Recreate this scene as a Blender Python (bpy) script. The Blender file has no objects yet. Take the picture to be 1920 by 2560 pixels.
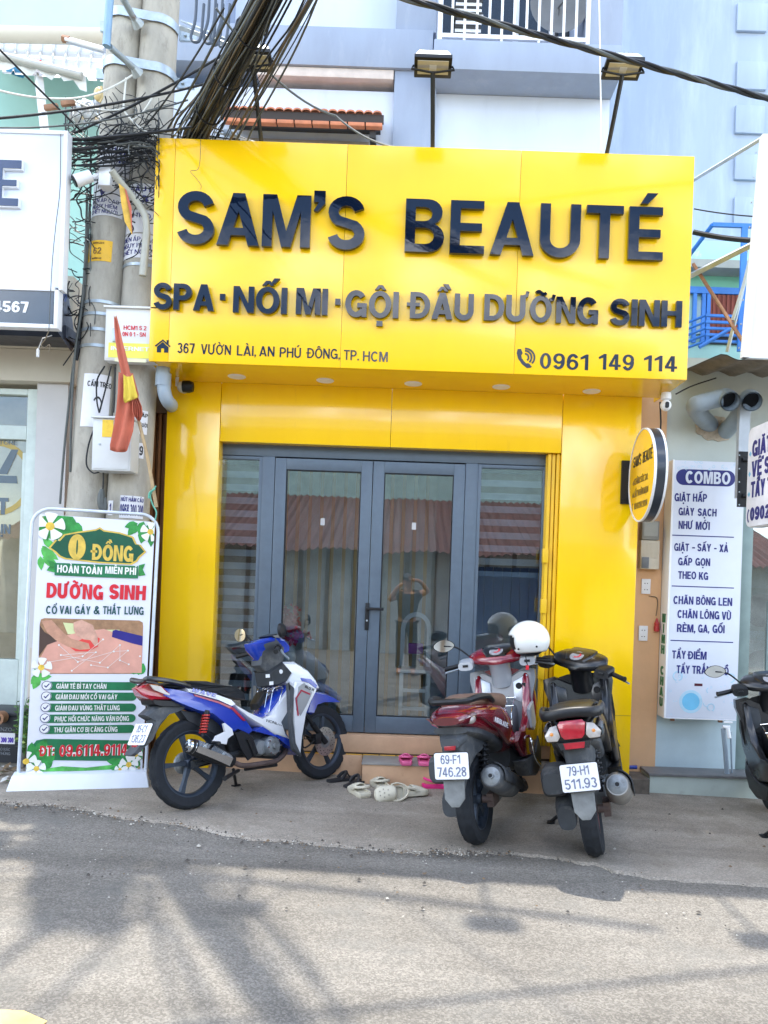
import bpy, bmesh, math, random, unicodedata
from mathutils import Vector, Matrix, geometry
R = math.radians
SC = bpy.context.scene
COL = SC.collection
PI = math.pi

# ------------------------------------------------------------------ camera
# camera stands on the street 6.4 m in front of the shop front (plane y = 0), 1.65 m up, level, rolled two degrees
DIST, EYE, FPX = 6.4, 1.65, 1920.0
VX, VY, ROLL = 1012.0, 1450.0, R(2.0)
cam = bpy.data.cameras.new('street_camera')
cam.sensor_fit = 'AUTO'; cam.sensor_width = 36.0
cam.lens = 36.0 * FPX / 2560.0
cam.shift_x = (960 - VX) / 2560.0
cam.shift_y = (VY - 1280) / 2560.0
cam.clip_start, cam.clip_end = 0.05, 500
camo = bpy.data.objects.new('street_camera', cam); COL.objects.link(camo)
camo.matrix_world = Matrix.Translation((0, -DIST, EYE)) @ Matrix.Rotation(PI / 2, 4, 'X') @ Matrix.Rotation(ROLL, 4, 'Z')
SC.camera = camo

# ------------------------------------------------------------------ sky, sun, exposure
SUNV = Vector((-0.42, 1.58, 5.25)).normalized()      # towards the sun: high, behind the shop, a little left
SUN_EL = math.asin(SUNV.z); SUN_AZ = math.atan2(SUNV.x, SUNV.y)
world = bpy.data.worlds.new('World'); SC.world = world; world.use_nodes = True
nt = world.node_tree; nt.nodes.clear()
def wn(t): return nt.nodes.new(t)
sky = wn('ShaderNodeTexSky'); sky.sky_type = 'NISHITA'; sky.sun_disc = False
sky.sun_elevation = SUN_EL; sky.sun_rotation = SUN_AZ
sky.air_density = 1.0; sky.dust_density = .6; sky.ozone_density = 1.0
tc = wn('ShaderNodeTexCoord'); mp = wn('ShaderNodeMapping'); mp.inputs['Scale'].default_value = (1, 1, 2.2)
nz = wn('ShaderNodeTexNoise'); nz.inputs['Scale'].default_value = 2.1; nz.inputs['Detail'].default_value = 7; nz.inputs['Roughness'].default_value = .58
rp = wn('ShaderNodeValToRGB'); rp.color_ramp.elements[0].position = .48; rp.color_ramp.elements[1].position = .70
mx = wn('ShaderNodeMix'); mx.data_type = 'RGBA'
mx.inputs['B'].default_value = (16, 16.4, 17, 1)
bg = wn('ShaderNodeBackground'); bg.inputs['Strength'].default_value = .15
wo = wn('ShaderNodeOutputWorld')
L = nt.links.new
L(tc.outputs['Generated'], mp.inputs['Vector']); L(mp.outputs[0], nz.inputs['Vector']); L(nz.outputs['Fac'], rp.inputs[0])
L(rp.outputs[0], mx.inputs['Factor']); L(sky.outputs[0], mx.inputs['A']); L(mx.outputs['Result'], bg.inputs[0]); L(bg.outputs[0], wo.inputs[0])
sl = bpy.data.lights.new('sun', 'SUN'); sl.energy = 2.1; sl.angle = R(.9); sl.color = (1, .95, .86)
so = bpy.data.objects.new('sun', sl); COL.objects.link(so)
so.rotation_euler = (-SUNV).to_track_quat('-Z', 'Y').to_euler(); so.location = SUNV * 30
SC.view_settings.view_transform = 'Standard'; SC.view_settings.look = 'None'; SC.view_settings.gamma = 1
SC.view_settings.exposure = 1.88
SC.cycles.max_bounces = 8; SC.cycles.transparent_max_bounces = 24; SC.cycles.glossy_bounces = 4
SC.cycles.use_denoising = True
SC.cycles.sample_clamp_indirect = 6

# ------------------------------------------------------------------ measuring helpers
def ray(px, py):
    du, dv = px - VX, py - VY
    c, s = math.cos(ROLL), math.sin(ROLL)
    return Vector(((du * c + dv * s) / FPX, 1.0, -(-du * s + dv * c) / FPX))
CAM = Vector((0, -DIST, EYE))
def P(px, py, Y):
    """the point of the plane y = Y that the photograph shows at a pixel"""
    return CAM + ray(px, py) * (Y + DIST)
G0, GX = -0.025, -0.0235           # the street falls a little to the right
def GZ(x): return G0 + GX * x
def GP(px, py, dz=0.0):
    d = ray(px, py)
    t = (G0 + dz - EYE) / (d.z - GX * d.x)
    return CAM + d * t
def XZ(px, py, Y):
    p = P(px, py, Y); return (p.x, p.z)

class Frame:
    """a plane in the scene: origin, right vector, up vector; local y runs into the plane"""
    def __init__(s, O, U, V):
        s.O = Vector(O); s.U = Vector(U).normalized(); n = s.U.cross(Vector(V)).normalized()
        s.N = n; s.V = n.cross(s.U).normalized()
        s.M = Matrix(((s.U.x, -n.x, s.V.x, s.O.x), (s.U.y, -n.y, s.V.y, s.O.y), (s.U.z, -n.z, s.V.z, s.O.z), (0, 0, 0, 1)))
    def px(s, x, y, lift=0.0):
        d = ray(x, y); O = s.O + s.N * lift
        t = (O - CAM).dot(s.N) / d.dot(s.N)
        q = CAM + d * t - s.O
        return (q.dot(s.U), q.dot(s.V))
FACADE = lambda Y: Frame((0, Y, 0), (1, 0, 0), (0, 0, 1))

# ------------------------------------------------------------------ mesh builder
class MB:
    def __init__(s): s.v = []; s.f = []; s.m = []
    def add(s, vs, fs, mi=0, M=None):
        n = len(s.v)
        s.v += [(M @ Vector(p)) if M else Vector(p) for p in vs]
        s.f += [tuple(i + n for i in f) for f in fs]; s.m += [mi] * len(fs); return s
    def box(s, x0, x1, y0, y1, z0, z1, mi=0, M=None):
        if x0 > x1: x0, x1 = x1, x0
        if y0 > y1: y0, y1 = y1, y0
        if z0 > z1: z0, z1 = z1, z0
        v = [(x0, y0, z0), (x1, y0, z0), (x1, y1, z0), (x0, y1, z0), (x0, y0, z1), (x1, y0, z1), (x1, y1, z1), (x0, y1, z1)]
        return s.add(v, [(0, 3, 2, 1), (4, 5, 6, 7), (0, 1, 5, 4), (1, 2, 6, 5), (2, 3, 7, 6), (3, 0, 4, 7)], mi, M)
    def prism(s, pts, y0, y1, holes=(), mi=0, M=None, back=True):
        """outline in (x, z), extruded from y0 (front) to y1"""
        loops = [list(pts)] + [list(h) for h in holes]
        flat = [p for l in loops for p in l]; n = len(flat)
        tris = geometry.tessellate_polygon([[Vector((p[0], p[1], 0)) for p in l] for l in loops])
        v = [(p[0], y0, p[1]) for p in flat] + [(p[0], y1, p[1]) for p in flat]
        fs = []
        def area(a, b, c): return (b[0] - a[0]) * (c[1] - a[1]) - (b[1] - a[1]) * (c[0] - a[0])
        for t in tris:
            a, b, c = t
            if area(flat[a], flat[b], flat[c]) < 0: b, c = c, b
            if y0 <= y1: fs.append((a, b, c)); back and fs.append((a + n, c + n, b + n))
            else: fs.append((a, c, b)); back and fs.append((a + n, b + n, c + n))
        k = 0
        for li, l in enumerate(loops):
            A = sum(l[i][0] * l[(i + 1) % len(l)][1] - l[(i + 1) % len(l)][0] * l[i][1] for i in range(len(l)))
            ccw = A > 0
            for i in range(len(l)):
                a, b = k + i, k + (i + 1) % len(l)
                if ccw == (y0 <= y1): q = (b, a, a + n, b + n)
                else: q = (a, b, b + n, a + n)
                if li: q = q[::-1]
                fs.append(q)
            k += len(l)
        return s.add(v, fs, mi, M)
    def tube(s, pts, r, n=8, mi=0, M=None, cap=True, closed=False, flat=None):
        pts = [Vector(p) for p in pts]; N = len(pts)
        rs = list(r) if hasattr(r, '__len__') else [r] * N
        up = None; v = []; fs = []
        for i, p in enumerate(pts):
            if closed: t = pts[(i + 1) % N] - pts[i - 1]
            else: t = pts[min(i + 1, N - 1)] - pts[max(i - 1, 0)]
            t = t.normalized() if t.length > 1e-9 else Vector((0, 0, 1))
            if up is None:
                a = Vector((0, 0, 1)) if abs(t.z) < .9 else Vector((1, 0, 0))
                up = (a - t * a.dot(t)).normalized()
            else:
                up = up - t * up.dot(t)
                up = up.normalized() if up.length > 1e-6 else t.orthogonal().normalized()
            sd = t.cross(up)
            for k in range(n):
                an = 2 * PI * k / n
                v.append(p + (up * math.sin(an) * (flat or 1) + sd * math.cos(an)) * rs[i])
        for i in range(N if closed else N - 1):
            j = (i + 1) % N
            for k in range(n):
                k2 = (k + 1) % n
                fs.append((i * n + k, j * n + k, j * n + k2, i * n + k2)[::-1])
        if cap and not closed:
            fs.append(tuple(range(n))); fs.append(tuple((N - 1) * n + k for k in range(n))[::-1])
        return s.add(v, fs, mi, M)
    def lathe(s, prof, n=32, axis='y', c=(0, 0, 0), mi=0, M=None, closed=False, arc=None):
        """profile of (radius, along) turned about an axis"""
        v = []; fs = []; m = len(prof); full = arc is None
        a0, a1 = arc or (0, 2 * PI); cnt = n if full else n + 1
        for k in range(cnt):
            an = a0 + (a1 - a0) * k / n; co, si = math.cos(an), math.sin(an)
            for (r, h) in prof:
                if axis == 'y': q = (r * co, h, r * si)
                elif axis == 'z': q = (r * co, r * si, h)
                else: q = (h, r * co, r * si)
                v.append((q[0] + c[0], q[1] + c[1], q[2] + c[2]))
        for k in range(n):
            k2 = (k + 1) % cnt
            for i in range(m if closed else m - 1):
                j = (i + 1) % m
                q = (k * m + i, k2 * m + i, k2 * m + j, k * m + j)
                fs.append(q if axis != 'y' else q[::-1])
        return s.add(v, fs, mi, M)
    def loft(s, secs, n=16, mi=0, M=None, cap=True):
        """sections along x: (x, zc, half width, half height, exponent, yc)"""
        v = []; fs = []
        for sec in secs:
            x, zc, hw, hh = sec[:4]; e = sec[4] if len(sec) > 4 else 2.6; yc = sec[5] if len(sec) > 5 else 0; sk = sec[6] if len(sec) > 6 else 0
            for k in range(n):
                a = 2 * PI * (k + .5) / n; c, si = math.cos(a), math.sin(a)
                yy = hw * math.copysign(abs(c) ** (2 / e), c); zz = hh * math.copysign(abs(si) ** (2 / e), si)
                v.append((x + sk * zz, yc + yy, zc + zz))
        N = len(secs)
        for i in range(N - 1):
            for k in range(n):
                k2 = (k + 1) % n
                fs.append((i * n + k, i * n + k2, (i + 1) * n + k2, (i + 1) * n + k)[::-1])
        if cap: fs.append(tuple(range(n))[::1]); fs.append(tuple((N - 1) * n + k for k in range(n))[::-1])
        return s.add(v, fs, mi, M)
    def slab(s, pts, w, y=0.0, edge=.012, bulge=0.0, mi=0, M=None):
        """side-view outline (x, z) made into a panel of half width w (number or one per point) round y, its rim rounded in"""
        n = len(pts); ws = list(w) if hasattr(w, '__len__') else [w] * n
        cx = sum(p[0] for p in pts) / n; cz = sum(p[1] for p in pts) / n
        def inset(p, d):
            L_ = math.hypot(p[0] - cx, p[1] - cz) or 1
            return (p[0] + (cx - p[0]) * d / L_, p[1] + (cz - p[1]) * d / L_)
        rings = []
        for sgn in (-1, 1):
            ring = [[inset(p, edge)[0], y + sgn * ws[i], inset(p, edge)[1]] for i, p in enumerate(pts)]
            rim = [[p[0], y + sgn * max(ws[i] - edge, ws[i] * .3), p[1]] for i, p in enumerate(pts)]
            if sgn < 0: rings += [ring, rim]
            else: rings += [rim, ring]
        v = [q for r_ in rings for q in r_]; fs = []
        A = sum(pts[i][0] * pts[(i + 1) % n][1] - pts[(i + 1) % n][0] * pts[i][1] for i in range(n))
        for j in range(3):
            for i in range(n):
                k = (i + 1) % n
                q = (j * n + i, j * n + k, (j + 1) * n + k, (j + 1) * n + i)
                fs.append(q if A < 0 else q)
        tr = geometry.tessellate_polygon([[Vector((p[0], p[1], 0)) for p in pts]])
        for t in tr:
            fs.append(tuple(t)); fs.append(tuple(3 * n + i for i in t)[::-1])
        return s.add(v, fs, mi, M)
    def ball(s, c, rx, ry=None, rz=None, n=16, m=10, mi=0, M=None):
        ry = ry or rx; rz = rz or rx; v = []; fs = []
        for j in range(m + 1):
            th = PI * j / m
            for k in range(n):
                ph = 2 * PI * k / n
                v.append((c[0] + rx * math.sin(th) * math.cos(ph), c[1] + ry * math.sin(th) * math.sin(ph), c[2] + rz * math.cos(th)))
        for j in range(m):
            for k in range(n):
                k2 = (k + 1) % n
                fs.append((j * n + k, (j + 1) * n + k, (j + 1) * n + k2, j * n + k2))
        return s.add(v, fs, mi, M)
    def xf(s, M):
        s.v = [M @ p for p in s.v]; return s

MW = {}
def finish(name, b, mats, smooth=40, bevel=0, sub=0, recalc=True):
    me = bpy.data.meshes.new(name)
    me.from_pydata([tuple(p) for p in b.v], [], b.f); me.validate(verbose=False)
    for m in (mats if isinstance(mats, (list, tuple)) else [mats]): me.materials.append(m)
    if len(me.polygons) == len(b.m):
        me.polygons.foreach_set('material_index', b.m)
    bm = bmesh.new(); bm.from_mesh(me)
    bmesh.ops.remove_doubles(bm, verts=bm.verts, dist=1e-5)
    if recalc: bmesh.ops.recalc_face_normals(bm, faces=bm.faces)
    if bevel:
        ed = [e for e in bm.edges if len(e.link_faces) == 2 and e.calc_face_angle(0) > .5]
        bmesh.ops.bevel(bm, geom=ed, offset=bevel, segments=2, profile=.6, affect='EDGES', clamp_overlap=True)
    if sub:
        bmesh.ops.subdivide_edges(bm, edges=bm.edges, cuts=sub, use_grid_fill=True, smooth=0)
    bm.to_mesh(me); bm.free()
    if smooth:
        me.polygons.foreach_set('use_smooth', [True] * len(me.polygons))
        try: me.set_sharp_from_angle(angle=R(smooth))
        except Exception: pass
    me.update()
    o = bpy.data.objects.new(name, me); COL.objects.link(o)
    return o
def tag(o, label=None, cat=None, group=None, kind=None):
    if label: o['label'] = label
    if cat: o['category'] = cat
    if group: o['group'] = group
    if kind: o['kind'] = kind
    return o
def thing(name, label, cat, loc=(0, 0, 0), M=None, group=None):
    o = bpy.data.objects.new(name, None); COL.objects.link(o); o.empty_display_size = .1
    M = M or Matrix.Translation(Vector(loc))
    o.matrix_world = M; MW[o.name] = M.copy()
    return tag(o, label, cat, group)
def part(name, b, mats, parent, local=False, **k):
    """a mesh under its thing (or part); shapes in world metres unless local"""
    M = MW[parent.name]
    if not local: b.xf(M.inverted())
    o = finish(name, b, mats, **k); o.parent = parent; MW[o.name] = M
    return o
def solo(name, b, mats, label, cat, group=None, kind=None, **k):
    """a thing that is one mesh, origin at its base"""
    if kind != 'structure':
        xs = [p.x for p in b.v]; ys = [p.y for p in b.v]; zs = [p.z for p in b.v]
        c = Vector(((min(xs) + max(xs)) / 2, (min(ys) + max(ys)) / 2, min(zs)))
        b.xf(Matrix.Translation(-c))
    else: c = Vector((0, 0, 0))
    o = finish(name, b, mats, **k); o.location = c; MW[o.name] = Matrix.Translation(c)
    return tag(o, label, cat, group, kind)
def arc(cx, cy, rx, ry, a0, a1, n=10):
    return [(cx + rx * math.cos(R(a0 + (a1 - a0) * i / n)), cy + ry * math.sin(R(a0 + (a1 - a0) * i / n))) for i in range(n + 1)]
def rrect(x0, x1, z0, z1, r, n=5):
    return arc(x1 - r, z0 + r, r, r, -90, 0, n) + arc(x1 - r, z1 - r, r, r, 0, 90, n) + arc(x0 + r, z1 - r, r, r, 90, 180, n) + arc(x0 + r, z0 + r, r, r, 180, 270, n)
def smoothpath(pts, k=6):
    """Catmull-Rom through points"""
    pts = [Vector(p) for p in pts]
    if len(pts) < 3: return pts
    q = [pts[0] * 2 - pts[1]] + pts + [pts[-1] * 2 - pts[-2]]; out = []
    for i in range(1, len(q) - 2):
        for j in range(k):
            t = j / k
            out.append(.5 * ((2 * q[i]) + (q[i + 1] - q[i - 1]) * t + (2 * q[i - 1] - 5 * q[i] + 4 * q[i + 1] - q[i + 2]) * t * t + (3 * q[i] - q[i - 1] - 3 * q[i + 1] + q[i + 2]) * t ** 3))
    out.append(pts[-1]); return out

# ------------------------------------------------------------------ materials
MATS = {}
def M_(name, col, rough=.5, metal=0.0, var=.12, scale=6.0, bump=0.0, bscale=40.0, coat=0.0, spec=.5, spots=None, alpha=None, crough=.05, aniso=None, coords='Object'):
    m = bpy.data.materials.new(name); m.use_nodes = True; t = m.node_tree; N = t.nodes; K = t.links.new
    b = N['Principled BSDF']
    b.inputs['Roughness'].default_value = rough; b.inputs['Metallic'].default_value = metal
    b.inputs['Coat Weight'].default_value = coat; b.inputs['Coat Roughness'].default_value = crough
    b.inputs['Specular IOR Level'].default_value = spec
    tcn = N.new('ShaderNodeTexCoord'); src = tcn.outputs[coords]
    if aniso:
        mpn = N.new('ShaderNodeMapping'); mpn.inputs['Scale'].default_value = aniso; K(src, mpn.inputs['Vector']); src = mpn.outputs[0]
    n1 = N.new('ShaderNodeTexNoise'); n1.inputs['Scale'].default_value = scale; n1.inputs['Detail'].default_value = 6; n1.inputs['Roughness'].default_value = .62
    K(src, n1.inputs['Vector'])
    cr = N.new('ShaderNodeValToRGB'); cr.color_ramp.elements[0].position = .3; cr.color_ramp.elements[1].position = .7
    c0 = tuple(max(0, c * (1 - var)) for c in col[:3]); c1 = tuple(min(1, c * (1 + var)) for c in col[:3])
    cr.color_ramp.elements[0].color = (*c0, 1); cr.color_ramp.elements[1].color = (*c1, 1)
    K(n1.outputs['Fac'], cr.inputs[0]); out = cr.outputs[0]
    if spots:
        sc_, lo, hi, sc_col = spots[:4]
        n2 = N.new('ShaderNodeTexNoise'); n2.inputs['Scale'].default_value = sc_; n2.inputs['Detail'].default_value = 8; n2.inputs['Roughness'].default_value = .7
        K(src, n2.inputs['Vector'])
        r2 = N.new('ShaderNodeValToRGB'); r2.color_ramp.elements[0].position = lo; r2.color_ramp.elements[1].position = hi
        K(n2.outputs['Fac'], r2.inputs[0])
        mixn = N.new('ShaderNodeMix'); mixn.data_type = 'RGBA'; mixn.inputs['B'].default_value = (*sc_col, 1)
        K(r2.outputs[0], mixn.inputs['Factor']); K(out, mixn.inputs['A']); out = mixn.outputs['Result']
    K(out, b.inputs['Base Color'])
    if bump:
        n3 = N.new('ShaderNodeTexNoise'); n3.inputs['Scale'].default_value = bscale; n3.inputs['Detail'].default_value = 5
        K(src, n3.inputs['Vector'])
        bp = N.new('ShaderNodeBump'); bp.inputs['Strength'].default_value = min(1, bump); bp.inputs['Distance'].default_value = .01
        K(n3.outputs['Fac'], bp.inputs['Height']); K(bp.outputs[0], b.inputs['Normal'])
        if coat: K(bp.outputs[0], b.inputs['Coat Normal'])
    rr = N.new('ShaderNodeMapRange'); rr.inputs['To Min'].default_value = max(.01, rough * .85); rr.inputs['To Max'].default_value = min(1, rough * 1.2)
    K(n1.outputs['Fac'], rr.inputs['Value']); K(rr.outputs[0], b.inputs['Roughness'])
    MATS[name] = m; return m
def glass_mat(name, tint=(.9, .95, .95), refl=.16, rough=.0):
    m = bpy.data.materials.new(name); m.use_nodes = True; t = m.node_tree; N = t.nodes; K = t.links.new; N.clear()
    tr = N.new('ShaderNodeBsdfTransparent'); tr.inputs[0].default_value = (*tint, 1)
    gl = N.new('ShaderNodeBsdfGlossy'); gl.inputs['Roughness'].default_value = rough; gl.inputs[0].default_value = (.95, .97, 1, 1)
    lw = N.new('ShaderNodeFresnel'); lw.inputs['IOR'].default_value = 1.5
    mr = N.new('ShaderNodeMapRange'); mr.inputs['From Min'].default_value = .04; mr.inputs['From Max'].default_value = 1; mr.inputs['To Min'].default_value = refl; mr.inputs['To Max'].default_value = 1
    nb = N.new('ShaderNodeTexNoise'); nb.inputs['Scale'].default_value = 1.3; tcn = N.new('ShaderNodeTexCoord'); K(tcn.outputs['Object'], nb.inputs['Vector'])
    bp = N.new('ShaderNodeBump'); bp.inputs['Strength'].default_value = .05; bp.inputs['Distance'].default_value = .02; K(nb.outputs['Fac'], bp.inputs['Height']); K(bp.outputs[0], gl.inputs['Normal'])
    mxs = N.new('ShaderNodeMixShader'); o = N.new('ShaderNodeOutputMaterial')
    K(lw.outputs[0], mr.inputs['Value']); K(mr.outputs[0], mxs.inputs[0]); K(tr.outputs[0], mxs.inputs[1]); K(gl.outputs[0], mxs.inputs[2]); K(mxs.outputs[0], o.inputs[0])
    return m
# ------------------------------------------------------------------ lettering: a grotesque alphabet drawn stroke by stroke (cap height 1)
def stroke(pts, w):
    n = len(pts); l = []; r = []
    for i in range(n):
        a = Vector(pts[max(i - 1, 0)]); b = Vector(pts[i]); c = Vector(pts[min(i + 1, n - 1)])
        d1 = (b - a); d2 = (c - b)
        if d1.length < 1e-9: d1 = d2
        if d2.length < 1e-9: d2 = d1
        d1.normalize(); d2.normalize()
        nn = Vector((-d1.y - d2.y, d1.x + d2.x))
        if nn.length < 1e-6: nn = Vector((-d1.y, d1.x))
        nn.normalize(); k = max(.5, nn.dot(Vector((-d1.y, d1.x))))
        l.append(b + nn * (w / 2 / k)); r.append(b - nn * (w / 2 / k))
    return [tuple(p) for p in l] + [tuple(p) for p in reversed(r)]
def rect(x0, x1, y0, y1): return [(x0, y0), (x1, y0), (x1, y1), (x0, y1)]
def glyph(ch, w):
    """-> (list of (outline, holes), width)"""
    h = w / 2; t = w * .86
    if ch == 'A':
        W = .76; a = w * 1.15; s = W / 2 - a / 2; w1 = w * 1.08; y0 = .19; y1 = y0 + t * .9
        o = [(0, 0), (w1, 0), (w1 + y0 * s, y0), (W - w1 - y0 * s, y0), (W - w1, 0), (W, 0), (W / 2 + a / 2, 1), (W / 2 - a / 2, 1)]
        ym = (W / 2 - w1) / s
        return [(o, [[(w1 + y1 * s, y1), (W - w1 - y1 * s, y1), (W / 2, ym)]] if ym > y1 + .05 else [])], W
    if ch == 'B':
        W = .68; o = [(0, 0)] + arc(W - .27, .275, .27, .275, -90, 75, 9) + arc(W - .29, .755, .25, .245, -60, 90, 9) + [(0, 1)]
        ya, yb = t, .52 - t * .42; r1 = (yb - ya) / 2; yc, yd = .52 + t * .42, 1 - t; r2 = (yd - yc) / 2
        return [(o, [[(w, ya)] + arc(W - w - r1, ya + r1, r1, r1, -90, 90, 6) + [(w, yb)], [(w, yc)] + arc(W - .04 - w - r2, yc + r2, r2, r2, -90, 90, 6) + [(w, yd)]])], W
    if ch == 'C':
        W = .74; return [(stroke(arc(W / 2 + .01, .5, W / 2 - h, .515 - h, 42, 318, 26), w), [])], W
    if ch == 'G':
        W = .77; return [(stroke(arc(W / 2, .5, W / 2 - h, .515 - h, 40, 328, 26), w), []), (rect(.42, W - .01, .53 - t, .53), []), (rect(W - .01 - w * .85, W - .012, 0.0, .525 - t), [])], W
    if ch in 'DĐ':
        W = .73; x = W - .44
        o = [(0, 0)] + arc(x, .5, .44, .5, -90, 90, 16) + [(0, 1)]
        hh = [(w, t)] + arc(x, .5, .44 - w, .5 - t, -90, 90, 14) + [(w, 1 - t)]
        g = [(o, [hh])]
        if ch == 'Đ': g.append((rect(-.12, .36, .46, .46 + t * .75), []))
        return g, W
    if ch == 'E': W = .6; m = .5 - t / 2; return [([(0, 0), (W, 0), (W, t), (w, t), (w, m), (W - .05, m), (W - .05, m + t), (w, m + t), (w, 1 - t), (W - .02, 1 - t), (W - .02, 1), (0, 1)], [])], W
    if ch == 'F': W = .57; m = .46 - t / 2; return [([(0, 0), (w, 0), (w, m), (W - .06, m), (W - .06, m + t), (w, m + t), (w, 1 - t), (W, 1 - t), (W, 1), (0, 1)], [])], W
    if ch == 'H': W = .7; m = .52 - t / 2; return [([(0, 0), (w, 0), (w, m), (W - w, m), (W - w, 0), (W, 0), (W, 1), (W - w, 1), (W - w, m + t), (w, m + t), (w, 1), (0, 1)], [])], W
    if ch == 'I': return [(rect(0, w, 0, 1), [])], w
    if ch == 'K': W = .74; k = .70 / (W - w); return [(rect(0, w, 0, 1), []), ([(w, .28), (W - .02, 1), (W - .02 - 1.3 * w, 1), (w, .28 + 1.2 * w)], []), ([(W - 1.25 * w, 0), (W + .02, 0), (.38 * W + .75 * w, .66), (.38 * W - .1 * w, .52)], [])], W
    if ch == 'L': W = .56; return [([(0, 0), (W, 0), (W, t), (w, t), (w, 1), (0, 1)], [])], W
    if ch == 'M': W = .86; c = .95 * w; return [([(0, 0), (c, 0), (c, .7), (W / 2 - .45 * w, 0), (W / 2 + .45 * w, 0), (W - c, .7), (W - c, 0), (W, 0), (W, 1), (W - 1.35 * w, 1), (W / 2, .3), (1.35 * w, 1), (0, 1)], [])], W
    if ch == 'N': W = .7; c = .95 * w; return [([(0, 0), (c, 0), (c, .66), (W - 1.05 * w, 0), (W, 0), (W, 1), (W - c, 1), (W - c, .34), (1.05 * w, 1), (0, 1)], [])], W
    if ch in 'OQ': W = .79; return [(arc(W / 2, .5, W / 2, .515, 0, 360, 32)[:-1], [arc(W / 2, .5, W / 2 - w, .515 - w * .9, 0, 360, 28)[:-1]])], W
    if ch == '0': W = .56; return [(arc(W / 2, .5, W / 2, .51, 0, 360, 28)[:-1], [arc(W / 2, .5, W / 2 - w, .51 - t, 0, 360, 24)[:-1]])], W
    if ch in 'PR':
        W = .66; y = .37; o = [(0, 0), (w, 0), (w, y)] + arc(W - .315, (1 + y) / 2, .315, (1 - y) / 2, -90, 90, 12) + [(0, 1)]
        r_ = (1 - t - y - t) / 2; hh = [(w, y + t)] + arc(W - w - r_, (1 + y) / 2, r_, r_, -90, 90, 8) + [(w, 1 - t)]
        g = [(o, [hh])]
        if ch == 'R': g.append(([(.30, .40), (.30 + 1.15 * w, .40), (W + .04, 0), (W + .04 - 1.2 * w, 0)], [])); W += .03
        return g, W
    if ch == 'S':
        W = .67; rx = W / 2 - h; ry = (1.03 - w) / 4
        return [(stroke(arc(W / 2, 1.015 - h - ry, rx * .96, ry, 12, 232, 14) + arc(W / 2, h + ry - .015, rx, ry, 52, -168, 14), w * .98), [])], W
    if ch == 'T': W = .64; return [([(W / 2 - h, 0), (W / 2 + h, 0), (W / 2 + h, 1 - t), (W, 1 - t), (W, 1), (0, 1), (0, 1 - t), (W / 2 - h, 1 - t)], [])], W
    if ch == 'U': W = .7; return [(stroke([(h, 1)] + arc(W / 2, .33, W / 2 - h, .345 - h, 180, 360, 16) + [(W - h, 1)], w), [])], W
    if ch == 'V': W = .72; return [([(0, 1), (W / 2 - .55 * w, 0), (W / 2 + .55 * w, 0), (W, 1), (W - 1.08 * w, 1), (W / 2, .3), (1.08 * w, 1)], [])], W
    if ch == 'W': W = 1.0; q = W / 4; return [([(0, 1), (q - .5 * w, 0), (q + .5 * w, 0), (2 * q, .64), (3 * q - .5 * w, 0), (3 * q + .5 * w, 0), (W, 1), (W - w, 1), (3 * q, .33), (2 * q + .45 * w, 1), (2 * q - .45 * w, 1), (q, .33), (w, 1)], [])], W
    if ch == 'X': W = .74; return [([(0, 0), (1.2 * w, 0), (W - .02, 1), (W - .02 - 1.2 * w, 1)], []), ([(W - 1.2 * w, 0), (W, 0), (.02 + 1.2 * w, 1), (.02, 1)], [])], W
    if ch == 'Y': W = .7; return [([(W / 2 - h, 0), (W / 2 + h, 0), (W / 2 + h, .4), (W, 1), (W - 1.15 * w, 1), (W / 2, .58), (1.15 * w, 1), (0, 1), (W / 2 - h, .4)], [])], W
    if ch == 'Z': W = .62; return [([(0, 0), (W, 0), (W, t), (1.35 * w, t), (W, 1 - t), (W, 1), (0.02, 1), (.02, 1 - t), (W - 1.35 * w, 1 - t), (0, t)], [])], W
    if ch == '1': W = .36 + w * .2; return [([(W - w, 0), (W, 0), (W, 1), (W - .75 * w, 1), (0, .8), (0, .66), (W - w, .76)], [])], W + .04
    if ch == '2': W = .58; return [(stroke(arc(W / 2, .71, W / 2 - h, .3 - h, 170, -38, 14) + [(w * .75, .04 + t)], w), []), (rect(0, W, 0, t), [])], W
    if ch == '3': W = .58; return [(stroke(arc(W / 2 - .01, .74, W / 2 - h - .02, .27 - h, 155, -80, 12), w), []), (stroke(arc(W / 2, .28, W / 2 - h, .29 - h, 80, -160, 13), w), [])], W
    if ch == '4':
        W = .6; x = W - .13; y = .2
        return [([(x - w, 0), (x, 0), (x, y), (W, y), (W, y + t), (x, y + t), (x, 1), (x - 1.1 * w, 1), (0, y + t), (0, y), (x - w, y)], [[(x - w, y + t), (x - w, .74), (.17, y + t)]])], W
    if ch == '5': W = .58; return [(stroke([(W - .04, 1 - t / 2), (.12, 1 - t / 2), (.075, .48)], t), []), (stroke(arc(W / 2 - .01, .32, W / 2 - h, .33 - h, 140, -160, 16), w), [])], W
    if ch in '69':
        W = .58
        g = [(arc(W / 2, .32, W / 2, .335, 0, 360, 22)[:-1], [arc(W / 2, .32, W / 2 - w * .95, .335 - t, 0, 360, 18)[:-1]]), (stroke(arc(W / 2 + .02, .5, W / 2 + .02 - h, .51 - h, 38, 190, 14), w), [])]
        if ch == '9': g = [([(W - x, 1 - y) for x, y in o], [[(W - x, 1 - y) for x, y in q] for q in hs]) for o, hs in g]
        return g, W
    if ch == '7': W = .56; return [([(0, 1), (W, 1), (W, .86), (.18 + w, 0), (.16, 0), (W - 1.15 * w, 1 - t), (0, 1 - t)], [])], W
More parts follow.
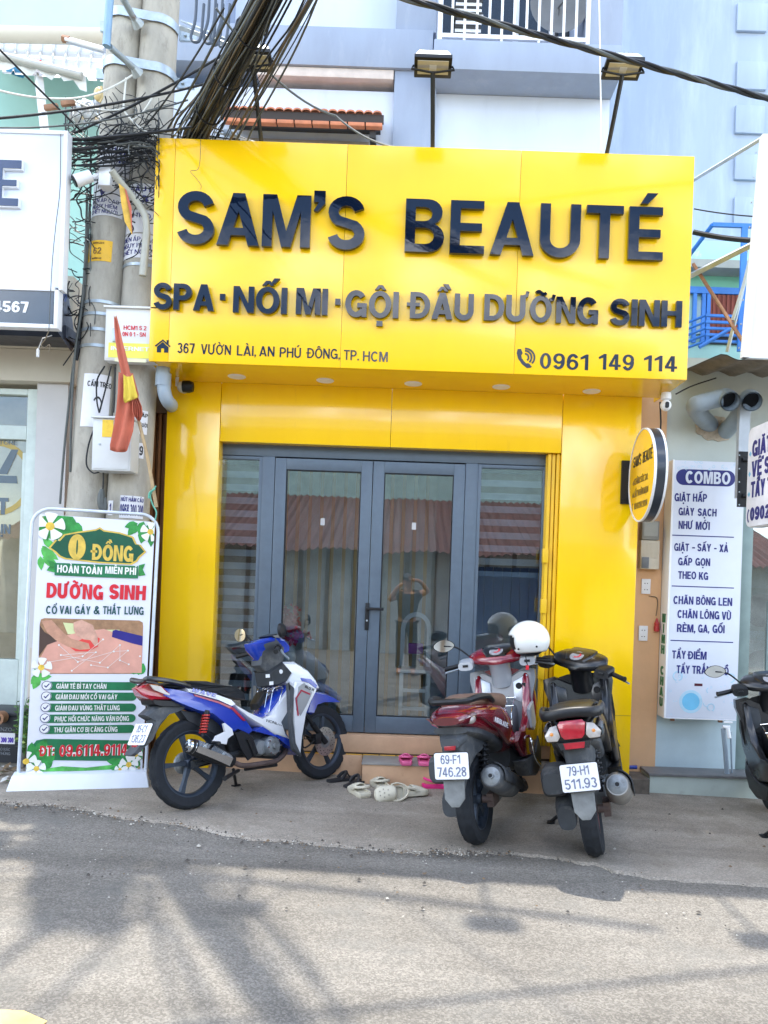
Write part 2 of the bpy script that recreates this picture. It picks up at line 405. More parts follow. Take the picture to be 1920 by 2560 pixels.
    if ch == '8': W = .58; return [(arc(W / 2, .28, W / 2, .29, 0, 360, 20)[:-1], [arc(W / 2, .28, W / 2 - w, .29 - t, 0, 360, 16)[:-1]]), (arc(W / 2, .76, W / 2 - .02, .25, 0, 360, 20)[:-1], [arc(W / 2, .77, W / 2 - .02 - w, .24 - t, 0, 360, 16)[:-1]])], W
    if ch == '.': return [(rect(0, w * 1.05, 0, w * 1.05), [])], w * 1.05
    if ch == ':': return [(rect(0, w, .04, .04 + w), []), (rect(0, w, .5, .5 + w), [])], w
    if ch == ',': return [([(0, w), (0, 0), (.35 * w, 0), (.0, -.14), (.35 * w, -.14), (w, .05), (w, w)], [])], w
    if ch == "'": return [([(0, 1.1), (0, .88), (.5 * w, .88), (.0, .72), (.35 * w, .70), (1.1 * w, .86), (1.1 * w, 1.1)], [])], w * 1.1
    if ch == '-': return [(rect(0, .3, .36, .36 + t), [])], .3
    if ch == '·': return [(rect(0, w * 1.1, .38, .38 + w * 1.15), [])], w * 1.1
    if ch == '&': return [(stroke([(.76, .02), (.27, .6)] + arc(.4, .8, .15, .13, 200, -30, 10) + [(.22, .45)] + arc(.3, .26, .2, .2, 140, 305, 10) + [(.68, .46)], w * .85), [])], .78
    return [], .3
def marks(base, W, ms, w):
    g = []; cx = W / 2; up = 0
    hat = '\u0302' in ms; brv = '\u0306' in ms
    s = .8 + w
    if hat:
        q = .15 * s + .02; g.append(([(cx - q - .03, 1.06), (cx - q + .09, 1.06), (cx, 1.15), (cx + q - .09, 1.06), (cx + q + .03, 1.06), (cx + .07, 1.24), (cx - .07, 1.24)], []))
    if brv: g.append((stroke(arc(cx, 1.22, .15, .13, 190, 350, 8), w * .6), []))
    ox, oy = (cx + .2, 1.14) if hat else ((cx, 1.2) if brv else (cx, 1.06))
    if '\u0301' in ms: g.append(([(ox - .11, oy), (ox + .02, oy), (ox + .19, oy + .2), (ox + .0, oy + .2)], []))
    if '\u0300' in ms: g.append(([(ox + .11, oy), (ox - .02, oy), (ox - .19, oy + .2), (ox + .0, oy + .2)], []))
    if '\u0309' in ms: g.append((stroke([(ox - .07, oy + .19)] + arc(ox, oy + .15, .07, .07, 120, -60, 6) + [(ox, oy + .0)], w * .5), []))
    if '\u0303' in ms:
        oy2 = 1.3 if hat or brv else 1.12
        g.append((stroke([(cx - .18 + .36 * i / 12, oy2 + .05 * math.sin(i / 12 * 2 * PI)) for i in range(13)], w * .55), []))
    if '\u0323' in ms: g.append((rect(cx - w * .55, cx + w * .55, -.13 - w * .95, -.13), []))
    if '\u031b' in ms:
        x = W - (.08 if base == 'O' else w * .4); y = .86 if base == 'O' else .95
        g.append((stroke([(x, y), (x + .11, y + .04), (x + .15, y + .2)], w * .6), []))
    return g
def layout(s, w, track=.085, space=.28):
    """-> list of (letter, polygons at their place), total width"""
    out = []; x = 0
    for ch in s:
        if ch == ' ': x += space; continue
        d = unicodedata.normalize('NFD', ch); b = d[0]
        g, W = glyph(b, w); g = list(g) + marks(b, W, d[1:], w)
        out.append((ch, [([(p[0] + x, p[1]) for p in o], [[(p[0] + x, p[1]) for p in q] for q in hs]) for o, hs in g]))
        x += W + track + (.1 if '\u031b' in d else 0)
    return out, max(.01, x - track)
def letters(s, x0, x1, z0, cap, w=.2, y0=0.0, depth=.003, track=.085, space=.28, M=None, slant=0.0, vertical=False):
    """-> one MB per letter, fitted between x0 and x1 on the baseline z0; faces at y0 - depth"""
    lay, tot = layout(s, w, track, space); sx = (x1 - x0) / tot; res = []
    for ch, polys in lay:
        b = MB()
        for k, (o, hs) in enumerate(polys):
            f = lambda p: (x0 + p[0] * sx + slant * p[1] * cap, z0 + p[1] * cap)
            b.prism([f(p) for p in o], y0 - depth - .0004 * k, y0, [[f(p) for p in q] for q in hs], M=M, back=False)
        res.append(b)
    return res
def words(*a, **k):
    b = MB()
    for q in letters(*a, **k): b.add(q.v, q.f)
    return b
def put_text(parent, fr, s, pa, pb, cap_px, mat, w=.2, y=0.0, depth=.003, name='lettering', each=None, track=.085, space=.28, slant=0.0, smooth=0):
    """text on a plane: pa, pb = baseline ends in photograph pixels, cap height in pixels there"""
    (x0, z0), (x1, z1) = fr.px(*pa), fr.px(*pb)
    (_, zt) = fr.px(pa[0] + cap_px * math.sin(ROLL), pa[1] - cap_px)
    k = (zt - z0); zz = (z0 + z1) / 2
    Ls = letters(s, x0, x1, zz, k, w, y, depth, track, space, slant=slant)
    if each:
        return [part(each, b, mat, parent, local=True, smooth=smooth) for b in Ls]
    b = MB()
    for q in Ls: b.add(q.v, q.f)
    return part(name, b, mat, parent, local=True, smooth=smooth)
# ------------------------------------------------------------------ shared materials
YEL = M_('yellow_panel', (.97, .575, .003), .18, var=.035, scale=1.2, coat=.4, crough=.08, bump=.02, bscale=.9, aniso=(2, 2, .5))
YEL2 = M_('yellow_panel_low', (1.0, .60, .002), .16, var=.05, scale=1.6, coat=.6, crough=.05, bump=.03, bscale=1.1, aniso=(2.5, 2.5, .5), spots=(4, .6, .9, (.74, .42, .02)))
YELP = M_('yellow_paint', (.82, .50, .01), .42, var=.08, scale=5, spots=(9, .62, .8, (.55, .32, .02)))
SEAM = M_('seam', (.35, .2, .005), .6)
GLOSSB = M_('black_acrylic', (.003, .008, .022), .025, var=.1, spec=.42, bump=.12, bscale=3.0)
CLEAR = M_('clear_stud', (.75, .78, .8), .15, spec=.8)
ALU = M_('grey_aluminium', (.10, .135, .175), .38, metal=.15, var=.08, scale=12)
GLASS = glass_mat('door_glass', (.80, .85, .86), .12)
WHITE = M_('white_paint', (.78, .79, .80), .45, var=.05, scale=4)
WALLW = M_('pale_wall', (.60, .67, .78), .85, var=.06, scale=1.2, spots=(1.8, .55, .8, (.47, .53, .64)), aniso=(1.6, 1.6, .4))
BANDB = M_('blue_grey_band', (.30, .355, .455), .85, var=.07, scale=2.5, spots=(2.4, .55, .8, (.38, .42, .50)), aniso=(1.8, 1.8, .5))
SIDEW = M_('stained_side_wall', (.36, .44, .55), .88, var=.1, scale=.9, spots=(1.6, .48, .75, (.48, .57, .66)), aniso=(2.2, 2.2, .35))
CREAM = M_('cream_render', (.60, .56, .46), .85, var=.06, scale=2)
PINKW = M_('pale_plaster', (.58, .57, .56), .85, var=.06, scale=2, spots=(4, .6, .8, (.46, .43, .40)))
PEACH = M_('peach_paint', (.68, .41, .22), .75, var=.08, scale=2.5, spots=(5, .58, .8, (.60, .38, .24)), bump=.15, bscale=25)
MINT = M_('mint_wall', (.40, .66, .58), .85, var=.1, scale=2, spots=(5, .6, .72, (.70, .78, .74)))
GREENW = M_('green_wall', (.16, .42, .30), .8, var=.12, scale=2)
SAGE = M_('pale_sage_wall', (.50, .55, .52), .85, var=.07, scale=2, spots=(4, .6, .8, (.42, .44, .42)), bump=.1, bscale=20)
PALEB = M_('pale_blue_wall', (.50, .62, .66), .85, var=.08, scale=3, spots=(8, .66, .74, (.30, .34, .34)))
CONC = M_('pole_concrete', (.40, .375, .315), .88, var=.2, scale=5, spots=(9, .54, .74, (.27, .25, .21)), bump=.35, bscale=70, aniso=(1.5, 1.5, .6))
STEEL = M_('galvanised_steel', (.42, .48, .52), .42, metal=.65, var=.15, scale=14)
RUST = M_('rusty_steel', (.30, .16, .09), .7, metal=.3, var=.3, scale=18)
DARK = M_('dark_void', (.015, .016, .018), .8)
BLACKP = M_('black_plastic', (.010, .011, .013), .42, var=.2, scale=20, spec=.35)
DARKP = M_('matt_dark_plastic', (.028, .032, .037), .55, var=.25, scale=12, spec=.35, spots=(7, .58, .85, (.09, .09, .09)))
CABLE = M_('cable_sheath', (.014, .016, .018), .5, var=.3, scale=5, spec=.35)
CABLEB = M_('cable_tan', (.14, .105, .06), .6, var=.3, scale=5)
CABLEG = M_('cable_grey', (.085, .095, .09), .55, var=.3, scale=5)
CABLEW = M_('cable_white', (.62, .62, .55), .5, var=.1)
PVC = M_('grey_pvc', (.30, .37, .43), .4, var=.1, scale=6, spots=(5, .6, .8, (.36, .36, .33)))
RED = M_('red_print', (.62, .015, .03), .5)
NAVY = M_('navy_print', (.012, .014, .16), .45)
BLACKI = M_('black_print', (.02, .02, .02), .5)
GREENP = M_('green_print', (.010, .16, .06), .5, var=.2, scale=9)
DGREEN = M_('dark_green_print', (.004, .085, .04), .5, var=.15, scale=9)
TILE = M_('terracotta_tile', (.56, .35, .21), .5, var=.12, scale=5, spots=(14, .6, .8, (.44, .26, .15)))

# ------------------------------------------------------------------ ground
def gquad(b, pts, dz, mi=0):
    v = [(x, y, GZ(x) + dz) for x, y in pts]
    b.add(v, [tuple(range(len(v)))], mi)
def ground_mat(name, lo, hi, grain, stain, contrast=1.0, fine=150, chips=.62):
    m = bpy.data.materials.new(name); m.use_nodes = True; t = m.node_tree; N = t.nodes; K = t.links.new; b = N['Principled BSDF']
    b.inputs['Roughness'].default_value = .92; b.inputs['Specular IOR Level'].default_value = .25
    tcn = N.new('ShaderNodeTexCoord'); s = tcn.outputs['Object']
    def noise(sc, det, ro=.6):
        n = N.new('ShaderNodeTexNoise'); n.inputs['Scale'].default_value = sc; n.inputs['Detail'].default_value = det; n.inputs['Roughness'].default_value = ro; K(s, n.inputs['Vector']); return n
    def ramp(src, a, b_, ca, cb):
        r = N.new('ShaderNodeValToRGB'); r.color_ramp.elements[0].position = a; r.color_ramp.elements[1].position = b_
        r.color_ramp.elements[0].color = (*ca, 1); r.color_ramp.elements[1].color = (*cb, 1); K(src, r.inputs[0]); return r
    base = ramp(noise(1.1, 8, .65).outputs['Fac'], .3, .7, lo, hi)
    vo = N.new('ShaderNodeTexVoronoi'); vo.inputs['Scale'].default_value = fine; K(s, vo.inputs['Vector'])
    sep = N.new('ShaderNodeSeparateColor'); K(vo.outputs['Color'], sep.inputs[0])
    g = ramp(sep.outputs[0], .25, .95, tuple(1 - grain for _ in range(3)), tuple(1 + grain * chips for _ in range(3)))
    mul = N.new('ShaderNodeMix'); mul.data_type = 'RGBA'; mul.blend_type = 'MULTIPLY'; mul.inputs['Factor'].default_value = 1
    K(base.outputs[0], mul.inputs['A']); K(g.outputs[0], mul.inputs['B'])
    st = ramp(noise(2.3, 10, .72).outputs['Fac'], .52, .72, (0, 0, 0), (.75, .75, .75))
    mix = N.new('ShaderNodeMix'); mix.data_type = 'RGBA'; mix.inputs['B'].default_value = (*stain, 1)
    K(st.outputs[0], mix.inputs['Factor']); K(mul.outputs['Result'], mix.inputs['A'])
    n5 = noise(38, 6, .7)
    sp = ramp(n5.outputs['Fac'], .60, .70, (0, 0, 0), (contrast, contrast, contrast))
    mix2 = N.new('ShaderNodeMix'); mix2.data_type = 'RGBA'; mix2.inputs['B'].default_value = (stain[0] * .6, stain[1] * .6, stain[2] * .6, 1)
    K(sp.outputs[0], mix2.inputs['Factor']); K(mix.outputs['Result'], mix2.inputs['A'])
    mpn = N.new('ShaderNodeMapping'); mpn.inputs['Scale'].default_value = (.16, 2.6, 1); K(s, mpn.inputs['Vector'])
    ns = N.new('ShaderNodeTexNoise'); ns.inputs['Scale'].default_value = 1.4; ns.inputs['Detail'].default_value = 5; K(mpn.outputs[0], ns.inputs['Vector'])
    rs_ = ramp(ns.outputs['Fac'], .35, .7, (.80, .80, .80), (1.12, 1.12, 1.12))
    m3 = N.new('ShaderNodeMix'); m3.data_type = 'RGBA'; m3.blend_type = 'MULTIPLY'; m3.inputs['Factor'].default_value = 1
    K(mix2.outputs['Result'], m3.inputs['A']); K(rs_.outputs[0], m3.inputs['B']); K(m3.outputs['Result'], b.inputs['Base Color'])
    bp = N.new('ShaderNodeBump'); bp.inputs['Strength'].default_value = .7; bp.inputs['Distance'].default_value = .006
    K(vo.outputs['Distance'], bp.inputs['Height']); K(bp.outputs[0], b.inputs['Normal'])
    return m
ASPH = ground_mat('worn_asphalt', (.178, .162, .138), (.25, .23, .198), .30, (.15, .145, .13), .3, 130)
APRON = ground_mat('forecourt_concrete', (.27, .235, .19), (.44, .39, .325), .22, (.22, .19, .145), .6, 150)
PATCH = ground_mat('dark_patch', (.20, .195, .19), (.28, .275, .265), .25, (.16, .155, .15), .35, 160)
b = MB(); gquad(b, [(-60, -60), (60, -60), (60, 60), (-60, 60)], 0)
solo('road', b, ASPH, None, None, kind='structure', smooth=0)
edge_px = [(-260, 1985), (0, 2003), (120, 2014), (230, 2030), (330, 2050), (480, 2072), (640, 2096), (800, 2112), (980, 2126), (1060, 2138), (1100, 2136), (1150, 2140), (1190, 2132), (1300, 2134), (1390, 2146), (1440, 2158), (1500, 2164), (1530, 2180), (1600, 2188), (1740, 2206), (1920, 2222), (2300, 2262)]
edge = [GP(*q) for q in edge_px]; rnd = random.Random(4)
fine = []
for i in range(len(edge) - 1):
    for j in range(8):
        q = edge[i].lerp(edge[i + 1], j / 8); fine.append((q.x, q.y + rnd.uniform(-.018, .018) + .03 * math.sin(q.x * 5.3) * math.sin(q.x * 2.1 + 1)))
fine = [(-14, edge[0].y)] + fine + [(edge[-1].x, edge[-1].y), (14, edge[-1].y - .2)]
b = MB(); n = len(fine)
v = [(x, y, GZ(x) + .014) for x, y in fine] + [(x, 3.0, GZ(x) + .014) for x, y in fine] + [(x, y - .02, GZ(x) + .001) for x, y in fine]
fs = [(i, i + 1, n + i + 1, n + i) for i in range(n - 1)] + [(2 * n + i, 2 * n + i + 1, i + 1, i) for i in range(n - 1)]
b.add(v, fs)
solo('forecourt_pavement', b, APRON, None, None, kind='structure', smooth=0)
b = MB(); q = [GP(*p) for p in [(-60, 2524), (60, 2530), (118, 2556), (60, 2600), (-60, 2600)]]
b.add([(p.x, p.y, GZ(p.x) + .005) for p in q], [tuple(range(len(q)))])
solo('road_marking', b, M_('road_yellow', (.70, .48, .16), .8, var=.2, scale=20), None, None, kind='structure', smooth=0)
# grit, leaves and crumbs along the joint
b = MB(); rnd = random.Random(11)
def crumb(x, y, s, z0):
    a = rnd.uniform(0, PI); v = []
    for k in range(5):
        an = a + 2 * PI * k / 5; rr = s * rnd.uniform(.6, 1)
        v.append((x + rr * math.cos(an), y + rr * math.sin(an), z0))
    v.append((x, y, z0 + s * rnd.uniform(.4, .9)))
    b.add(v, [(k, (k + 1) % 5, 5) for k in range(5)], rnd.choice((0, 0, 1, 2)))
for i in range(2200):
    if rnd.random() < .6:
        t = rnd.random() ** 1.5 * .62; k = int(t * (len(fine) - 2)) + 1; x, y = fine[k][0] + rnd.uniform(-.06, .06), fine[k][1] + rnd.gauss(-.02, .05)
    else: x, y = rnd.uniform(-3, 3), rnd.uniform(-2.6, -.3)
    crumb(x, y, rnd.uniform(.003, .009) * (2 if rnd.random() < .1 else 1), GZ(x) + .012)
g = solo('gravel', b, [M_('grit_dark', (.07, .06, .05), .9), M_('grit_pale', (.45, .42, .36), .9), M_('grit_brown', (.18, .12, .07), .9)],
     'loose grit and dry crumbs along the joint between concrete and asphalt', 'grit', kind='stuff', smooth=0)

# ------------------------------------------------------------------ the yellow spa front
X = lambda px, py, Y: P(px, py, Y).x
Z = lambda px, py, Y: P(px, py, Y).z
xl0, xl1 = X(403, 1450, 0), X(538, 1400, 0)
xr0, xr1 = X(1393, 1450, 0), X(1588, 1500, 0)
zh = (Z(556, 1103, 0) + Z(1390, 1132, 0)) / 2
SY = -.58
sx0 = (X(392, 345, SY) + X(370, 902, SY)) / 2; sx1 = (X(1738, 390, SY) + X(1717, 950, SY)) / 2
sz1 = (Z(392, 345, SY) + Z(1738, 390, SY)) / 2; sz0 = (Z(370, 902, SY) + Z(1717, 950, SY)) / 2
front = thing('spa_shop', 'bright yellow panelled spa shop front framing grey glass doors', 'shop front', (0, 0, 0))
b = MB(); b.box(xl0, xl1, 0, .16, -.2, sz0); part('pier', b, YEL2, front, bevel=.004)
b = MB(); b.box(xr0, xr1, 0, .16, -.2, sz0); part('pier', b, YEL2, front, bevel=.004)
hx = [xl1 + .003, X(978, 1050, 0), xr0 - .003]
for a, c in zip(hx, hx[1:]):
    b = MB(); b.box(a + .0015, c - .0015, 0, .16, zh, sz0); part('header_panel', b, YEL2, front, bevel=.003)
b = MB(); b.box(xl1 - .03, xr0 + .03, .163, .30, zh + .012, zh + .3); part('lintel', b, PEACH, front)
# horizontal seam on the right pier
b = MB(); zs = Z(1500, 1787, 0); b.box(xr0 + .002, xr1 - .002, -.0015, .01, zs - .002, zs + .002); part('seam', b, SEAM, front, smooth=0)
# yellow folding shutter track beside the doors
b = MB(); xa = X(1356, 1500, .05)
for k in range(3):
    w_ = (xr0 - xa) / 3; b.box(xa + k * w_ + .004, xa + (k + 1) * w_ - .004, .03 + .012 * (k % 2), .12, .30, zh - .005)
b.box(xa, xr0 - .003, .08, .13, .30, zh - .005)
part('shutter_track', b, YELP, front, bevel=.004)
zz = Z(1362, 1515, .03)
for dz in (0, .42, -.55): part('shutter_latch', MB().box(xa - .02, xa + .03, .0, .05, zz + dz - .06, zz + dz + .06), YELP, front, bevel=.005)

# body of the shop behind: walls, ceiling, floor of the room
room = thing('shop_building', 'plain rendered walls of the spa house behind the yellow panels', 'building', (0, 3, 0))
b = MB(); b.box(xl0 - .35, xl0 - .002, .2, 5.6, -.2, sz0 + .2); b.box(xr1 + .002, xr1 + .35, .5, 5.6, -.2, sz0 + .2); b.box(xl0, xr1, 5.4, 5.6, -.2, sz0 + .2)
part('wall', b, M_('room_wall', (.55, .52, .46), .8), room, smooth=0)
b = MB(); b.box(xl0, xr1, .31, 5.4, sz0 - .25, sz0 + .1); part('ceiling', b, WHITE, room, smooth=0)
b = MB(); b.box(xl0, xr1, .10, 5.4, -.2, .325); part('floor_tile', b, M_('cream_floor_tile', (.50, .46, .38), .18, var=.06), room, smooth=0)

# doorway: aluminium doors
AY = .14
door = thing('entrance_door', 'grey aluminium double door with glass side panes and black lever handle', 'glass door', (0, AY, .33))
fr = FACADE(AY)
dx0, dx1 = X(538, 1400, AY) - .03, X(1356, 1500, AY)
dz0 = .333; dz1 = zh + .01
q1, q2 = X(664, 1400, AY), X(1172, 1400, AY)          # posts between side panes and doors
def bar(b, x0, x1, z0, z1, y0=AY, y1=AY + .06): b.box(x0, x1, y0, y1, z0, z1)
def frame_rect(b, x0, x1, z0, z1, t, y0, y1, tb=None):
    tb = tb or t
    b.box(x0, x0 + t, y0, y1, z0, z1); b.box(x1 - t, x1, y0, y1, z0, z1); b.box(x0 + t, x1 - t, y0 + .001, y1 - .001, z1 - t, z1); b.box(x0 + t, x1 - t, y0 + .001, y1 - .001, z0, z0 + tb)
b = MB()
ztop = Z(900, 1150, AY)
pw = .052
bar(b, dx0, dx1, ztop + .004, dz1, AY - .01)
bar(b, q1 - pw, q1 + pw, dz0, ztop + .003, AY - .008); bar(b, q2 - pw, q2 + pw, dz0, ztop + .003, AY - .008)
frame_rect(b, dx0, q1 - pw - .001, dz0, ztop, .03, AY, AY + .06, .05); frame_rect(b, q2 + pw + .001, dx1, dz0, ztop, .03, AY, AY + .06, .05)
part('door_frame', b, ALU, door, bevel=.003)
xm = X(925, 1400, AY)
leaves = [(q1 + pw + .004, xm - .003), (xm + .003, q2 - pw - .004)]
for i, (a, c) in enumerate(leaves):
    b = MB(); frame_rect(b, a, c, dz0 + .008, ztop - .006, .095, AY - .004, AY + .055, .14); lf = part('door_leaf', b, ALU, door, bevel=.004)
    b = MB(); frame_rect(b, a + .094, c - .094, dz0 + .147, ztop - .1, .009, AY + .006, AY + .04); part('gasket', b, BLACKP, lf, smooth=0)
    b = MB(); b.box(a + .1, c - .1, AY + .02, AY + .026, dz0 + .15, ztop - .104); part('glass_pane', b, GLASS, lf, smooth=0)
b = MB(); b.box(dx0 + .031, q1 - pw - .032, AY + .02, AY + .026, dz0 + .05, ztop - .03); part('glass_pane', b, GLASS, door, smooth=0)
b = MB(); b.box(q2 + pw + .032, dx1 - .031, AY + .02, AY + .026, dz0 + .05, ztop - .03); part('glass_pane', b, GLASS, door, smooth=0)
hx_, hz_ = XZ(918, 1525, AY - .02); b = MB()
b.box(hx_ - .017, hx_ + .017, AY - .018, AY - .004, hz_ - .17, hz_ + .06)
b.box(hx_ - .012, hx_ + .14, AY - .055, AY - .038, hz_ + .0, hz_ + .024); b.box(hx_ - .012, hx_ + .012, AY - .05, AY - .015, hz_ + .0, hz_ + .024)
h = part('door_handle', b, BLACKP, door, bevel=.004)
b = MB(); b.lathe([(0, 0), (.008, 0), (.008, .004), (0, .004)], 12, 'y', (hx_, AY - .021, hz_ - .09)); part('keyhole', b, STEEL, h)
# little stickers on the glass
for px, py in ((806, 1304), (1035, 1315)):
    x, z = XZ(px, py, AY); b = MB(); b.box(x - .018, x + .018, AY + .0175, AY + .0195, z - .03, z + .03); part('sticker', b, M_('sticker_grey', (.45, .45, .45), .5), door, smooth=0)

# blinds and curtain behind the glass
def zebra(name, x0, x1, z0, z1, y, label):
    t_ = thing(name, label, 'blind', ((x0 + x1) / 2, y, z0))
    b = MB(); c = MB(); pit = .112; z = z1; i = 0
    while z > z0:
        lo = max(z0, z - pit / 2); (b if i % 2 == 0 else c).box(x0, x1, y, y + .004, lo, z); z = lo - .0005; i += 1
    part('opaque_slats', b, M_('brown_blind', (.022, .016, .015), .9), t_, smooth=0)
    part('sheer_slats', c, M_('sheer_blind', (.30, .34, .40), .9), t_, smooth=0)
    b = MB(); b.box(x0 - .01, x1 + .01, y - .03, y + .05, z1, z1 + .07); part('head_rail', b, ALU, t_, bevel=.006)
zebra('zebra_blind', dx0 + .02, q1 - .03, dz0 + .05, ztop - .06, AY + .10, 'brown and grey striped zebra blind behind the narrow pane beside the blue motorbike')
zebra('zebra_blind', q2 + .03, dx1 + .06, ztop - .95, ztop - .06, AY + .10, 'striped zebra blind half lowered behind the pane above the red scooter')
b = MB(); c = MB(); rnd = random.Random(3)
x = q1 + .04; i = 0; ct = thing('slat_curtain', 'sheer grey curtain with tan vertical stripes behind the glass doors', 'curtain', (x, .32, .33))
xe = X(1085, 1500, .3)
while x < xe:
    w_ = .075 if i % 2 else .035
    pts = []
    (b if i % 2 else c).box(x, x + w_ - .001, .32 + .015 * math.sin(i * 2.1) + .5, .322 + .5 + .015 * math.sin(i * 2.1), .34, ztop - .02); x += w_; i += 1
part('sheer_strip', b, M_('sheer_grey', (.42, .44, .42), .9), ct, smooth=0); part('tan_strip', c, M_('tan_strip', (.55, .36, .16), .8), ct, smooth=0)
# things inside the room
yc = .52; sx, sw = X(1040, 1600, yc), .12
st = thing('white_chair', 'white arch backed chair standing inside behind the right door pane', 'chair', (sx, yc, .326))
for dx in (-sw, sw):
    for y in (yc - .12, yc + .12): part('leg', MB().box(sx + dx - .018, sx + dx + .018, y - .018, y + .018, .326, .83), WHITE, st, bevel=.004)
for z in (.50, .66): part('rung', MB().box(sx - sw + .019, sx + sw - .019, yc - .13, yc - .11, z, z + .03), WHITE, st)
part('seat', MB().box(sx - .15, sx + .15, yc - .15, yc + .15, .831, .86), WHITE, st, bevel=.006)
part('backrest', MB().prism([(sx - .14, .861)] + [(sx + .14 * math.cos(R(a)), 1.2 + .16 * math.sin(R(a))) for a in range(180, -1, -15)] + [(sx + .14, .861), (sx + .10, .861)] + [(sx + .10 * math.cos(R(a)), 1.2 + .12 * math.sin(R(a))) for a in range(0, 181, 15)] + [(sx - .10, .861)], yc + .11, yc + .14), WHITE, st, smooth=0)
part('purple_cushion', MB().box(sx - .07, sx + .07, yc + .06, yc + .10, .98, 1.08), M_('purple_cloth', (.25, .03, .30), .8), st, bevel=.02)
fx, fy = X(800, 1560, .9), .22
b = MB(); rnd = random.Random(9)
fl = thing('red_flowers', 'bunch of red artificial flowers behind the door glass', 'flowers', (fx, fy, 1.0)); c0 = P(722, 1560, .24)
for k in range(60):
    a = Vector((rnd.gauss(0, .06), rnd.gauss(0, .025), rnd.gauss(0, .075))); p = c0 + a
    for j in range(4):
        an = rnd.uniform(0, 6.28); d = Vector((math.cos(an), rnd.uniform(-.5, .5), math.sin(an))) * .03; e = d.cross(Vector((.3, 1, .2))).normalized() * .014
        b.add([p, p + d + e, p + d * 1.25, p + d - e], [(0, 1, 2, 3)])
part('petals', b, M_('red_petal', (.45, .02, .03), .6), fl, smooth=0, recalc=False)
b = MB(); b.lathe([(0, 0), (.05, 0), (.065, .1), (.05, .2), (.06, .24)], 16, 'z', (c0.x, c0.y + .06, c0.z - .38)); b.box(c0.x - .12, c0.x + .12, c0.y, c0.y + .14, .326, c0.z - .381)
part('vase', b, WHITE, fl)

# threshold and steps
UY = .06
zt = dz0 - .002
st = thing('entrance_step', 'peach tiled entrance threshold with grey topped lower step and yellow tile row', 'step', (0, UY, 0))
b = MB(); b.box(xl1 - .02, xr0 + .0, UY, AY + .3, zt - .145, zt); part('threshold_tile', b, TILE, st, bevel=.006)
b = MB(); x = xl1
zr0, zr1 = zt - .235, zt - .16
while x < xr0 - .5: b.box(x + .004, x + .138, UY + .006, UY + .03, zr0, zr1); x += .142
part('yellow_tiles', b, M_('yellow_tile', (.75, .42, .02), .3, var=.25, scale=12, spots=(30, .62, .7, (.10, .06, .03))), st, bevel=.003)
b = MB(); b.box(xl1 - .02, xr0, UY + .014, UY + .3, -.2, zt - .146); part('grout_base', b, M_('dark_brown_tile', (.10, .06, .035), .5), st, smooth=0)
b = MB(); b.box(xl1 - .02, X(905, 1930, UY) - .002, UY - .02, UY + .2, -.2, .165); part('riser', b, TILE, st, bevel=.004)
lx0, lx1 = X(905, 1930, -.2), X(1392, 1950, -.2)
b = MB(); b.box(lx0, lx1, -.2, UY + .1, -.2, .150); part('lower_step', b, TILE, st, bevel=.004)
b = MB(); b.box(lx0 - .006, lx1, -.21, UY + .012, .1505, .166); part('step_top', b, M_('grey_step', (.26, .25, .23), .5, var=.15, scale=7), st, bevel=.003)

# ------------------------------------------------------------------ fascia sign
FS = FACADE(SY)
sign = thing('shop_sign', 'big yellow fascia sign with raised glossy black lettering over the spa doors', 'shop sign', M=FS.M)
def loc(px, py): return FS.px(px, py)
cuts = [sx0] + [loc(*q)[0] for q in ((430, 620), (860, 640), (1294, 660))] + [sx1]
for a, c in zip(cuts, cuts[1:]):
    b = MB(); b.box(a + .0012, c - .0012, 0, .04, sz0, sz1); part('face_panel', b, YEL, sign, local=True, bevel=.002)
b = MB(); b.box(sx0 + .02, sx1 - .02, .045, .08, sz0 + .05, sz1 - .02)
for x in (sx0 + .3, (sx0 + sx1) / 2, sx1 - .1): b.box(x - .02, x + .02, .08, -SY - .02, sz1 - .12, sz1 - .08)
part('backing', b, STEEL, sign, local=True, smooth=0)
b = MB(); b.box(sx1 - .012, sx1, .042, .75, sz0 + .003, sz1); part('end_panel', b, YEL, sign, local=True)
sxs = sx0 + .03
b = MB(); b.add([(sxs - .03, .0405, sz0), (sx1 - .0005, .0405, sz0), (sx1 - .0005, .585, sz0), (xl0 + .0, .585, sz0), (sxs - .03, .0405, sz0 + .02), (sx1 - .0005, .0405, sz0 + .02), (sx1 - .0005, .585, sz0 + .02), (xl0 + .0, .585, sz0 + .02)],
    [(0, 3, 2, 1), (4, 5, 6, 7), (0, 1, 5, 4), (1, 2, 6, 5), (2, 3, 7, 6), (3, 0, 4, 7)]); part('soffit', b, YEL2, sign, local=True, smooth=0)
for px, py in ((592, 941), (813, 951), (1033, 959), (1253, 967), (1479, 978)):
    d = ray(px, py); t = (sz0 - EYE) / d.z; q = CAM + d * t
    b = MB(); b.lathe([(0, -.004), (.055, -.004), (.066, -.007), (.072, -.003), (.072, 0)], 28, 'z', (q.x, q.y - SY, sz0)); part('downlight', b, WHITE, sign, local=True)
for s, pa, pb, cp, w in (("SAM'S", (445, 614), (911, 632), 129, .185), ('BEAUTÉ', (1011, 637), (1651, 656), 131, .175)):
    put_text(sign, FS, s, pa, pb, cp, GLOSSB, w, y=-.02, depth=.032, each='letter', track=.05 if s[0] == 'S' else .1)
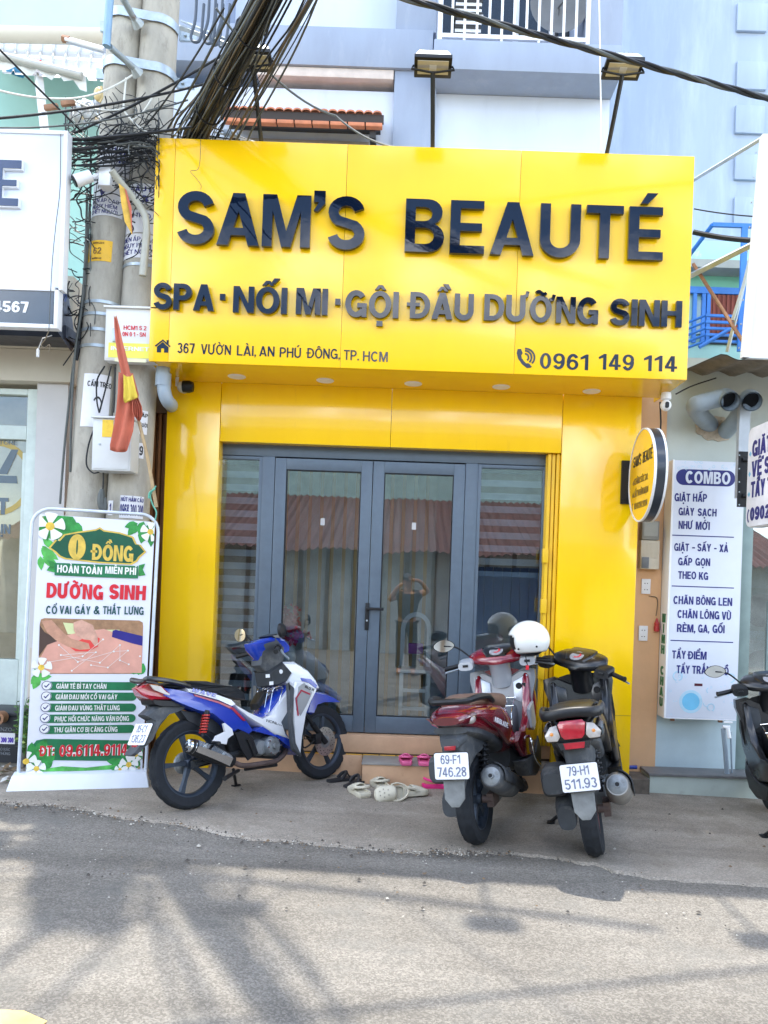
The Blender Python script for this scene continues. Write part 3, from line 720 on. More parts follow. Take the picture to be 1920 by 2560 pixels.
for s, pa, pb, cp in (('SPA', (387, 777), (538, 782), 65), ('·', (552, 779), (565, 780), 65), ('NỐI', (585, 785), (719, 790), 65), ('MI', (741, 790), (820, 792), 65), ('·', (838, 791), (851, 792), 65), ('GỘI', (863, 796), (996, 800), 65),
                      ('ĐẦU', (1024, 800), (1182, 805), 65), ('DƯỠNG', (1208, 806), (1492, 814), 65), ('SINH', (1521, 817), (1699, 822), 65)):
    put_text(sign, FS, s, pa, pb, cp, GLOSSB, .2, y=-.018, depth=.026, each='letter', track=.06)
for s, pa, pb, cp in (('367', (443, 882), (486, 884), 25), ('VƯỜN', (502, 885), (577, 888), 25), ('LÀI,', (592, 889), (640, 890), 25), ('AN', (648, 890), (686, 892), 25), ('PHÚ', (699, 893), (752, 895), 25), ('ĐÔNG,', (768, 895), (850, 898), 25),
                      ('TP.', (859, 900), (897, 901), 25), ('HCM', (907, 903), (969, 905), 25), ('0961', (1349, 921), (1472, 926), 39), ('149', (1496, 923), (1584, 927), 39), ('114', (1609, 927), (1692, 930), 39)):
    put_text(sign, FS, s, pa, pb, cp, GLOSSB, .155 if cp < 30 else .165, depth=.003, name='number' if s[0].isdigit() else 'address_word', track=.1)
# house and telephone symbols
def icon(name, px0, py0, px1, py1, loops):
    (x0, z1), (x1, z0) = loc(px0, py0), loc(px1, py1)
    b = MB(); f = lambda p: (x0 + (x1 - x0) * p[0], z0 + (z1 - z0) * p[1])
    for k, o in enumerate(loops): b.prism([f(p) for p in o], -.003 - k * .0004, 0, back=False)
    return part(name, b, GLOSSB, sign, local=True, smooth=0)
icon('house_symbol', 388, 846, 426, 882, [[(0, .48), (.5, .95), (.74, .72), (.74, .9), (.86, .9), (.86, .6), (1, .48), (.94, .4), (.5, .82), (.06, .4)], [(.14, .4), (.5, .75), (.86, .4), (.86, 0), (.6, 0), (.6, .3), (.4, .3), (.4, 0), (.14, 0)]])
icon('telephone_symbol', 1293, 872, 1338, 920, [[(.02, .98), (.2, 1), (.3, .78), (.26, .7), (.22, .68), (.26, .5), (.4, .32), (.52, .22), (.56, .24), (.66, .22), (.82, .06), (.74, 0), (.55, -.02), (.28, .18), (.06, .48), (-.02, .76)],
     stroke(arc(.42, .55, .2, .2, -50, 90, 8), .09), stroke(arc(.42, .55, .36, .36, -45, 90, 10), .09), stroke(arc(.42, .55, .52, .48, -40, 90, 12), .09)])
# ------------------------------------------------------------------ house behind and above
def pxpoly(b, pts, Y, th, mi=0):
    b.prism([XZ(px, py, Y) for px, py in pts], Y, Y + th, mi=mi)
house = thing('upper_house', 'pale blue rendered house with blue grey bands and railed balcony above the yellow sign', 'house', (0, 2, 0))
HW = 1.75
b = MB(); zt9 = 9.6
x0h, x1h = X(380, 300, 2.0), X(1553, 200, HW - .55)
b.box(x0h, x1h, 2.0, 6, -.1, zt9); b.box(x0h + .01, x1h - .01, 1.59, 1.998, -.1, min(Z(820, 160, HW - .3), Z(1300, 178, HW - .55)) - .004)
part('wall', b, WALLW, house, smooth=0)
yb = HW - .3
def zrow(px, py, Y): return Z(px, py, Y)
b = MB()
za = zrow(750, 60, yb); zb_ = zrow(820, 160, yb)
xm1 = X(1085, 120, yb)
b.box(x0h, X(1082, 120, yb), yb + .02, 2.0 - .001, zb_, za); part('floor_band', b, BANDB, house, bevel=.006)
# pale soffit strip below the band
b = MB(); b.box(X(640, 170, yb), X(984, 178, yb), yb + .05, 1.999, zb_ - .10, zb_ - .002); part('cornice', b, M_('warm_cornice', (.66, .58, .52), .85), house, bevel=.01)
b = MB(); b.box(X(984, 250, yb), X(1090, 250, yb), yb + .06, 1.999, 0, zb_ - .001); part('pilaster', b, BANDB, house, bevel=.006)
b = MB(); b.box(X(990, 40, yb), X(1092, 40, yb), yb + .06, 1.999, za + .002, zt9); part('pilaster', b, BANDB, house, bevel=.006)
b = MB(); b.box(x0h, X(552, 150, yb), yb + .1, 1.999, zrow(450, 40, yb), zt9); part('pilaster', b, BANDB, house, bevel=.006)
# balcony
yk = HW - .55
zk0, zk1 = Z(1300, 178, yk), Z(1300, 104, yk)
b = MB(); b.box(X(1084, 150, yk), x1h, yk, 1.999, zk0, zk1); part('balcony_slab', b, BANDB, house, bevel=.006)
b = MB(); b.box(X(1478, 60, yk), x1h, yk + .01, 1.999, zk1 + .002, zt9); part('balcony_pier', b, BANDB, house, bevel=.006)
rail = MB(); rx0, rx1 = X(1100, 60, yk), X(1474, 70, yk)
zr = Z(1290, 87, yk); zb0 = Z(1290, 102, yk) - .03
rail.box(rx0 - .02, rx0 + .025, yk + .03, yk + .07, zb0, zt9 - 1.5); rail.box(rx1 - .025, rx1 + .02, yk + .03, yk + .07, zb0, zt9 - 1.5)
rail.box(rx0 + .026, rx1 - .026, yk + .035, yk + .065, zr - .02, zr + .02); rail.box(rx0 + .026, rx1 - .026, yk + .035, yk + .065, zr + .95, zr + .99)
k = 12
for i in range(1, k):
    x = rx0 + (rx1 - rx0) * i / k; rail.box(x - .012, x + .012, yk + .04, yk + .06, (zb0 if i % 3 == 2 else zr) + .0, zr + .95)
part('balcony_railing', rail, WHITE, house, smooth=0)
b = MB(); b.box(rx0 + .05, rx1 - .05, 1.985, 1.998, zk1 + .02, zk1 + 1.9); part('balcony_door', b, M_('dark_glass', (.02, .025, .03), .08, spec=.8), house, smooth=0)
b = MB()
for px in (1160, 1290, 1380): x = X(px, 60, 1.96); b.box(x - .03, x + .03, 1.95, 1.984, zk1 + .02, zk1 + 1.9)
part('door_frame', b, WHITE, house, smooth=0)
# washing on the balcony: striped cloth
b = MB(); c = MB(); xs0, xs1 = X(1140, 50, yk + .25), X(1205, 50, yk + .25); z = zk1 + .12; i = 0
while z < zk1 + 1.3:
    (b if i % 2 else c).box(xs0 + .01 * math.sin(i), xs1 + .01 * math.sin(i), yk + .25 + .015 * math.sin(i * .7), yk + .262 + .015 * math.sin(i * .7), z, z + .034); z += .0345; i += 1
cl = thing('striped_laundry', 'black and white striped cloth hanging inside the balcony railing', 'laundry', ((xs0 + xs1) / 2, yk + .25, zk1))
part('dark_stripes', b, BLACKI, cl, smooth=0); part('white_stripes', c, WHITE, cl, smooth=0)
# round fan-like thing on balcony: satellite dish
b = MB(); c_ = P(1395, 22, yk + .35)
b.lathe([(.30, -.07), (.24, -.04), (.15, -.015), (0, 0)], 28, 'y', (c_.x, c_.y, c_.z)); b.tube([(c_.x, c_.y - .02, c_.z), (c_.x + .08, c_.y - .3, c_.z - .05)], .012); b.tube([(c_.x, c_.y, c_.z), (c_.x, c_.y + .05, c_.z - .38)], .02)
solo('satellite_dish', b, M_('dish_grey', (.16, .17, .18), .5), 'dark round dish with white ribs standing on the balcony', 'dish')
# tiled eave over the hidden window
eave = thing('tiled_canopy', 'small terracotta tiled canopy on dark brackets over the window above the sign', 'canopy', P(750, 290, 1.6))
ye = 1.25; xa, xb = X(556, 250, ye), X(955, 275, ye)
ze0, ze1 = Z(750, 279, ye), Z(750, 262, 1.7)
b = MB(); n_ = 18
for i in range(n_):
    x = xa + (xb - xa) * (i + .5) / n_; r_ = (xb - xa) / n_ * .5
    up = [Vector((x + r_ * math.cos(R(a)) * 1.0, 0, r_ * .62 * math.sin(R(a)))) for a in range(0, 181, 30)]
    v = [(p.x, ye - .02, ze0 + p.z) for p in up] + [(p.x, 2.0, ze0 + .28 + p.z) for p in up] + [(p.x, ye - .02, ze0 + p.z - .016) for p in up]
    m_ = len(up); fs = [(j, j + 1, m_ + j + 1, m_ + j) for j in range(m_ - 1)] + [(2 * m_ + j, 2 * m_ + j + 1, j + 1, j) for j in range(m_ - 1)]
    b.add(v, fs)
TERRA = M_('clay_tile', (.55, .20, .10), .7, var=.2, scale=8)
part('roof_tiles', b, TERRA, eave)
b = MB(); b.box(xa - .01, xb + .02, ye, ye + .03, ze0 - .085, ze0 - .005); part('fascia_board', b, M_('dark_brown_wood', (.04, .03, .026), .7), eave)
b = MB()
for i in range(9):
    x = xa + (xb - xa) * i / 9 + .02; b.box(x, x + (xb - xa) / 9 - .012, ye - .01, ye + .06, ze0 - .125, ze0 - .088)
part('edge_tiles', b, TERRA, eave, bevel=.006)
b = MB()
for i in range(5): b.box(xa + .05, xb - .02, ye + .1 + i * .13, ye + .15 + i * .13, ze0 - .09 + i * .045, ze0 - .03 + i * .045)
for x in (xa + .06, xb - .12):
    b.box(x, x + .06, ye + .06, 1.99, ze0 - .20, ze0 - .127); b.box(x, x + .06, 1.45, 1.587, ze0 - .95, ze0 - .201)
part('brackets', b, M_('bracket_dark', (.03, .03, .033), .6), eave, bevel=.004)
b = MB(); b.box(xa + .14, xb - .14, 1.565, 1.589, ze0 - 1.3, ze0 - .1); part('window_shutter', b, M_('beige_shutter', (.34, .31, .28), .7), house, smooth=0)
b = MB(); b.box(x0h, xb + .6, 1.55, 1.589, Z(600, 366, 1.55) - .1, Z(600, 366, 1.55)); part('ledge', b, WALLW, house, smooth=0)
# neighbour's tall side wall on the right
side = thing('neighbour_tower_wall', 'tall stained blue grey side wall with raised square panels beside the balcony', 'wall', (3.5, 2.4, 0))
b = MB(); b.box(x1h - .4, 9, 2.4, 3.4, 0, 11); part('wall', b, SIDEW, side, smooth=0)
for (a, c_, d, e) in ((1846, 4, 1918, 76), (1845, 150, 1918, 222), (1842, 260, 1912, 332), (1840, 384, 1895, 448), (1838, 490, 1888, 560)):
    b = MB(); (xa_, za_), (xb_, zb2) = XZ(a, c_, 2.35), XZ(d, e, 2.35); b.box(xa_, xb_, 2.36, 2.399, zb2, za_); part('raised_panel', b, SIDEW, side, bevel=.008)
# mint green house with blue balcony, right
mint = thing('mint_house', 'mint green house with blue window and blue railing beyond the truss', 'house', (3.6, 2, 0))
YM = 2.0
b = MB(); (xa_, _) = XZ(1690, 700, YM); zt_ = Z(1800, 603, YM)
b.box(xa_, 8, YM, YM + .35, 2.4, zt_); part('wall', b, MINT, mint, smooth=0)
b = MB(); b.box(xa_, 8, YM - .25, YM - .002, Z(1800, 664, YM - .25) - .02, Z(1800, 656, YM - .25) + .03); part('canopy', b, M_('grey_slab', (.34, .36, .33), .8), mint)
b = MB(); b.box(xa_, 8, YM - .02, YM - .003, Z(1800, 728, YM), Z(1800, 672, YM)); part('green_panel', b, GREENW, mint, smooth=0)
BLUE = M_('blue_paint', (.03, .17, .52), .45, var=.15, scale=8)
b = MB(); wx0, wx1 = X(1725, 800, YM), X(1885, 800, YM); wz0, wz1 = Z(1800, 862, YM), Z(1800, 728, YM)
b.box(wx0 - .3, wx1 + .4, YM - .06, YM - .022, wz1 - .05, wz1 + .02)
for x in (X(1732, 800, YM), X(1754, 800, YM), X(1766, 800, YM)): b.box(x - .02, x + .02, YM - .055, YM - .021, wz0, wz1 - .051)
part('window_frame', b, BLUE, mint, smooth=0)
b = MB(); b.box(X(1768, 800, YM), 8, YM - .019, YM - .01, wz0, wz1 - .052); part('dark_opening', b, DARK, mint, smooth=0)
b = MB(); b.box(X(1734, 800, YM), X(1752, 800, YM), YM - .03, YM - .02, wz0 + .1, wz1 - .12); part('pane', b, M_('pale_pane', (.30, .42, .42), .2), mint, smooth=0)
b = MB(); v = []
for i in range(13):
    x = X(1770, 800, YM) + .025 * i; b.box(x, x + .025, YM - .05 - .012 * (i % 2), YM - .045 - .012 * (i % 2), wz0 + .1, wz1 - .06)
part('window_drape', b, M_('rust_curtain', (.22, .06, .04), .9), mint, smooth=0)
b = MB(); yr = YM - .5
for py in (792, 808, 824, 840, 856): a = XZ(1727, py + (10 if py < 810 else 4), yr); c_ = XZ(1900, py, yr); z = c_[1]; b.box(XZ(1765, py, yr)[0], 8, yr, yr + .03, z - .012, z + .012); b.tube([(XZ(1765, py, yr)[0], yr + .015, z), (a[0] - .1, YM - .03, z - .03)], .014)
xq = X(1853, 760, yr); b.box(xq - .03, xq + .03, yr - .032, yr - .002, Z(1850, 880, yr), Z(1860, 565, yr))
zq = Z(1850, 566, yr); b.box(X(1780, 560, yr), 8, yr - .03, yr, zq - .02, zq + .02); b.tube([(X(1780, 560, yr), yr - .015, zq), (X(1700, 600, YM), YM - .03, zq - .25)], .022)
b.tube([(X(1748, 868, yr), yr, Z(1748, 868, yr)), (X(1825, 822, yr), yr, Z(1825, 822, yr))], .02)
part('railing', b, BLUE, mint, smooth=0)
# right neighbour: white light box sign seen at its end, its truss, the corrugated canopy
rsign = thing('white_lightbox', 'tall blank white sign box edge with riveted aluminium frame at the picture border', 'sign box', P(1890, 880, -.7))
p0, p1 = P(1858, 894, -.62), P(1908, 338, -.80)
b = MB()
def qbox(p0, p1, w, d, b):
    v = []
    for p in (p0, p1):
        v += [(p.x, p.y, p.z), (p.x + w, p.y, p.z), (p.x + w, p.y + d, p.z), (p.x, p.y + d, p.z)]
    b.add(v, [(0, 3, 2, 1), (4, 5, 6, 7), (0, 1, 5, 4), (1, 2, 6, 5), (2, 3, 7, 6), (3, 0, 4, 7)])
qbox(p0, p1, 3, .04, b); part('box', b, M_('lightbox_white', (.74, .79, .80), .35, var=.04), rsign, smooth=0)
b = MB(); e = Vector((-.012, -.02, 0)); qbox(p0 + e, p1 + e, .05, .05, b); part('edge_trim', b, WHITE, rsign, smooth=0)
b = MB()
for i in range(9):
    p = p0.lerp(p1, (i + .5) / 9); b.lathe([(0, -.006), (.008, -.004), (.008, 0)], 8, 'x', (p.x - .013, p.y + .06, p.z))
part('rivets', b, STEEL, rsign)
tr = thing('sign_truss', 'galvanised and rusty steel truss bars holding the white sign box', 'truss', P(1800, 760, -.2))
for a, ya, c_, yc, r_, m_ in (((1725, 690), .1, (1880, 612), -.45, .026, STEEL), ((1733, 660), .1, (1858, 855), -.4, .016, RUST), ((1880, 630), -.45, (1818, 880), -.2, .016, STEEL), ((1862, 705), -.4, (1832, 800), -.3, .016, STEEL), ((1735, 450), .3, (1915, 340), -.5, .018, STEEL)):
    b = MB(); b.tube([P(*a, ya), P(*c_, yc)], r_, 4); part('truss_bar', b, m_, tr, smooth=0)
can = MB(); z0 = Z(1730, 918, .1); n_ = 60; v = []; fs = []
xA, xB = X(1722, 915, .1), 5.2
for i in range(n_ + 1):
    x = xA + (xB - xA) * i / n_; dz = .022 * math.sin(i * 1.15)
    v += [(x, -.45, Z(1850, 893, -.45) + dz), (x, .6, Z(1850, 893, -.45) + .12 + dz)]
for i in range(n_): fs.append((2 * i, 2 * i + 2, 2 * i + 3, 2 * i + 1))
can.add(v, fs)
can.add([(p[0], p[1], p[2] - .008) for p in v], fs)
solo('corrugated_canopy', can, M_('old_cement_sheet', (.22, .19, .15), .9, var=.3, scale=9), 'weathered corrugated canopy over the laundry front', 'canopy', smooth=60)

# ------------------------------------------------------------------ floodlights on the sign
def lamp(base, top, yaw, label):
    b0, t0 = base, top
    t_ = thing('floodlight', label, 'floodlight', b0, group='floodlights on arms above the yellow sign')
    b = MB(); b.tube([b0, b0.lerp(t0, .5) + Vector((0, -.01, 0)), t0], .016, 4); part('arm', b, BLACKP, t_, smooth=0)
    b = MB(); b.box(b0.x - .03, b0.x + .03, b0.y - .03, b0.y + .05, b0.z - .02, b0.z + .004); part('foot_plate', b, STEEL, t_)
    M = Matrix.Translation(t0 + Vector((0, 0, .045))) @ Matrix.Rotation(yaw, 4, 'Z') @ Matrix.Rotation(R(-10), 4, 'X')
    # head lies in its own frame: y towards the shop, glass underneath
    b = MB(); w, d = .132, .088
    b.box(-w, w, -d, d, -.02, .012, M=M); hd = part('housing', b, BLACKP, t_, bevel=.006)
    b = MB(); v = [(-w * .95, -d * .9, .0125), (w * .95, -d * .9, .0125), (w * .95, d * .9, .0125), (-w * .95, d * .9, .0125), (-w * .75, -d * .55, .075), (w * .75, -d * .55, .075), (w * .75, d * .6, .075), (-w * .75, d * .6, .075)]
    b.add(v, [(0, 3, 2, 1), (4, 5, 6, 7), (0, 1, 5, 4), (1, 2, 6, 5), (2, 3, 7, 6), (3, 0, 4, 7)], M=M)
    for i in range(7): x = -.09 + .03 * i; b.box(x - .003, x + .003, -d * .5, d * .55, .0755, .09, M=M)
    part('heat_sink', b, M_('lamp_grey', (.28, .32, .33), .45, metal=.3) if 'lamp_grey' not in MATS else MATS['lamp_grey'], hd)
    b = MB(); b.box(-w * .82, w * .82, -d * .70, d * .60, -.0225, -.0205, M=M); part('glass', b, M_('lamp_glass', (.50, .47, .38), .12, spec=.8) if 'lamp_glass' not in MATS else MATS['lamp_glass'], hd)
    b = MB(); b.box(-.025, .025, -.03, .02, -.0245, -.0227, M=M); b.box(-w * .82, w * .82, -d * .72, -d * .702, -.024, -.0205, M=M); part('diode', b, M_('diode', (.75, .72, .6), .3) if 'diode' not in MATS else MATS['diode'], hd)
    b = MB(); b.tube([M @ Vector((-w - .004, 0, -.004)), M @ Vector((-w - .02, 0, -.03)), t0 - Vector((0, 0, .005)), M @ Vector((w + .02, 0, -.03)), M @ Vector((w + .004, 0, -.004))], .008, 6); part('yoke', b, BLACKP, t_)
zb1 = sz1
for (bx, by), (tx, ty), yd, lab in (((655, 352), (633, 165), -1.0, 'black floodlight on a leaning arm half behind the cable bundle'), ((1082, 366), (1082, 180), -1.0, 'black floodlight on an upright arm over the middle of the sign'), ((1515, 382), (1556, 186), -1.0, 'black floodlight on an arm crossed by the thick overhead cable')):
    p = P(bx, by, SY + .06); p.z = zb1 - .005; lamp(p, P(tx, ty, yd), 0, lab)

# ------------------------------------------------------------------ concrete poles
PY = -.3
def pole(c_top, c_low, w_top, w_low, y, label):
    a, c_ = P(*c_top, y), P(*c_low, y)
    d = (a - c_); ra = w_top / 2 * (y + DIST) / FPX; rc = w_low / 2 * (y + DIST) / FPX
    k = (c_.z + .3) / d.z; base = c_ - d * k; rb = rc + (rc - ra) * k
    k2 = (8.6 - c_.z) / d.z; tp = c_ + d * k2; rt = rc + (ra - rc) * k2
    b = MB(); b.tube([base, c_, a, tp], [rb, rc, ra, rt], 28)
    o = thing('utility_pole', label, 'utility pole', base)
    part('shaft', b, CONC, o); return o, (lambda py: c_ + d * ((P(300, py, y).z - c_.z) / d.z)), (lambda z: rc + (ra - rc) * ((z - c_.z) / d.z))
pole1, c1, r1 = pole((320, 0), (221, 1250), 80, 99, PY, 'round grey concrete pole with yellow plate 62 and danger notices')
pole2, c2, r2 = pole((404, 0), (322, 1250), 88, 103, PY + .03, 'round grey concrete pole close behind the yellow sign')
# notices wrapped round the poles
def wrap(parent, cf, rf, pyt, pyb, a0, a1, mats, name, texts=(), lift=.003, border=None):
    ct, cb = cf(pyt), cf(pyb); n = 14; b = MB(); v = []; fs = []
    def pt(u, t, l=lift):
        c = cb.lerp(ct, t); an = R(-90 + a0 + (a1 - a0) * u); r = rf(c.z) + l
        return Vector((c.x + r * math.cos(an), c.y + r * math.sin(an), c.z))
    for i in range(n + 1): v += [pt(i / n, 0), pt(i / n, 1)]
    fs = [(2 * i, 2 * i + 2, 2 * i + 3, 2 * i + 1) for i in range(n)]
    b.add(v, fs); o = part(name, b, mats[0], parent, smooth=60, recalc=False)
    for (s, u0, u1, t0, t1, w, mi) in texts:
        tb = MB()
        for q in letters(s, u0, u1, t0, t1 - t0, w) if isinstance(s, str) else [s]:
            vs = [pt(p.x, p.z, lift + .0025) if abs(p.y) > 1e-7 else pt(p.x, p.z, lift + .001) for p in q.v]
            tb.add(vs, q.f)
        part('lettering', tb, mats[mi], o, smooth=0)
    return o
NOTICE = M_('notice_white', (.72, .72, .74), .6, var=.06, scale=9)
YSTICK = M_('yellow_plate', (.80, .46, .02), .5, var=.1)
def bolt_shape():
    b = MB(); b.prism([(.50, .98), (.62, .98), (.50, .80), (.70, .80), (.48, .60), (.56, .60), (.42, .46), (.36, .62), (.42, .62), (.54, .745), (.34, .745)], -.003, 0, back=False); return b
wrap(pole1, c1, r1, 458, 560, -62, 58, (NOTICE, NAVY), 'danger_notice', [(bolt_shape(), 0, 1, 0, 1, .2, 1), ('ĐIỆN ÁP CAO', .12, .88, .31, .40, .14, 1), ('NGUY HIỂM', .14, .84, .18, .27, .14, 1), ('CHẾT NGƯỜI', .12, .86, .05, .14, .14, 1)])
wrap(pole1, c1, r1, 385, 455, -30, 75, (NOTICE, NAVY), 'danger_notice', [('Cầu'.upper(), .1, .5, .72, .9, .2, 1), ('ĐÁ', .58, .85, .72, .9, .2, 1), ('75', .55, .85, .4, .65, .22, 1)])
wrap(pole1, c1, r1, 621, 672, -52, 34, (YSTICK, M_('plate_brown', (.16, .08, .02), .6)), 'pole_number_plate', [('62', .34, .64, .34, .64, .16, 1), ('VƯỜN LÀI H', .3, .72, .82, .9, .2, 1), ('VƯỜN LÀI', .3, .66, .08, .16, .2, 1), ([MB().prism(rect(.05, .95, .74, .755), -.003, 0, back=False)][0], 0, 1, 0, 1, 0, 1), ([MB().prism(rect(.05, .95, .22, .235), -.003, 0, back=False)][0], 0, 1, 0, 1, 0, 1)])
wrap(pole1, c1, r1, 948, 1078, -18, 62, (NOTICE, BLACKI), 'poster', [('CẤM TRÈO', .16, 1.02, .76, .86, .2, 1), (MB().prism(stroke(arc(.55, .42, .14, .14, -60, 150, 12), .04), -.003, 0, back=False), 0, 1, 0, 1, 0, 1)])
wrap(pole2, c2, r2, 480, 530, -50, 60, (NOTICE, NAVY), 'poster', [('CẦU ĐÁ', .1, .95, .6, .85, .2, 1), ('1 37', .1, .9, .1, .4, .22, 1)])
wrap(pole2, c2, r2, 545, 600, -66, 40, (NOTICE, NAVY), 'danger_notice', [('CẤM TRÈO', .1, .9, .66, .86, .16, 1)])
wrap(pole2, c2, r2, 603, 662, -66, 60, (NOTICE, NAVY), 'danger_notice', [('ĐIỆN ÁP CAO', .06, .9, .68, .86, .14, 1), ('NGUY HIỂM', .06, .8, .42, .6, .14, 1), ('CHẾT NGƯỜI', .03, .92, .15, .33, .14, 1)])
wrap(pole2, c2, r2, 1032, 1090, -5, 58, (NOTICE, BLACKI), 'poster', [('ĐIỆN ÁP', .1, 1, .72, .88, .2, 1), ('CHẾT NGƯỜI', .1, 1, .3, .46, .2, 1)])
wrap(pole2, c2, r2, 1112, 1150, 0, 52, (NOTICE, BLACKI), 'poster', [('0979', .05, .95, .2, .8, .2, 1)])
wrap(pole2, c2, r2, 1243, 1298, -2, 62, (NOTICE, NAVY), 'poster', [('HÚT HẦM CẦU', .03, .97, .74, .92, .2, 1), ('0968 300 300', .02, .98, .12, .62, .18, 1)])
wrap(pole2, c2, r2, 1256, 1292, -42, -22, (NOTICE, NAVY), 'poster', [('1', .4, .7, .2, .8, .2, 1)])
# steel bands, bolts and stays
def band(parent, fn, rad, py, h, mat=STEEL, name='steel_band'):
    c = fn(py); r = rad(c.z); b = MB(); b.lathe([(r + .002, -h), (r + .006, -h), (r + .006, h), (r + .002, h)], 32, 'z', (c.x, c.y, c.z), closed=True); return part(name, b, mat, parent)
for py in (838, 878, 770, 800): band(pole1, c1, r1, py, .012)
for py in (677,): band(pole2, c2, r2, py, .012)
clampm = STEEL
for py in (58, 178):
    ca, cb = c1(py), c2(py); ra, rb = r1(ca.z), r2(cb.z); pts = []
    for a in range(160, 271, 10): pts.append((ca.x + (ra + .012) * math.cos(R(a)), ca.y + (ra + .012) * math.sin(R(a)), ca.z))
    for a in range(270, 381, 10): pts.append((cb.x + (rb + .012) * math.cos(R(a)), cb.y + (rb + .012) * math.sin(R(a)), cb.z - .05))
    b = MB(); v = []
    for p in pts: v += [(p[0], p[1], p[2] - .035), (p[0], p[1], p[2] + .035)]
    b.add(v, [(2 * i, 2 * i + 2, 2 * i + 3, 2 * i + 1) for i in range(len(pts) - 1)])
    b.add([(p[0] * 1.0, p[1] - .006, p[2]) for p in v], [(2 * i, 2 * i + 2, 2 * i + 3, 2 * i + 1) for i in range(len(pts) - 1)])
    e = Vector(pts[-1]); b.box(e.x, e.x + .14, e.y - .012, e.y + .012, e.z - .04, e.z + .04); b.lathe([(0, 0), (.014, 0), (.014, .02), (0, .02)], 8, 'y', (e.x + .05, e.y - .032, e.z))
    s_ = Vector(pts[0]); b.box(s_.x - .09, s_.x, s_.y - .012, s_.y + .012, s_.z - .04, s_.z + .04)
    part('clamp', b, STEEL, pole1 if py > 100 else pole2)
for pa, pb in (((305, -8), (335, 46)), ((275, 118), (333, 168))):
    b = MB(); A, B_ = P(*pa, -.75), P(*pb, -.5); b.tube([A, B_], .024, 10); b.tube([B_, B_ + Vector((.02, .05, -.02))], [.026, .05], 8)
    part('stay_pipe', b, MATS.get('rust_galv') or M_('rust_galv', (.36, .40, .40), .5, metal=.4, spots=(10, .62, .75, (.25, .12, .06))), pole1)
b = MB(); b.tube([P(279, -60, -.78), P(266, 116, -.78)], .028, 12); part('conduit', b, M_('blue_pvc', (.22, .36, .50), .4), pole1)
arm = MB(); A, B_ = P(452, 68, -.45), P(590, 118, -.6)
arm.tube([A, B_], .022, 4); arm.tube([A + Vector((0, 0, .05)), B_ + Vector((0, 0, .03))], .008, 6)
part('cross_arm', arm, STEEL, pole2, smooth=0)

# ------------------------------------------------------------------ cables
def sagcurve(a, b_, sag, n=14):
    a, b_ = Vector(a), Vector(b_); return [a.lerp(b_, i / n) - Vector((0, 0, sag * 4 * (i / n) * (1 - i / n))) for i in range(n + 1)]
def cable(pts, r, mat, label, group=None, n=6, name='overhead_cable', sm=5):
    b = MB(); b.tube(smoothpath(pts, sm) if sm else pts, r, n)
    return solo(name, b, mat, label, 'cable', group)
rnd = random.Random(21)
bundle_a, bundle_b = P(484, 350, -.42), P(672, -5, -1.72)
bd = (bundle_b - bundle_a); far = bundle_a + bd * 7.2 + Vector((0, 0, .9))
side1 = Vector((bd.y, -bd.x, 0)).normalized(); up1 = Vector((0, 0, 1))
axis = []
for t in (0, .3, .65, 1.0, 1.8, 3.2, 5, 7.2):
    p = bundle_a + bd * t; axis.append((p + Vector((0, 0, .9 * (t / 7.2) ** 2)), t))
for i in range(92):
    a = rnd.uniform(0, 2 * PI); rad = math.sqrt(rnd.random()) * .088
    da, ph = rnd.uniform(-.7, .7), rnd.uniform(0, 6)
    loose = 1.0 if i < 70 else rnd.uniform(1.5, 3.0)
    sx_ = rnd.uniform(-.42, .02) if i % 3 == 0 else rnd.uniform(-.12, .10)
    pts = []
    for p, t in axis:
        an = a + da * t + .4 * math.sin(ph + t * 3); rr = rad * loose * (1 + .25 * math.sin(ph + 2 * t)) * (1 if t > .2 else 1.25)
        off = side1 * (math.cos(an) * rr - (.10 if loose > 1 else 0)) + up1 * (math.sin(an) * rr * (.75 if loose > 1 else 1))
        pts.append(p + off)
    q0 = pts[0] + Vector((rnd.uniform(-.12, .02), rnd.uniform(.02, .12), rnd.uniform(-.22, -.12)))
    pts = [q0] + pts
    m_ = CABLEB if rnd.random() < .2 else (CABLEG if rnd.random() < .35 else CABLE)
    cable(pts, rnd.choice((.003, .004, .005, .007, .009)), m_, 'strand of the thick cable bundle slanting up over the street', 'strands of the thick cable bundle', n=5, sm=4)
for t, lab in ((.25, 'lowest'), (.52, 'middle'), (.8, 'highest')):
    p = bundle_a + bd * t; q = [p + side1 * (math.cos(a) * .10) + up1 * (math.sin(a) * .10) for a in [2 * PI * k / 16 for k in range(17)]]
    solo('cable_tie', MB().tube(q, .006, 5), BLACKP, 'dark tie wrapped round the thick slanting cable bundle, %s of three' % lab, 'cable tie', 'ties round the cable bundle')
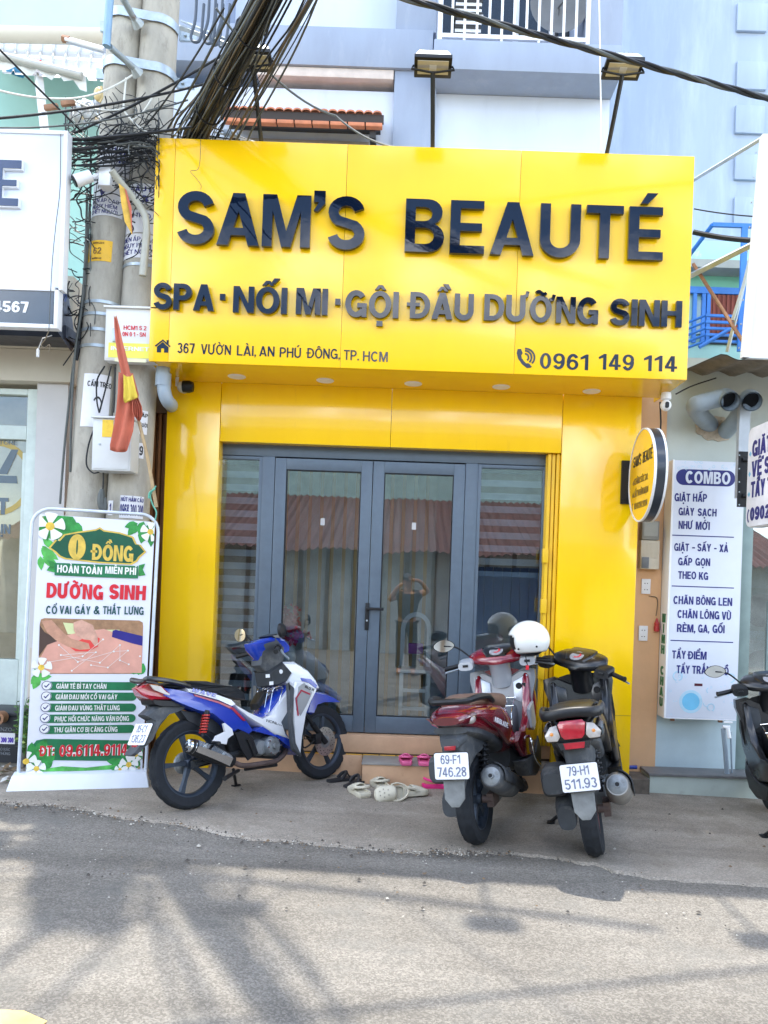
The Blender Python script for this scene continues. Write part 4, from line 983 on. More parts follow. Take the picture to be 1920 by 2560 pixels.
# looser lines that fan out beside the bundle
for k, (pa, ya, pb, yb_, sg, r_, m_, lab) in enumerate((
    ((415, 330), -.5, (595, -10), -2.6, .02, .008, CABLE, 'black line slanting up just left of the thick bundle'),
    ((432, 345), -.5, (650, -12), -3.2, .02, .006, CABLEG, 'grey line rising steeply through the thick bundle'),
    ((350, 330), -.5, (560, 20), -1.6, .05, .007, CABLE, 'black line rising from the poles to the bundle top'),
    ((180, 335), -.62, (585, 120), -.85, .03, .009, CABLE, 'black line from the white lightbox across both poles'),
    ((176, 350), -.66, (480, 318), -.66, .01, .010, CABLE, 'thick black line lying along the top of the white lightbox'),
    ((-60, 300), -1.2, (520, 208), -.6, .04, .009, CABLE, 'black line coming in low from the street across the poles'),
    ((-60, 65), -1.6, (205, 330), -.62, .0, .007, CABLE, 'thin black line falling diagonally over the green wall'),
    ((-40, 318), -1.0, (470, 250), -.6, .07, .006, CABLEG, 'thin grey line sagging across the green wall'),
    ((540, 20), -1.3, (840, 290), -.35, .12, .008, CABLEG, 'grey twin wire drooping in front of the pale wall'),
    ((840, 290), -.35, (985, 368), -.54, .04, .008, CABLEG, 'twisted wire ending on the top edge of the sign'),
    ((725, -15), -1.6, (555, 300), -.6, .0, .007, CABLE, 'single black line crossing the left floodlight arm'),
    ((1498, -10), .3, (1504, 378), -.4, .0, .006, CABLEW, 'white wire hanging straight down beside the right floodlight'),
    ((1735, 522), .6, (1900, 542), .4, .01, .006, CABLE, 'thin black line above the blue railing'),
    ((1733, 580), .3, (1900, 602), .1, .015, .022, CABLE, 'thick black line crossing the blue railing'),
    ((-30, 218), -1.1, (150, 247), -.9, .02, .007, CABLEW, 'white wire sagging across the green wall'),
    ((150, 247), -.9, (330, 188), -.52, .05, .007, CABLEW, 'white wire rising to the pole clamp'),
    ((315, 195), -.55, (308, 275), -.58, .0, .007, CABLEW, 'white wire running down the left pole'),
    ((308, 275), -.58, (395, 340), -.6, .04, .008, CABLEW, 'white wire curling down to the sign corner'),
    ((325, 300), -.58, (385, 235), -.6, .05, .007, CABLEW, 'white wire looped between the two poles'),
    ((180, 248), -.75, (325, 268), -.58, .05, .006, CABLEW, 'white wire slack below the rusty connectors'))):
    cable(sagcurve(P(*pa, ya), P(*pb, yb_), sg), r_, m_, lab, 'single overhead wires', sm=0)
# twisted supply cable at the top right
A, B_ = P(985, -12, -1.75), P(1960, 258, -.95)
for k in range(3):
    pts = []
    for i in range(90):
        t = -.6 + 2.0 * i / 89; p = A.lerp(B_, t); an = i * .55 + 2 * PI * k / 3
        pts.append(p + Vector((0, math.cos(an) * .011, math.sin(an) * .011)))
    cable(pts, .011, (CABLE, CABLEG, CABLE)[k], 'core of the thick twisted supply cable crossing above the sign', 'cores of the twisted supply cable', n=6, sm=0)
# connectors and clamps on the lines
b = MB()
for px, py in ((128, 268), (170, 258)):
    c = P(px, py, -.8); b.box(c.x - .05, c.x + .05, c.y - .015, c.y + .015, c.z - .018, c.z + .018, M=Matrix.Translation(c) @ Matrix.Rotation(R(-9), 4, 'Y') @ Matrix.Translation(-c))
solo('cable_connector', b, RUST, 'brown rusty line connectors left of the poles', 'connector', bevel=.004)
b = MB(); c = P(576, 334, -.45); b.box(c.x - .05, c.x + .05, c.y - .02, c.y + .02, c.z - .022, c.z + .022); b.lathe([(0, 0), (.012, 0), (.012, .02), (0, .02)], 6, 'y', (c.x + .02, c.y - .04, c.z))
cl = solo('wedge_clamp', b, STEEL, 'galvanised clamp holding wires above the sign corner', 'clamp', bevel=.004)
for k, (pa, pb) in enumerate((((530, 318), (628, 352)), ((536, 330), (650, 358)), ((510, 338), (600, 352)), ((524, 345), (615, 356)))):
    cable(sagcurve(P(*pa, -.45), P(*pb, -.45), .0, 4), .006, CABLEW if k % 2 else CABLE, 'short wire end running through the clamp above the sign', 'wire ends through the clamp', sm=0)
# dark loops hanging at the top
for k, px in enumerate((480, 512, 528, 545)):
    cable([P(px + 12, -15, -.62), P(px + 8, 50, -.62), P(px - 3, 92, -.62), P(px + 8, 105 + k * 4, -.62), P(px + 22, 92, -.62), P(px + 30, 10, -.62)], .011, M_('loop_blue_grey', (.05, .07, .10), .5) if k == 0 else MATS['loop_blue_grey'], 'dark blue grey cable loop hanging beside the pole top', 'cable loops beside the pole top')
# the tangle
b = MB(); rnd = random.Random(8)
def tangle(n, xr, yr, yz, r_, spread, steps=(4, 8)):
    for i in range(n):
        px, py = rnd.uniform(*xr), rnd.gauss(yr[0], yr[1]); y = rnd.uniform(*yz); pts = []
        ang = rnd.gauss(0, .5) + (PI if rnd.random() < .5 else 0)
        for j in range(rnd.randint(*steps)):
            pts.append(P(px, py, y)); ang += rnd.gauss(0, .55); st = rnd.uniform(.4, 1.3) * spread
            px += math.cos(ang) * st; py += math.sin(ang) * st * .75; y += rnd.uniform(-.05, .05)
            px = min(max(px, xr[0] - 12), xr[1] + 12); y = min(max(y, yz[0]), yz[1])
        b.tube(smoothpath(pts, 4), rnd.choice((.003, .004, .004, .006)), 4, mi=rnd.choice((0, 0, 0, 1)), cap=False)
tangle(95, (176, 385), (362, 22), (-.66, -.50), .004, 34)
tangle(24, (172, 385), (440, 55), (-.60, -.47), .004, 42)
tangle(20, (178, 214), (560, 70), (-.55, -.3), .004, 40)
tangle(22, (170, 225), (700, 70), (-.45, -.2), .004, 40)
tangle(26, (325, 382), (470, 70), (-.54, -.48), .004, 34)
tangle(20, (180, 520), (316, 14), (-.5, -.42), .004, 44)
solo('wire_tangle', b, [CABLE, CABLEG], 'tangle of thin black wires wrapped around the two poles', 'wires', kind='stuff', smooth=60)
for k, dy in enumerate((345, 352, 362, 378, 392, 402, 412)):
    cable(sagcurve(P(172, dy + (k % 3) * 6, -.68), P(392, dy - 14 - (k * 7) % 20, -.56), .03), .010 if k < 3 else .007, CABLE, 'black line stretched level between lightbox and yellow sign', 'lines stretched between lightbox and yellow sign', sm=0)
# vertical runs left of the pole
for k, pts in enumerate(([(218, 470), (214, 620), (205, 760), (190, 860), (182, 960), (178, 1050), (175, 1180)], [(228, 430), (220, 600), (210, 740), (196, 830), (180, 940), (170, 1030), (160, 1130), (150, 1260)], [(216, 700), (206, 760), (200, 800), (196, 860), (190, 900)])):
    cable([P(*q, -.42 + .02 * k) for q in pts], .009 if k < 2 else .017, CABLEG if k < 2 else CABLE, ('grey cable running down left of the concrete pole', 'pale sleeved cable ending low on the plaster wall', 'thick black loop at the lightbox corner')[k], name='wall_cable')
cable([P(*q, -.78) for q in ((152, 335), (150, 470), (140, 560), (132, 640), (127, 720), (122, 830))], .003, CABLEG, 'thin wire dangling in front of the white lightbox', name='wall_cable')
cable([P(*q, -.78) for q in ((122, 828), (112, 850), (103, 862), (112, 870), (124, 862), (123, 880))], .004, CABLEB, 'cream wire end curled below the white lightbox', name='wall_cable')
# thin curling wire in front of the sign face
cable([P(*q, SY - .03) for q in ((502, 345), (500, 400), (494, 424), (476, 428), (490, 445), (502, 462), (502, 474))], .002, CABLEB, 'thin curled wire hanging over the sign face', name='wall_cable')

# lines strung high over the street, above the picture; their shadows cross the asphalt
def over(pa, pb, h, n, lab):
    A = GP(*pa); B_ = GP(*pb); A.z = B_.z = 0; k = SUNV * (h / SUNV.z); A = A + k; B_ = B_ + k; d = (B_ - A); A, B_ = A - d * .8, B_ + d * .8; rnd = random.Random(int(pa[0]))
    for i in range(n):
        o = Vector((rnd.gauss(0, .025), rnd.gauss(0, .025), rnd.gauss(0, .02)))
        cable(sagcurve(A + o, B_ + o, .12, 10), rnd.choice((.010, .014, .02)), CABLE, lab, 'lines high over the street', n=6, sm=0)
over((300, 2190), (-40, 2440), 7.2, 4, 'line of the high bundle above the picture whose shadow slants over the asphalt')
over((430, 2220), (90, 2540), 7.4, 3, 'line of the high bundle above the picture whose shadow slants over the asphalt')
over((380, 2260), (520, 2540), 7.0, 2, 'line of the high bundle above the picture whose shadow slants over the asphalt')
over((600, 2200), (1160, 2262), 7.0, 3, 'line of the high bundle above the picture whose shadow slants over the asphalt')
over((1060, 2300), (1400, 2520), 7.3, 1, 'line of the high bundle above the picture whose shadow slants over the asphalt')
# ------------------------------------------------------------------ left neighbour
LY = -.75
left = thing('left_shop', 'cream rendered shop front with pale green framed glass at the picture border', 'shop front', (-3.6, .1, 0))
yw = -.05
b = MB(); xe_ = X(166, 1100, yw); xg = X(82, 1300, yw)
b.box(xg, xe_, yw, .25, -.2, Z(150, 960, yw)); part('wall', b, PINKW, left, smooth=0)
b = MB(); b.box(-9, X(178, 900, yw - .06), yw - .06, .25, Z(150, 959, yw), Z(150, 880, yw)); part('lintel', b, CREAM, left, bevel=.008)
b = MB(); b.box(-9, X(178, 850, yw - .1), yw - .10, .25, Z(150, 879, yw), Z(150, 700, yw)); part('upper_wall', b, CREAM, left, bevel=.006)
b = MB(); b.box(xg + .02, xe_ - .12, yw - .02, yw - .001, -.2, Z(120, 1620, yw)); part('plinth_tile', b, M_('cream_marble', (.50, .44, .36), .35, var=.15, scale=5), left, bevel=.004)
b = MB(); yg = yw + .06; GF = M_('pale_green_frame', (.56, .64, .60), .5)
xs_ = X(62, 1200, yg)
b.box(xs_, xg + .03, yg, yg + .1, -.1, Z(60, 972, yg)); b.box(-9, xs_ - .002, yg, yg + .1, Z(40, 1098, yg), Z(40, 1064, yg)); b.box(-9, xs_ - .002, yg, yg + .1, Z(40, 980, yg) - .02, Z(40, 972, yg)); b.box(-9, xs_ - .002, yg, yg + .1, -.1, Z(40, 1650, yg)); b.box(X(46, 1300, yg), xs_ - .002, yg + .03, yg + .08, Z(40, 1649, yg), Z(40, 1130, yg))
part('glass_frame', b, GF, left, bevel=.004)
b = MB(); b.box(-9, xs_, yg + .05, yg + .056, -.1, Z(40, 980, yg)); part('glass_pane', b, glass_mat('shop_glass', (.93, .94, .90), .08), left, smooth=0)
b = MB(); b.box(-9, xg, .9, 1.0, -.1, 3.4); part('interior_wall', b, M_('shop_interior', (.62, .53, .40), .8, var=.3, scale=1.5), left, smooth=0)
b = MB(); b.box(-9, xg, .3, 2.2, Z(150, 880, yw), Z(150, 870, yw)); part('interior_ceiling', b, CREAM, left, smooth=0)
FL = Frame((0, yg + .048, 0), (1, 0, 0), (0, 0, 1))
gl = thing('window_lettering', 'round yellow and grey emblem with dark letters stuck on the left shop glass', 'window decal', M=FL.M)
b = MB(); c = FL.px(-8, 1195); ro = .30
b.prism(arc(c[0], c[1], ro, ro * 1.05, 0, 360, 40)[:-1], -.001, 0, [arc(c[0], c[1], ro * .86, ro * .9, 0, 360, 36)[:-1]]); part('emblem_ring', b, M_('emblem_gold', (.42, .31, .08), .5), gl, local=True, smooth=0)
b = MB(); x0, z0 = FL.px(0, 1185); b.prism([(x0 - .02, z0), (x0 + .06, z0), (x0 + .15, z0 + .21), (x0 + .09, z0 + .21)], -.0015, 0); b.prism([(x0 - .02, z0 - .012), (x0 + .14, z0 - .012), (x0 + .15, z0 - .075), (x0 - .02, z0 - .075)], -.0015, 0); part('emblem_letter', b, M_('emblem_slate', (.10, .14, .17), .5), gl, local=True, smooth=0)
put_text(gl, FL, 'TORE', (-2, 1111), (44, 1113), 11, MATS['emblem_slate'], .13)
put_text(gl, FL, 'ỊN', (2, 1334), (26, 1335), 24, MATS['emblem_slate'], .2)
put_text(gl, FL, 'T', (-6, 1286), (20, 1287), 42, MATS['emblem_slate'], .26)
# its sign
lsx1 = (X(178, 330, LY) + X(151, 719, LY)) / 2; zA, zB, zC = Z(150, 328, LY), Z(150, 719, LY), Z(145, 822, LY)
FLs = FACADE(LY)
lsg = thing('neighbour_sign', 'white light box sign with navy letter and black telephone strip', 'shop sign', M=FLs.M)
b = MB(); b.box(-9, lsx1 - .03, 0, .06, zB, zA - .03); part('lightbox', b, M_('bluish_white_face', (.66, .73, .84), .35, var=.05, scale=1.2), lsg, local=True, smooth=0)
b = MB(); b.box(lsx1 - .029, lsx1, -.012, .07, zB - .02, zA); b.box(-9, lsx1 - .03, -.012, .07, zA - .029, zA); part('frame', b, WHITE, lsg, local=True, bevel=.003)
xk = FLs.px(146, 770)[0]
b = MB(); b.box(-9, xk - .03, .0, .06, zC + .03, zB - .032); part('strip_panel', b, M_('navy_gloss', (.03, .05, .075), .15, coat=.5), lsg, local=True, smooth=0)
b = MB(); b.box(xk - .029, xk, -.01, .07, zC, zB - .021); b.box(-9, xk - .03, -.01, .07, zC, zC + .029); b.box(-9, xk - .03, -.01, .07, zB - .031, zB - .002); part('strip_frame', b, WHITE, lsg, local=True, bevel=.003)
put_text(lsg, FLs, '4567', (-16, 779), (71, 782), 27, WHITE, .2, depth=.004, track=.06)
for nm, mat, y, d, g in (('letter_rim', WHITE, -.001, .03, -2), ('letter', M_('navy_letter', (.015, .04, .11), .25, coat=.4), -.0315, .004, .3)):
    (x0, z0), (x1, z1), (xm_, zm) = FLs.px(-42 + g, 518 - g), FLs.px(52 - g, 518 - g), FLs.px(0, 405 + g)
    (_, a0), (_, a1), (_, b0), (_, b1) = FLs.px(0, 500 + g), FLs.px(0, 470 - g), FLs.px(0, 454 + g), FLs.px(0, 426 - g)
    xs2, xm2 = FLs.px(11 - g * .2, 480)[0], FLs.px(47 - g, 462)[0]
    b = MB(); b.prism([(x0, z0), (x1 - .004, z0), (x1 - .004, a0), (xs2, a0), (xs2, a1), (xm2, a1), (xm2, b0), (xs2, b0), (xs2, b1), (x1 + .012, b1), (x1 + .012, zm), (x0, zm)], y - d, y); part(nm, b, mat, lsg, local=True, smooth=0)
b = MB(); b.box(-9, X(170, 860, -.4), -.44, -.16, Z(100, 845, -.4), Z(100, 815, -.4)); b.add([P(142, 826, -.6), P(178, 880, -.3), P(190, 860, -.16), P(165, 700, -.3), P(150, 720, -.5)], [(0, 1, 2, 3, 4)])
part('under_tarp', b, M_('black_tarp', (.03, .035, .05), .35, bump=.5, bscale=12), lsg)
b = MB(); pts = []
for i in range(6):
    pts.append(P(150 + 3 * (i % 2), 722 + 14 * i, -.5)); pts.append(P(166 - 1.5 * i + 4 * (i % 2), 730 + 15 * i, -.36))
b.add(pts, [(2 * i, 2 * i + 2, 2 * i + 3, 2 * i + 1) for i in range(5)])
part('blue_tarp', b, M_('blue_tarp', (.02, .06, .22), .4, bump=.5, bscale=12), lsg)
b = MB(); c = P(95, 875, -.5); b.lathe([(.012, -.055), (.012, 0), (.006, .01), (0, .012)], 10, 'z', (c.x, c.y, c.z)); b.tube([c, c + Vector((.03, 0, .09)), c + Vector((.08, .05, .13))], .004, 5)
solo('hanging_bulb_holder', b, WHITE, 'small white bulb holder hanging on a red cord under the white lightbox', 'bulb holder')
# house behind the left shop: mint wall, white corrugated awning, gutter
lh = thing('green_house', 'pale green house with torn white awning behind the left lightbox', 'house', (-4, 1.6, 0))
b = MB(); b.box(-9, X(258, 250, 1.5), 1.5, 3, 0, Z(100, 120, 1.5)); part('wall', b, M_('sea_green_wall', (.34, .56, .50), .85, var=.06, scale=1.5), lh, smooth=0)
b = MB(); b.box(-9, X(300, 40, 1.7), 1.7, 3, Z(100, 119, 1.7), 9); part('upper_wall', b, M_('white_green_render', (.46, .56, .56), .85, var=.06, scale=2, spots=(3, .6, .8, (.55, .62, .62))), lh, smooth=0)
b = MB(); v = []; fs = []; n_ = 110; a0, a1 = P(-60, 96, 1.4), P(300, 108, 1.4); f0, f1 = P(-60, 178, .45), P(275, 205, .45)
for i in range(n_ + 1):
    t = i / n_; dz = .03 if (i % 10) in (0, 1) else 0
    v += [a0.lerp(a1, t) + Vector((0, 0, dz)), f0.lerp(f1, t) + Vector((0, 0, dz))]
fs = [(2 * i, 2 * i + 2, 2 * i + 3, 2 * i + 1) for i in range(n_)]; b.add(v, fs)
part('awning', b, M_('white_sheet', (.55, .56, .55), .5), lh, smooth=20)
b = MB(); b.tube([P(-80, 84, .9), P(262, 92, .9)], .07, 12); part('roof_roller', b, CREAM, lh)
b = MB(); b.tube([P(-70, 122, .4), P(205, 190, .4)], .035, 10); part('awning_bar', b, M_('old_aluminium', (.42, .42, .38), .5, metal=.3), lh)
b = MB(); rnd = random.Random(2); pts = []
for i in range(14):
    t = i / 13; p = P(-10 + 225 * t, 135 + 55 * t, .42); pts.append(p); pts.append(p + Vector((rnd.uniform(-.01, .01), rnd.uniform(-.02, .02), -rnd.uniform(.04, .16))))
b.add(pts, [(2 * i, 2 * i + 2, 2 * i + 3, 2 * i + 1) for i in range(13)]); part('torn_valance', b, M_('torn_white', (.66, .68, .66), .7), lh)
b = MB(); pts = [P(0, 140, .5), P(22, 150, .5), P(52, 168, .5), P(66, 182, .5), P(58, 196, .5), P(40, 190, .5), P(20, 182, .5), P(4, 168, .5)]
b.add(pts, [tuple(range(8))]); part('blue_tarp', b, M_('sky_blue_tarp', (.05, .30, .52), .5, bump=.4, bscale=15), lh)
b = MB(); b.tube([P(94, 168, .5), P(112, 330, .5)], .04, 4); part('post', b, WHITE, lh, smooth=0)
b = MB(); b.box(*(lambda p: (p.x - .045, p.x + .045, p.y - .04, p.y + .04, p.z - .03, p.z + .04))(P(95, 168, .5))); part('post_cap', b, M_('red_cap', (.55, .03, .05), .5), lh)
tb = thing('tube_light', 'fluorescent tube light fixture on a bracket beside the pole', 'tube light', P(220, 112, .1))
A, B_ = P(168, 100, .1), P(262, 126, .1)
b = MB(); b.tube([A, B_], .03, 4); part('fixture', b, M_('fixture_blue', (.50, .56, .66), .4), tb, smooth=0)
b = MB(); b.tube([A - Vector((0, .04, .02)), B_ - Vector((0, .04, .02))], .013, 8); part('tube', b, WHITE, tb)
b = MB(); b.tube([A + Vector((-.04, 0, .01)), A + Vector((.02, 0, 0))], .03, 6); part('end_cap', b, RUST, tb)
b = MB(); c = P(246, 236, -.55); b.ball((c.x, c.y, c.z), .035, .03, .055); b.tube([c + Vector((.02, 0, .06)), c + Vector((.03, 0, -.02)), c + Vector((.01, 0, -.06))], .01)
solo('line_insulator', b, M_('insulator_cream', (.60, .45, .20), .3), 'cream insulator hooked to the left of the poles', 'insulator')
# foil duct piece among the wires
b = MB(); pts = [P(190 + 7 * i, 282 + 5 * math.sin(i * 1.3), .2) for i in range(10)]
b.tube(smoothpath(pts, 3), [.085 + .008 * (i % 2) for i in range(28)], 12)
solo('foil_duct', b, M_('foil', (.55, .56, .56), .3, metal=.7), 'crumpled silver duct piece behind the wires left of the pole', 'duct')

# ------------------------------------------------------------------ peach pillar and folded brown gate left of the yellow front
b = MB(); b.box(X(158, 1200, .06), xl0 - .12, .10, .4, -.2, Z(200, 850, .06)); solo('peach_pillar', b, PEACH, 'peach painted pillar standing behind the two concrete poles', 'pillar', bevel=.006)
gt = thing('folding_gate', 'brown folding gate pushed together beside the yellow left pier', 'gate', (xl0 - .06, .1, 0)); zt_ = Z(405, 1035, .05)
for k in range(5):
    b = MB(); x = xl0 - .125 + .025 * k; b.box(x + .003, x + .021, .03 + .03 * (k % 2), .09 + .03 * (k % 2), .0, zt_); part('gate_leaf', b, M_('gate_brown', (.16, .065, .018), .5, var=.2) if 'gate_brown' not in MATS else MATS['gate_brown'], gt, smooth=0)
b = MB(); b.box(xl0 - .14, xl0 - .003, .02, .3, zt_ + .002, sz0 - .01); part('gate_head', b, M_('gate_dark_brown', (.10, .06, .03), .7), gt, smooth=0)  # plain dark brown box filling the gap above the gate leaves
# grey downpipe below the sign corner
b = MB(); q = [P(408, 905, -.40), P(408, 950, -.40), P(412, 985, -.40), P(420, 1004, -.36), P(428, 1012, -.24), P(428, 1016, .1)]
b.tube(smoothpath(q, 5), .052, 18); c = q[1]; b.lathe([(.053, -.05), (.060, -.05), (.060, .05), (.053, .05)], 20, 'z', (c.x, c.y, c.z), closed=True)
solo('drain_pipe', b, PVC, 'bent grey drain pipe coming out below the sign corner', 'pipe')
# ------------------------------------------------------------------ cameras, boxes, flags on the poles
def dome_cam(px, py, y, label, black=True, s=1.0):
    c = P(px, py, y); t_ = thing('security_camera', label, 'camera', c)
    b = MB(); b.lathe([(0, .075), (.06, .075), (.06, .062), (.045, .052), (.03, .045)], 20, 'z', (c.x, c.y, c.z), M=None); b.tube([c + Vector((0, 0, .06)), c + Vector((-.03, 0, .02)), c + Vector((-.03, 0, -.05))], .014); part('mount', b, WHITE, t_)
    b = MB(); b.ball((c.x + .03, c.y - .01, c.z - .06), .055 * s, .055 * s, .05 * s); part('body', b, M_('cam_cream', (.62, .60, .52), .4) if 'cam_cream' not in MATS else MATS['cam_cream'], t_)
    b = MB(); b.lathe([(.048, -.03), (.05, .02), (.04, .05), (0, .055)], 18, 'x', (c.x + .06, c.y - .03, c.z - .06)); b.box(c.x + .1, c.x + .122, c.y - .07, c.y - .05, c.z - .07, c.z - .05); part('lens_hood', b, BLACKP, t_)
dome_cam(452, 950, -.12, 'white and black dome camera under the soffit beside the drain pipe')
c = P(1665, 998, -.3); t_ = thing('security_camera', 'small white ball camera hanging under the right corner of the sign', 'camera', c)
b = MB(); b.lathe([(0, .05), (.036, .05), (.04, .03), (.04, .0), (.02, -.01)], 20, 'z', (c.x, c.y, c.z)); part('mount', b, WHITE, t_)
b = MB(); b.ball((c.x, c.y, c.z - .05), .043, .043, .045); part('body', b, WHITE, t_)
b = MB(); b.prism(rrect(c.x - .018, c.x + .012, c.z - .078, c.z - .03, .012), c.y - .047, c.y - .035); part('lens', b, BLACKP, t_)
cable([P(1690, 985, -.25), P(1730, 965, -.1), P(1790, 945, 0)], .006, CABLE, 'black lead running from the small camera to the laundry canopy', name='wall_cable')
cable([P(1650, 1005, .02), P(1652, 1060, .02), P(1648, 1100, .02)], .007, CABLE, 'short black lead below the small ball camera', name='wall_cable')
# bullet camera and junction box on the left pole
c = P(262, 438, -.60); t_ = thing('security_camera', 'white bullet camera on a square junction box on the left pole', 'camera', c)
b = MB(); b.box(c.x - .045, c.x + .045, c.y - .01, c.y + .09, c.z - .08, c.z + .085); part('junction_box', b, WHITE, t_, bevel=.006)
A, B_ = P(228, 440, -.66), P(188, 453, -.70)
b = MB(); b.tube([A, B_], [.042, .047], 18); b.tube([A + Vector((.0, .02, .0)), c + Vector((-.045, .03, .03))], .014); part('body', b, WHITE, t_)
d = (B_ - A).normalized(); b = MB(); b.tube([B_ + d * .001, B_ + d * .012], .04, 18); part('lens', b, BLACKP, t_)
b = MB(); q = [P(279, 426, -.72), P(300, 455, -.66), P(330, 490, -.58), P(352, 520, -.55), P(364, 545, -.55), P(367, 580, -.55)]
b.tube(smoothpath(q, 5), .026, 14, cap=False); b.tube([q[0] + Vector((0, .001, 0)), q[0].lerp(q[1], .5)], .021, 12); q0 = q[-1]
b.tube([q0, P(357, 690, -.55)], .029, 14)
solo('bracket_pipe', b, M_('cream_pipe', (.40, .40, .34), .5), 'bent pale bracket pipe strapped to the pole behind the sign edge', 'pipe')
# cabinets
def cabinet(px0, py0, px1, py1, y, d, label, mat):
    a, c_ = P(px0, py0, y), P(px1, py1, y); t_ = thing('cabinet', label, 'cabinet', (a.x, y, c_.z))
    b = MB(); b.box(a.x, c_.x, y, y + d, c_.z, a.z); part('body', b, mat, t_, bevel=.005)
    b = MB(); b.box(a.x + .012, c_.x - .012, y - .006, y - .0005, c_.z + .012, a.z - .025); dr = part('door', b, mat, t_, bevel=.002)
    b = MB(); b.box(a.x - .012, c_.x + .012, y - .02, y + d + .01, a.z + .0005, a.z + .016); part('hood', b, mat, t_, bevel=.003)
    return t_, dr
LGREY = M_('cabinet_grey', (.58, .60, .60), .4, var=.04)
cbx, cdr = cabinet(265, 770, 386, 905, -.56, .1, 'white cable cabinet with red code and yellow internet sticker behind the flag', M_('cabinet_white', (.66, .66, .63), .4, var=.04))
FC = FACADE(-.5665)
for s, pa, pb in (('HCM1 5 2', (309, 824), (366, 826)), ('0N 0 1 - SN', (306, 840), (364, 843))):
    L_ = words(s, X(*pa, -.567), X(*pb, -.567), Z(*pa, -.567), .032, .15, y0=-.5665); part('lettering', L_, RED, cdr, smooth=0)
b = MB(); (x0, z0), (x1, z1) = XZ(267, 893, -.567), XZ(380, 860, -.567); b.box(x0 + .01, x1, -.5685, -.5667, z0, z1); sk = part('sticker', b, M_('sticker_yellow', (.75, .72, .10), .5), cdr, smooth=0)
part('lettering', words('INTERNET', x0 + .03, x1 - .02, z0 + .055, .03, .17, y0=-.569), WHITE, sk, smooth=0)
b = MB(); b.box(x0 + .06, x1 - .04, -.5685, -.5667, z0 - .03, z0 - .004); part('sticker', b, M_('sticker_pale', (.70, .70, .45), .5), cdr, smooth=0)
b = MB(); x, z = XZ(286, 838, -.57); b.box(x - .012, x + .012, -.585, -.567, z - .05, z + .05); part('latch', b, STEEL, cdr, bevel=.004)
cb2, cd2 = cabinet(233, 1045, 325, 1178, -.62, .18, 'light grey electric cabinet with yellow label strapped on the left pole', LGREY)
b = MB(); (x0, z0), (x1, z1) = XZ(255, 1092, -.627), XZ(284, 1050, -.627); b.box(x0, x1, -.629, -.6263, z0, z1); part('warning_label', b, M_('label_amber', (.80, .52, .03), .5, var=.15, scale=30), cd2, smooth=0)
b = MB(); x, z = XZ(248, 1110, -.63); b.lathe([(0, -.008), (.007, -.008), (.007, 0)], 10, 'y', (x, -.626, z)); part('lock', b, STEEL, cd2)
for k, q in enumerate(([(262, 915), (243, 950), (242, 1000), (248, 1032)], [(278, 915), (262, 980), (248, 1032)], [(288, 918), (286, 1000), (284, 1032)], [(240, 1060), (222, 1110), (216, 1160), (232, 1182), (248, 1180)], [(258, 1182), (258, 1210), (256, 1230)])):
    cable([P(*p, -.52) for p in q], .006, CABLE, 'dark lead looping between the two cabinets on the pole', 'leads between the two cabinets', name='wall_cable')
b = MB(); b.tube(smoothpath([P(255, 1222, -.52), P(253, 1240, -.52), P(254, 1265, -.52), P(262, 1275, -.52), P(262, 1245, -.52)], 4), [.012, .02, .022, .025, .028, .03, .032, .03, .03, .03, .025, .02, .02, .02, .02, .015, .015], 8); solo('wire_coil', b, CABLEG, 'dark taped wire end hanging below the grey cabinet', 'wire coil')
# pole flag: faded red flag tied up on a bamboo stick
fg = thing('tied_flag', 'faded red flag with yellow patch tied up on a bamboo stick', 'flag', P(392, 1270, -.68))
b = MB(); b.tube(smoothpath([P(391, 1268, -.66), P(370, 1150, -.70), P(345, 1045, -.72), P(318, 940, -.74), P(296, 850, -.74), P(289, 792, -.74)], 5), [.014 - .0002 * i for i in range(26)], 8); part('bamboo_stick', b, M_('bamboo', (.42, .30, .16), .55, var=.2, scale=12), fg)
FLAG = M_('flag_red', (.46, .12, .07), .8, var=.15, scale=5); FLY = M_('flag_yellow', (.62, .47, .05), .8, var=.1)
def drape(rows, y, mat, name, folds=5, amp=.022, n=26):
    b = MB(); v = []
    for (xa_, xb_, py) in rows:
        for i in range(n + 1):
            t = i / n; p = P(xa_ + (xb_ - xa_) * t, py + 6 * math.sin(t * 3), y); v.append(p + Vector((0, amp * math.sin(t * folds * 2 * PI + py * .011), 0)))
    m_ = n + 1; b.add(v, [(r * m_ + i, r * m_ + i + 1, (r + 1) * m_ + i + 1, (r + 1) * m_ + i) for r in range(len(rows) - 1) for i in range(n)])
    o = part(name, b, mat, fg, smooth=80); o.modifiers.new('thickness', 'SOLIDIFY').thickness = .003
drape([(284, 292, 788), (285, 299, 815), (288, 306, 850), (294, 316, 890), (303, 325, 930), (304, 336, 960)], -.765, FLAG, 'rolled_cloth', 1.5, .008)
drape([(298, 330, 930), (296, 345, 985), (292, 336, 1030), (284, 332, 1075), (276, 322, 1112), (276, 318, 1125)], -.775, FLAG, 'hanging_cloth', 1.6, .016)
drape([(309, 331, 936), (310, 340, 975), (309, 345, 992), (310, 316, 1002)], -.808, FLY, 'yellow_patch', 2, .006)
drape([(330, 344, 990), (334, 354, 1012), (334, 357, 1030), (342, 350, 1046)], -.79, FLAG, 'knot', 4, .02)
fg = thing('pennant', 'thin yellow and red pennant hanging from the bracket pipe', 'flag', P(325, 580, -.7))
b = MB(); b.add([P(297, 458, -.70), P(311, 470, -.68), P(326, 520, -.69), P(331, 588, -.70), P(312, 555, -.71), P(303, 510, -.72)], [(0, 1, 2, 3, 4, 5)]); part('cloth', b, M_('pennant_amber', (.62, .38, .06), .8, var=.3, scale=9), fg)
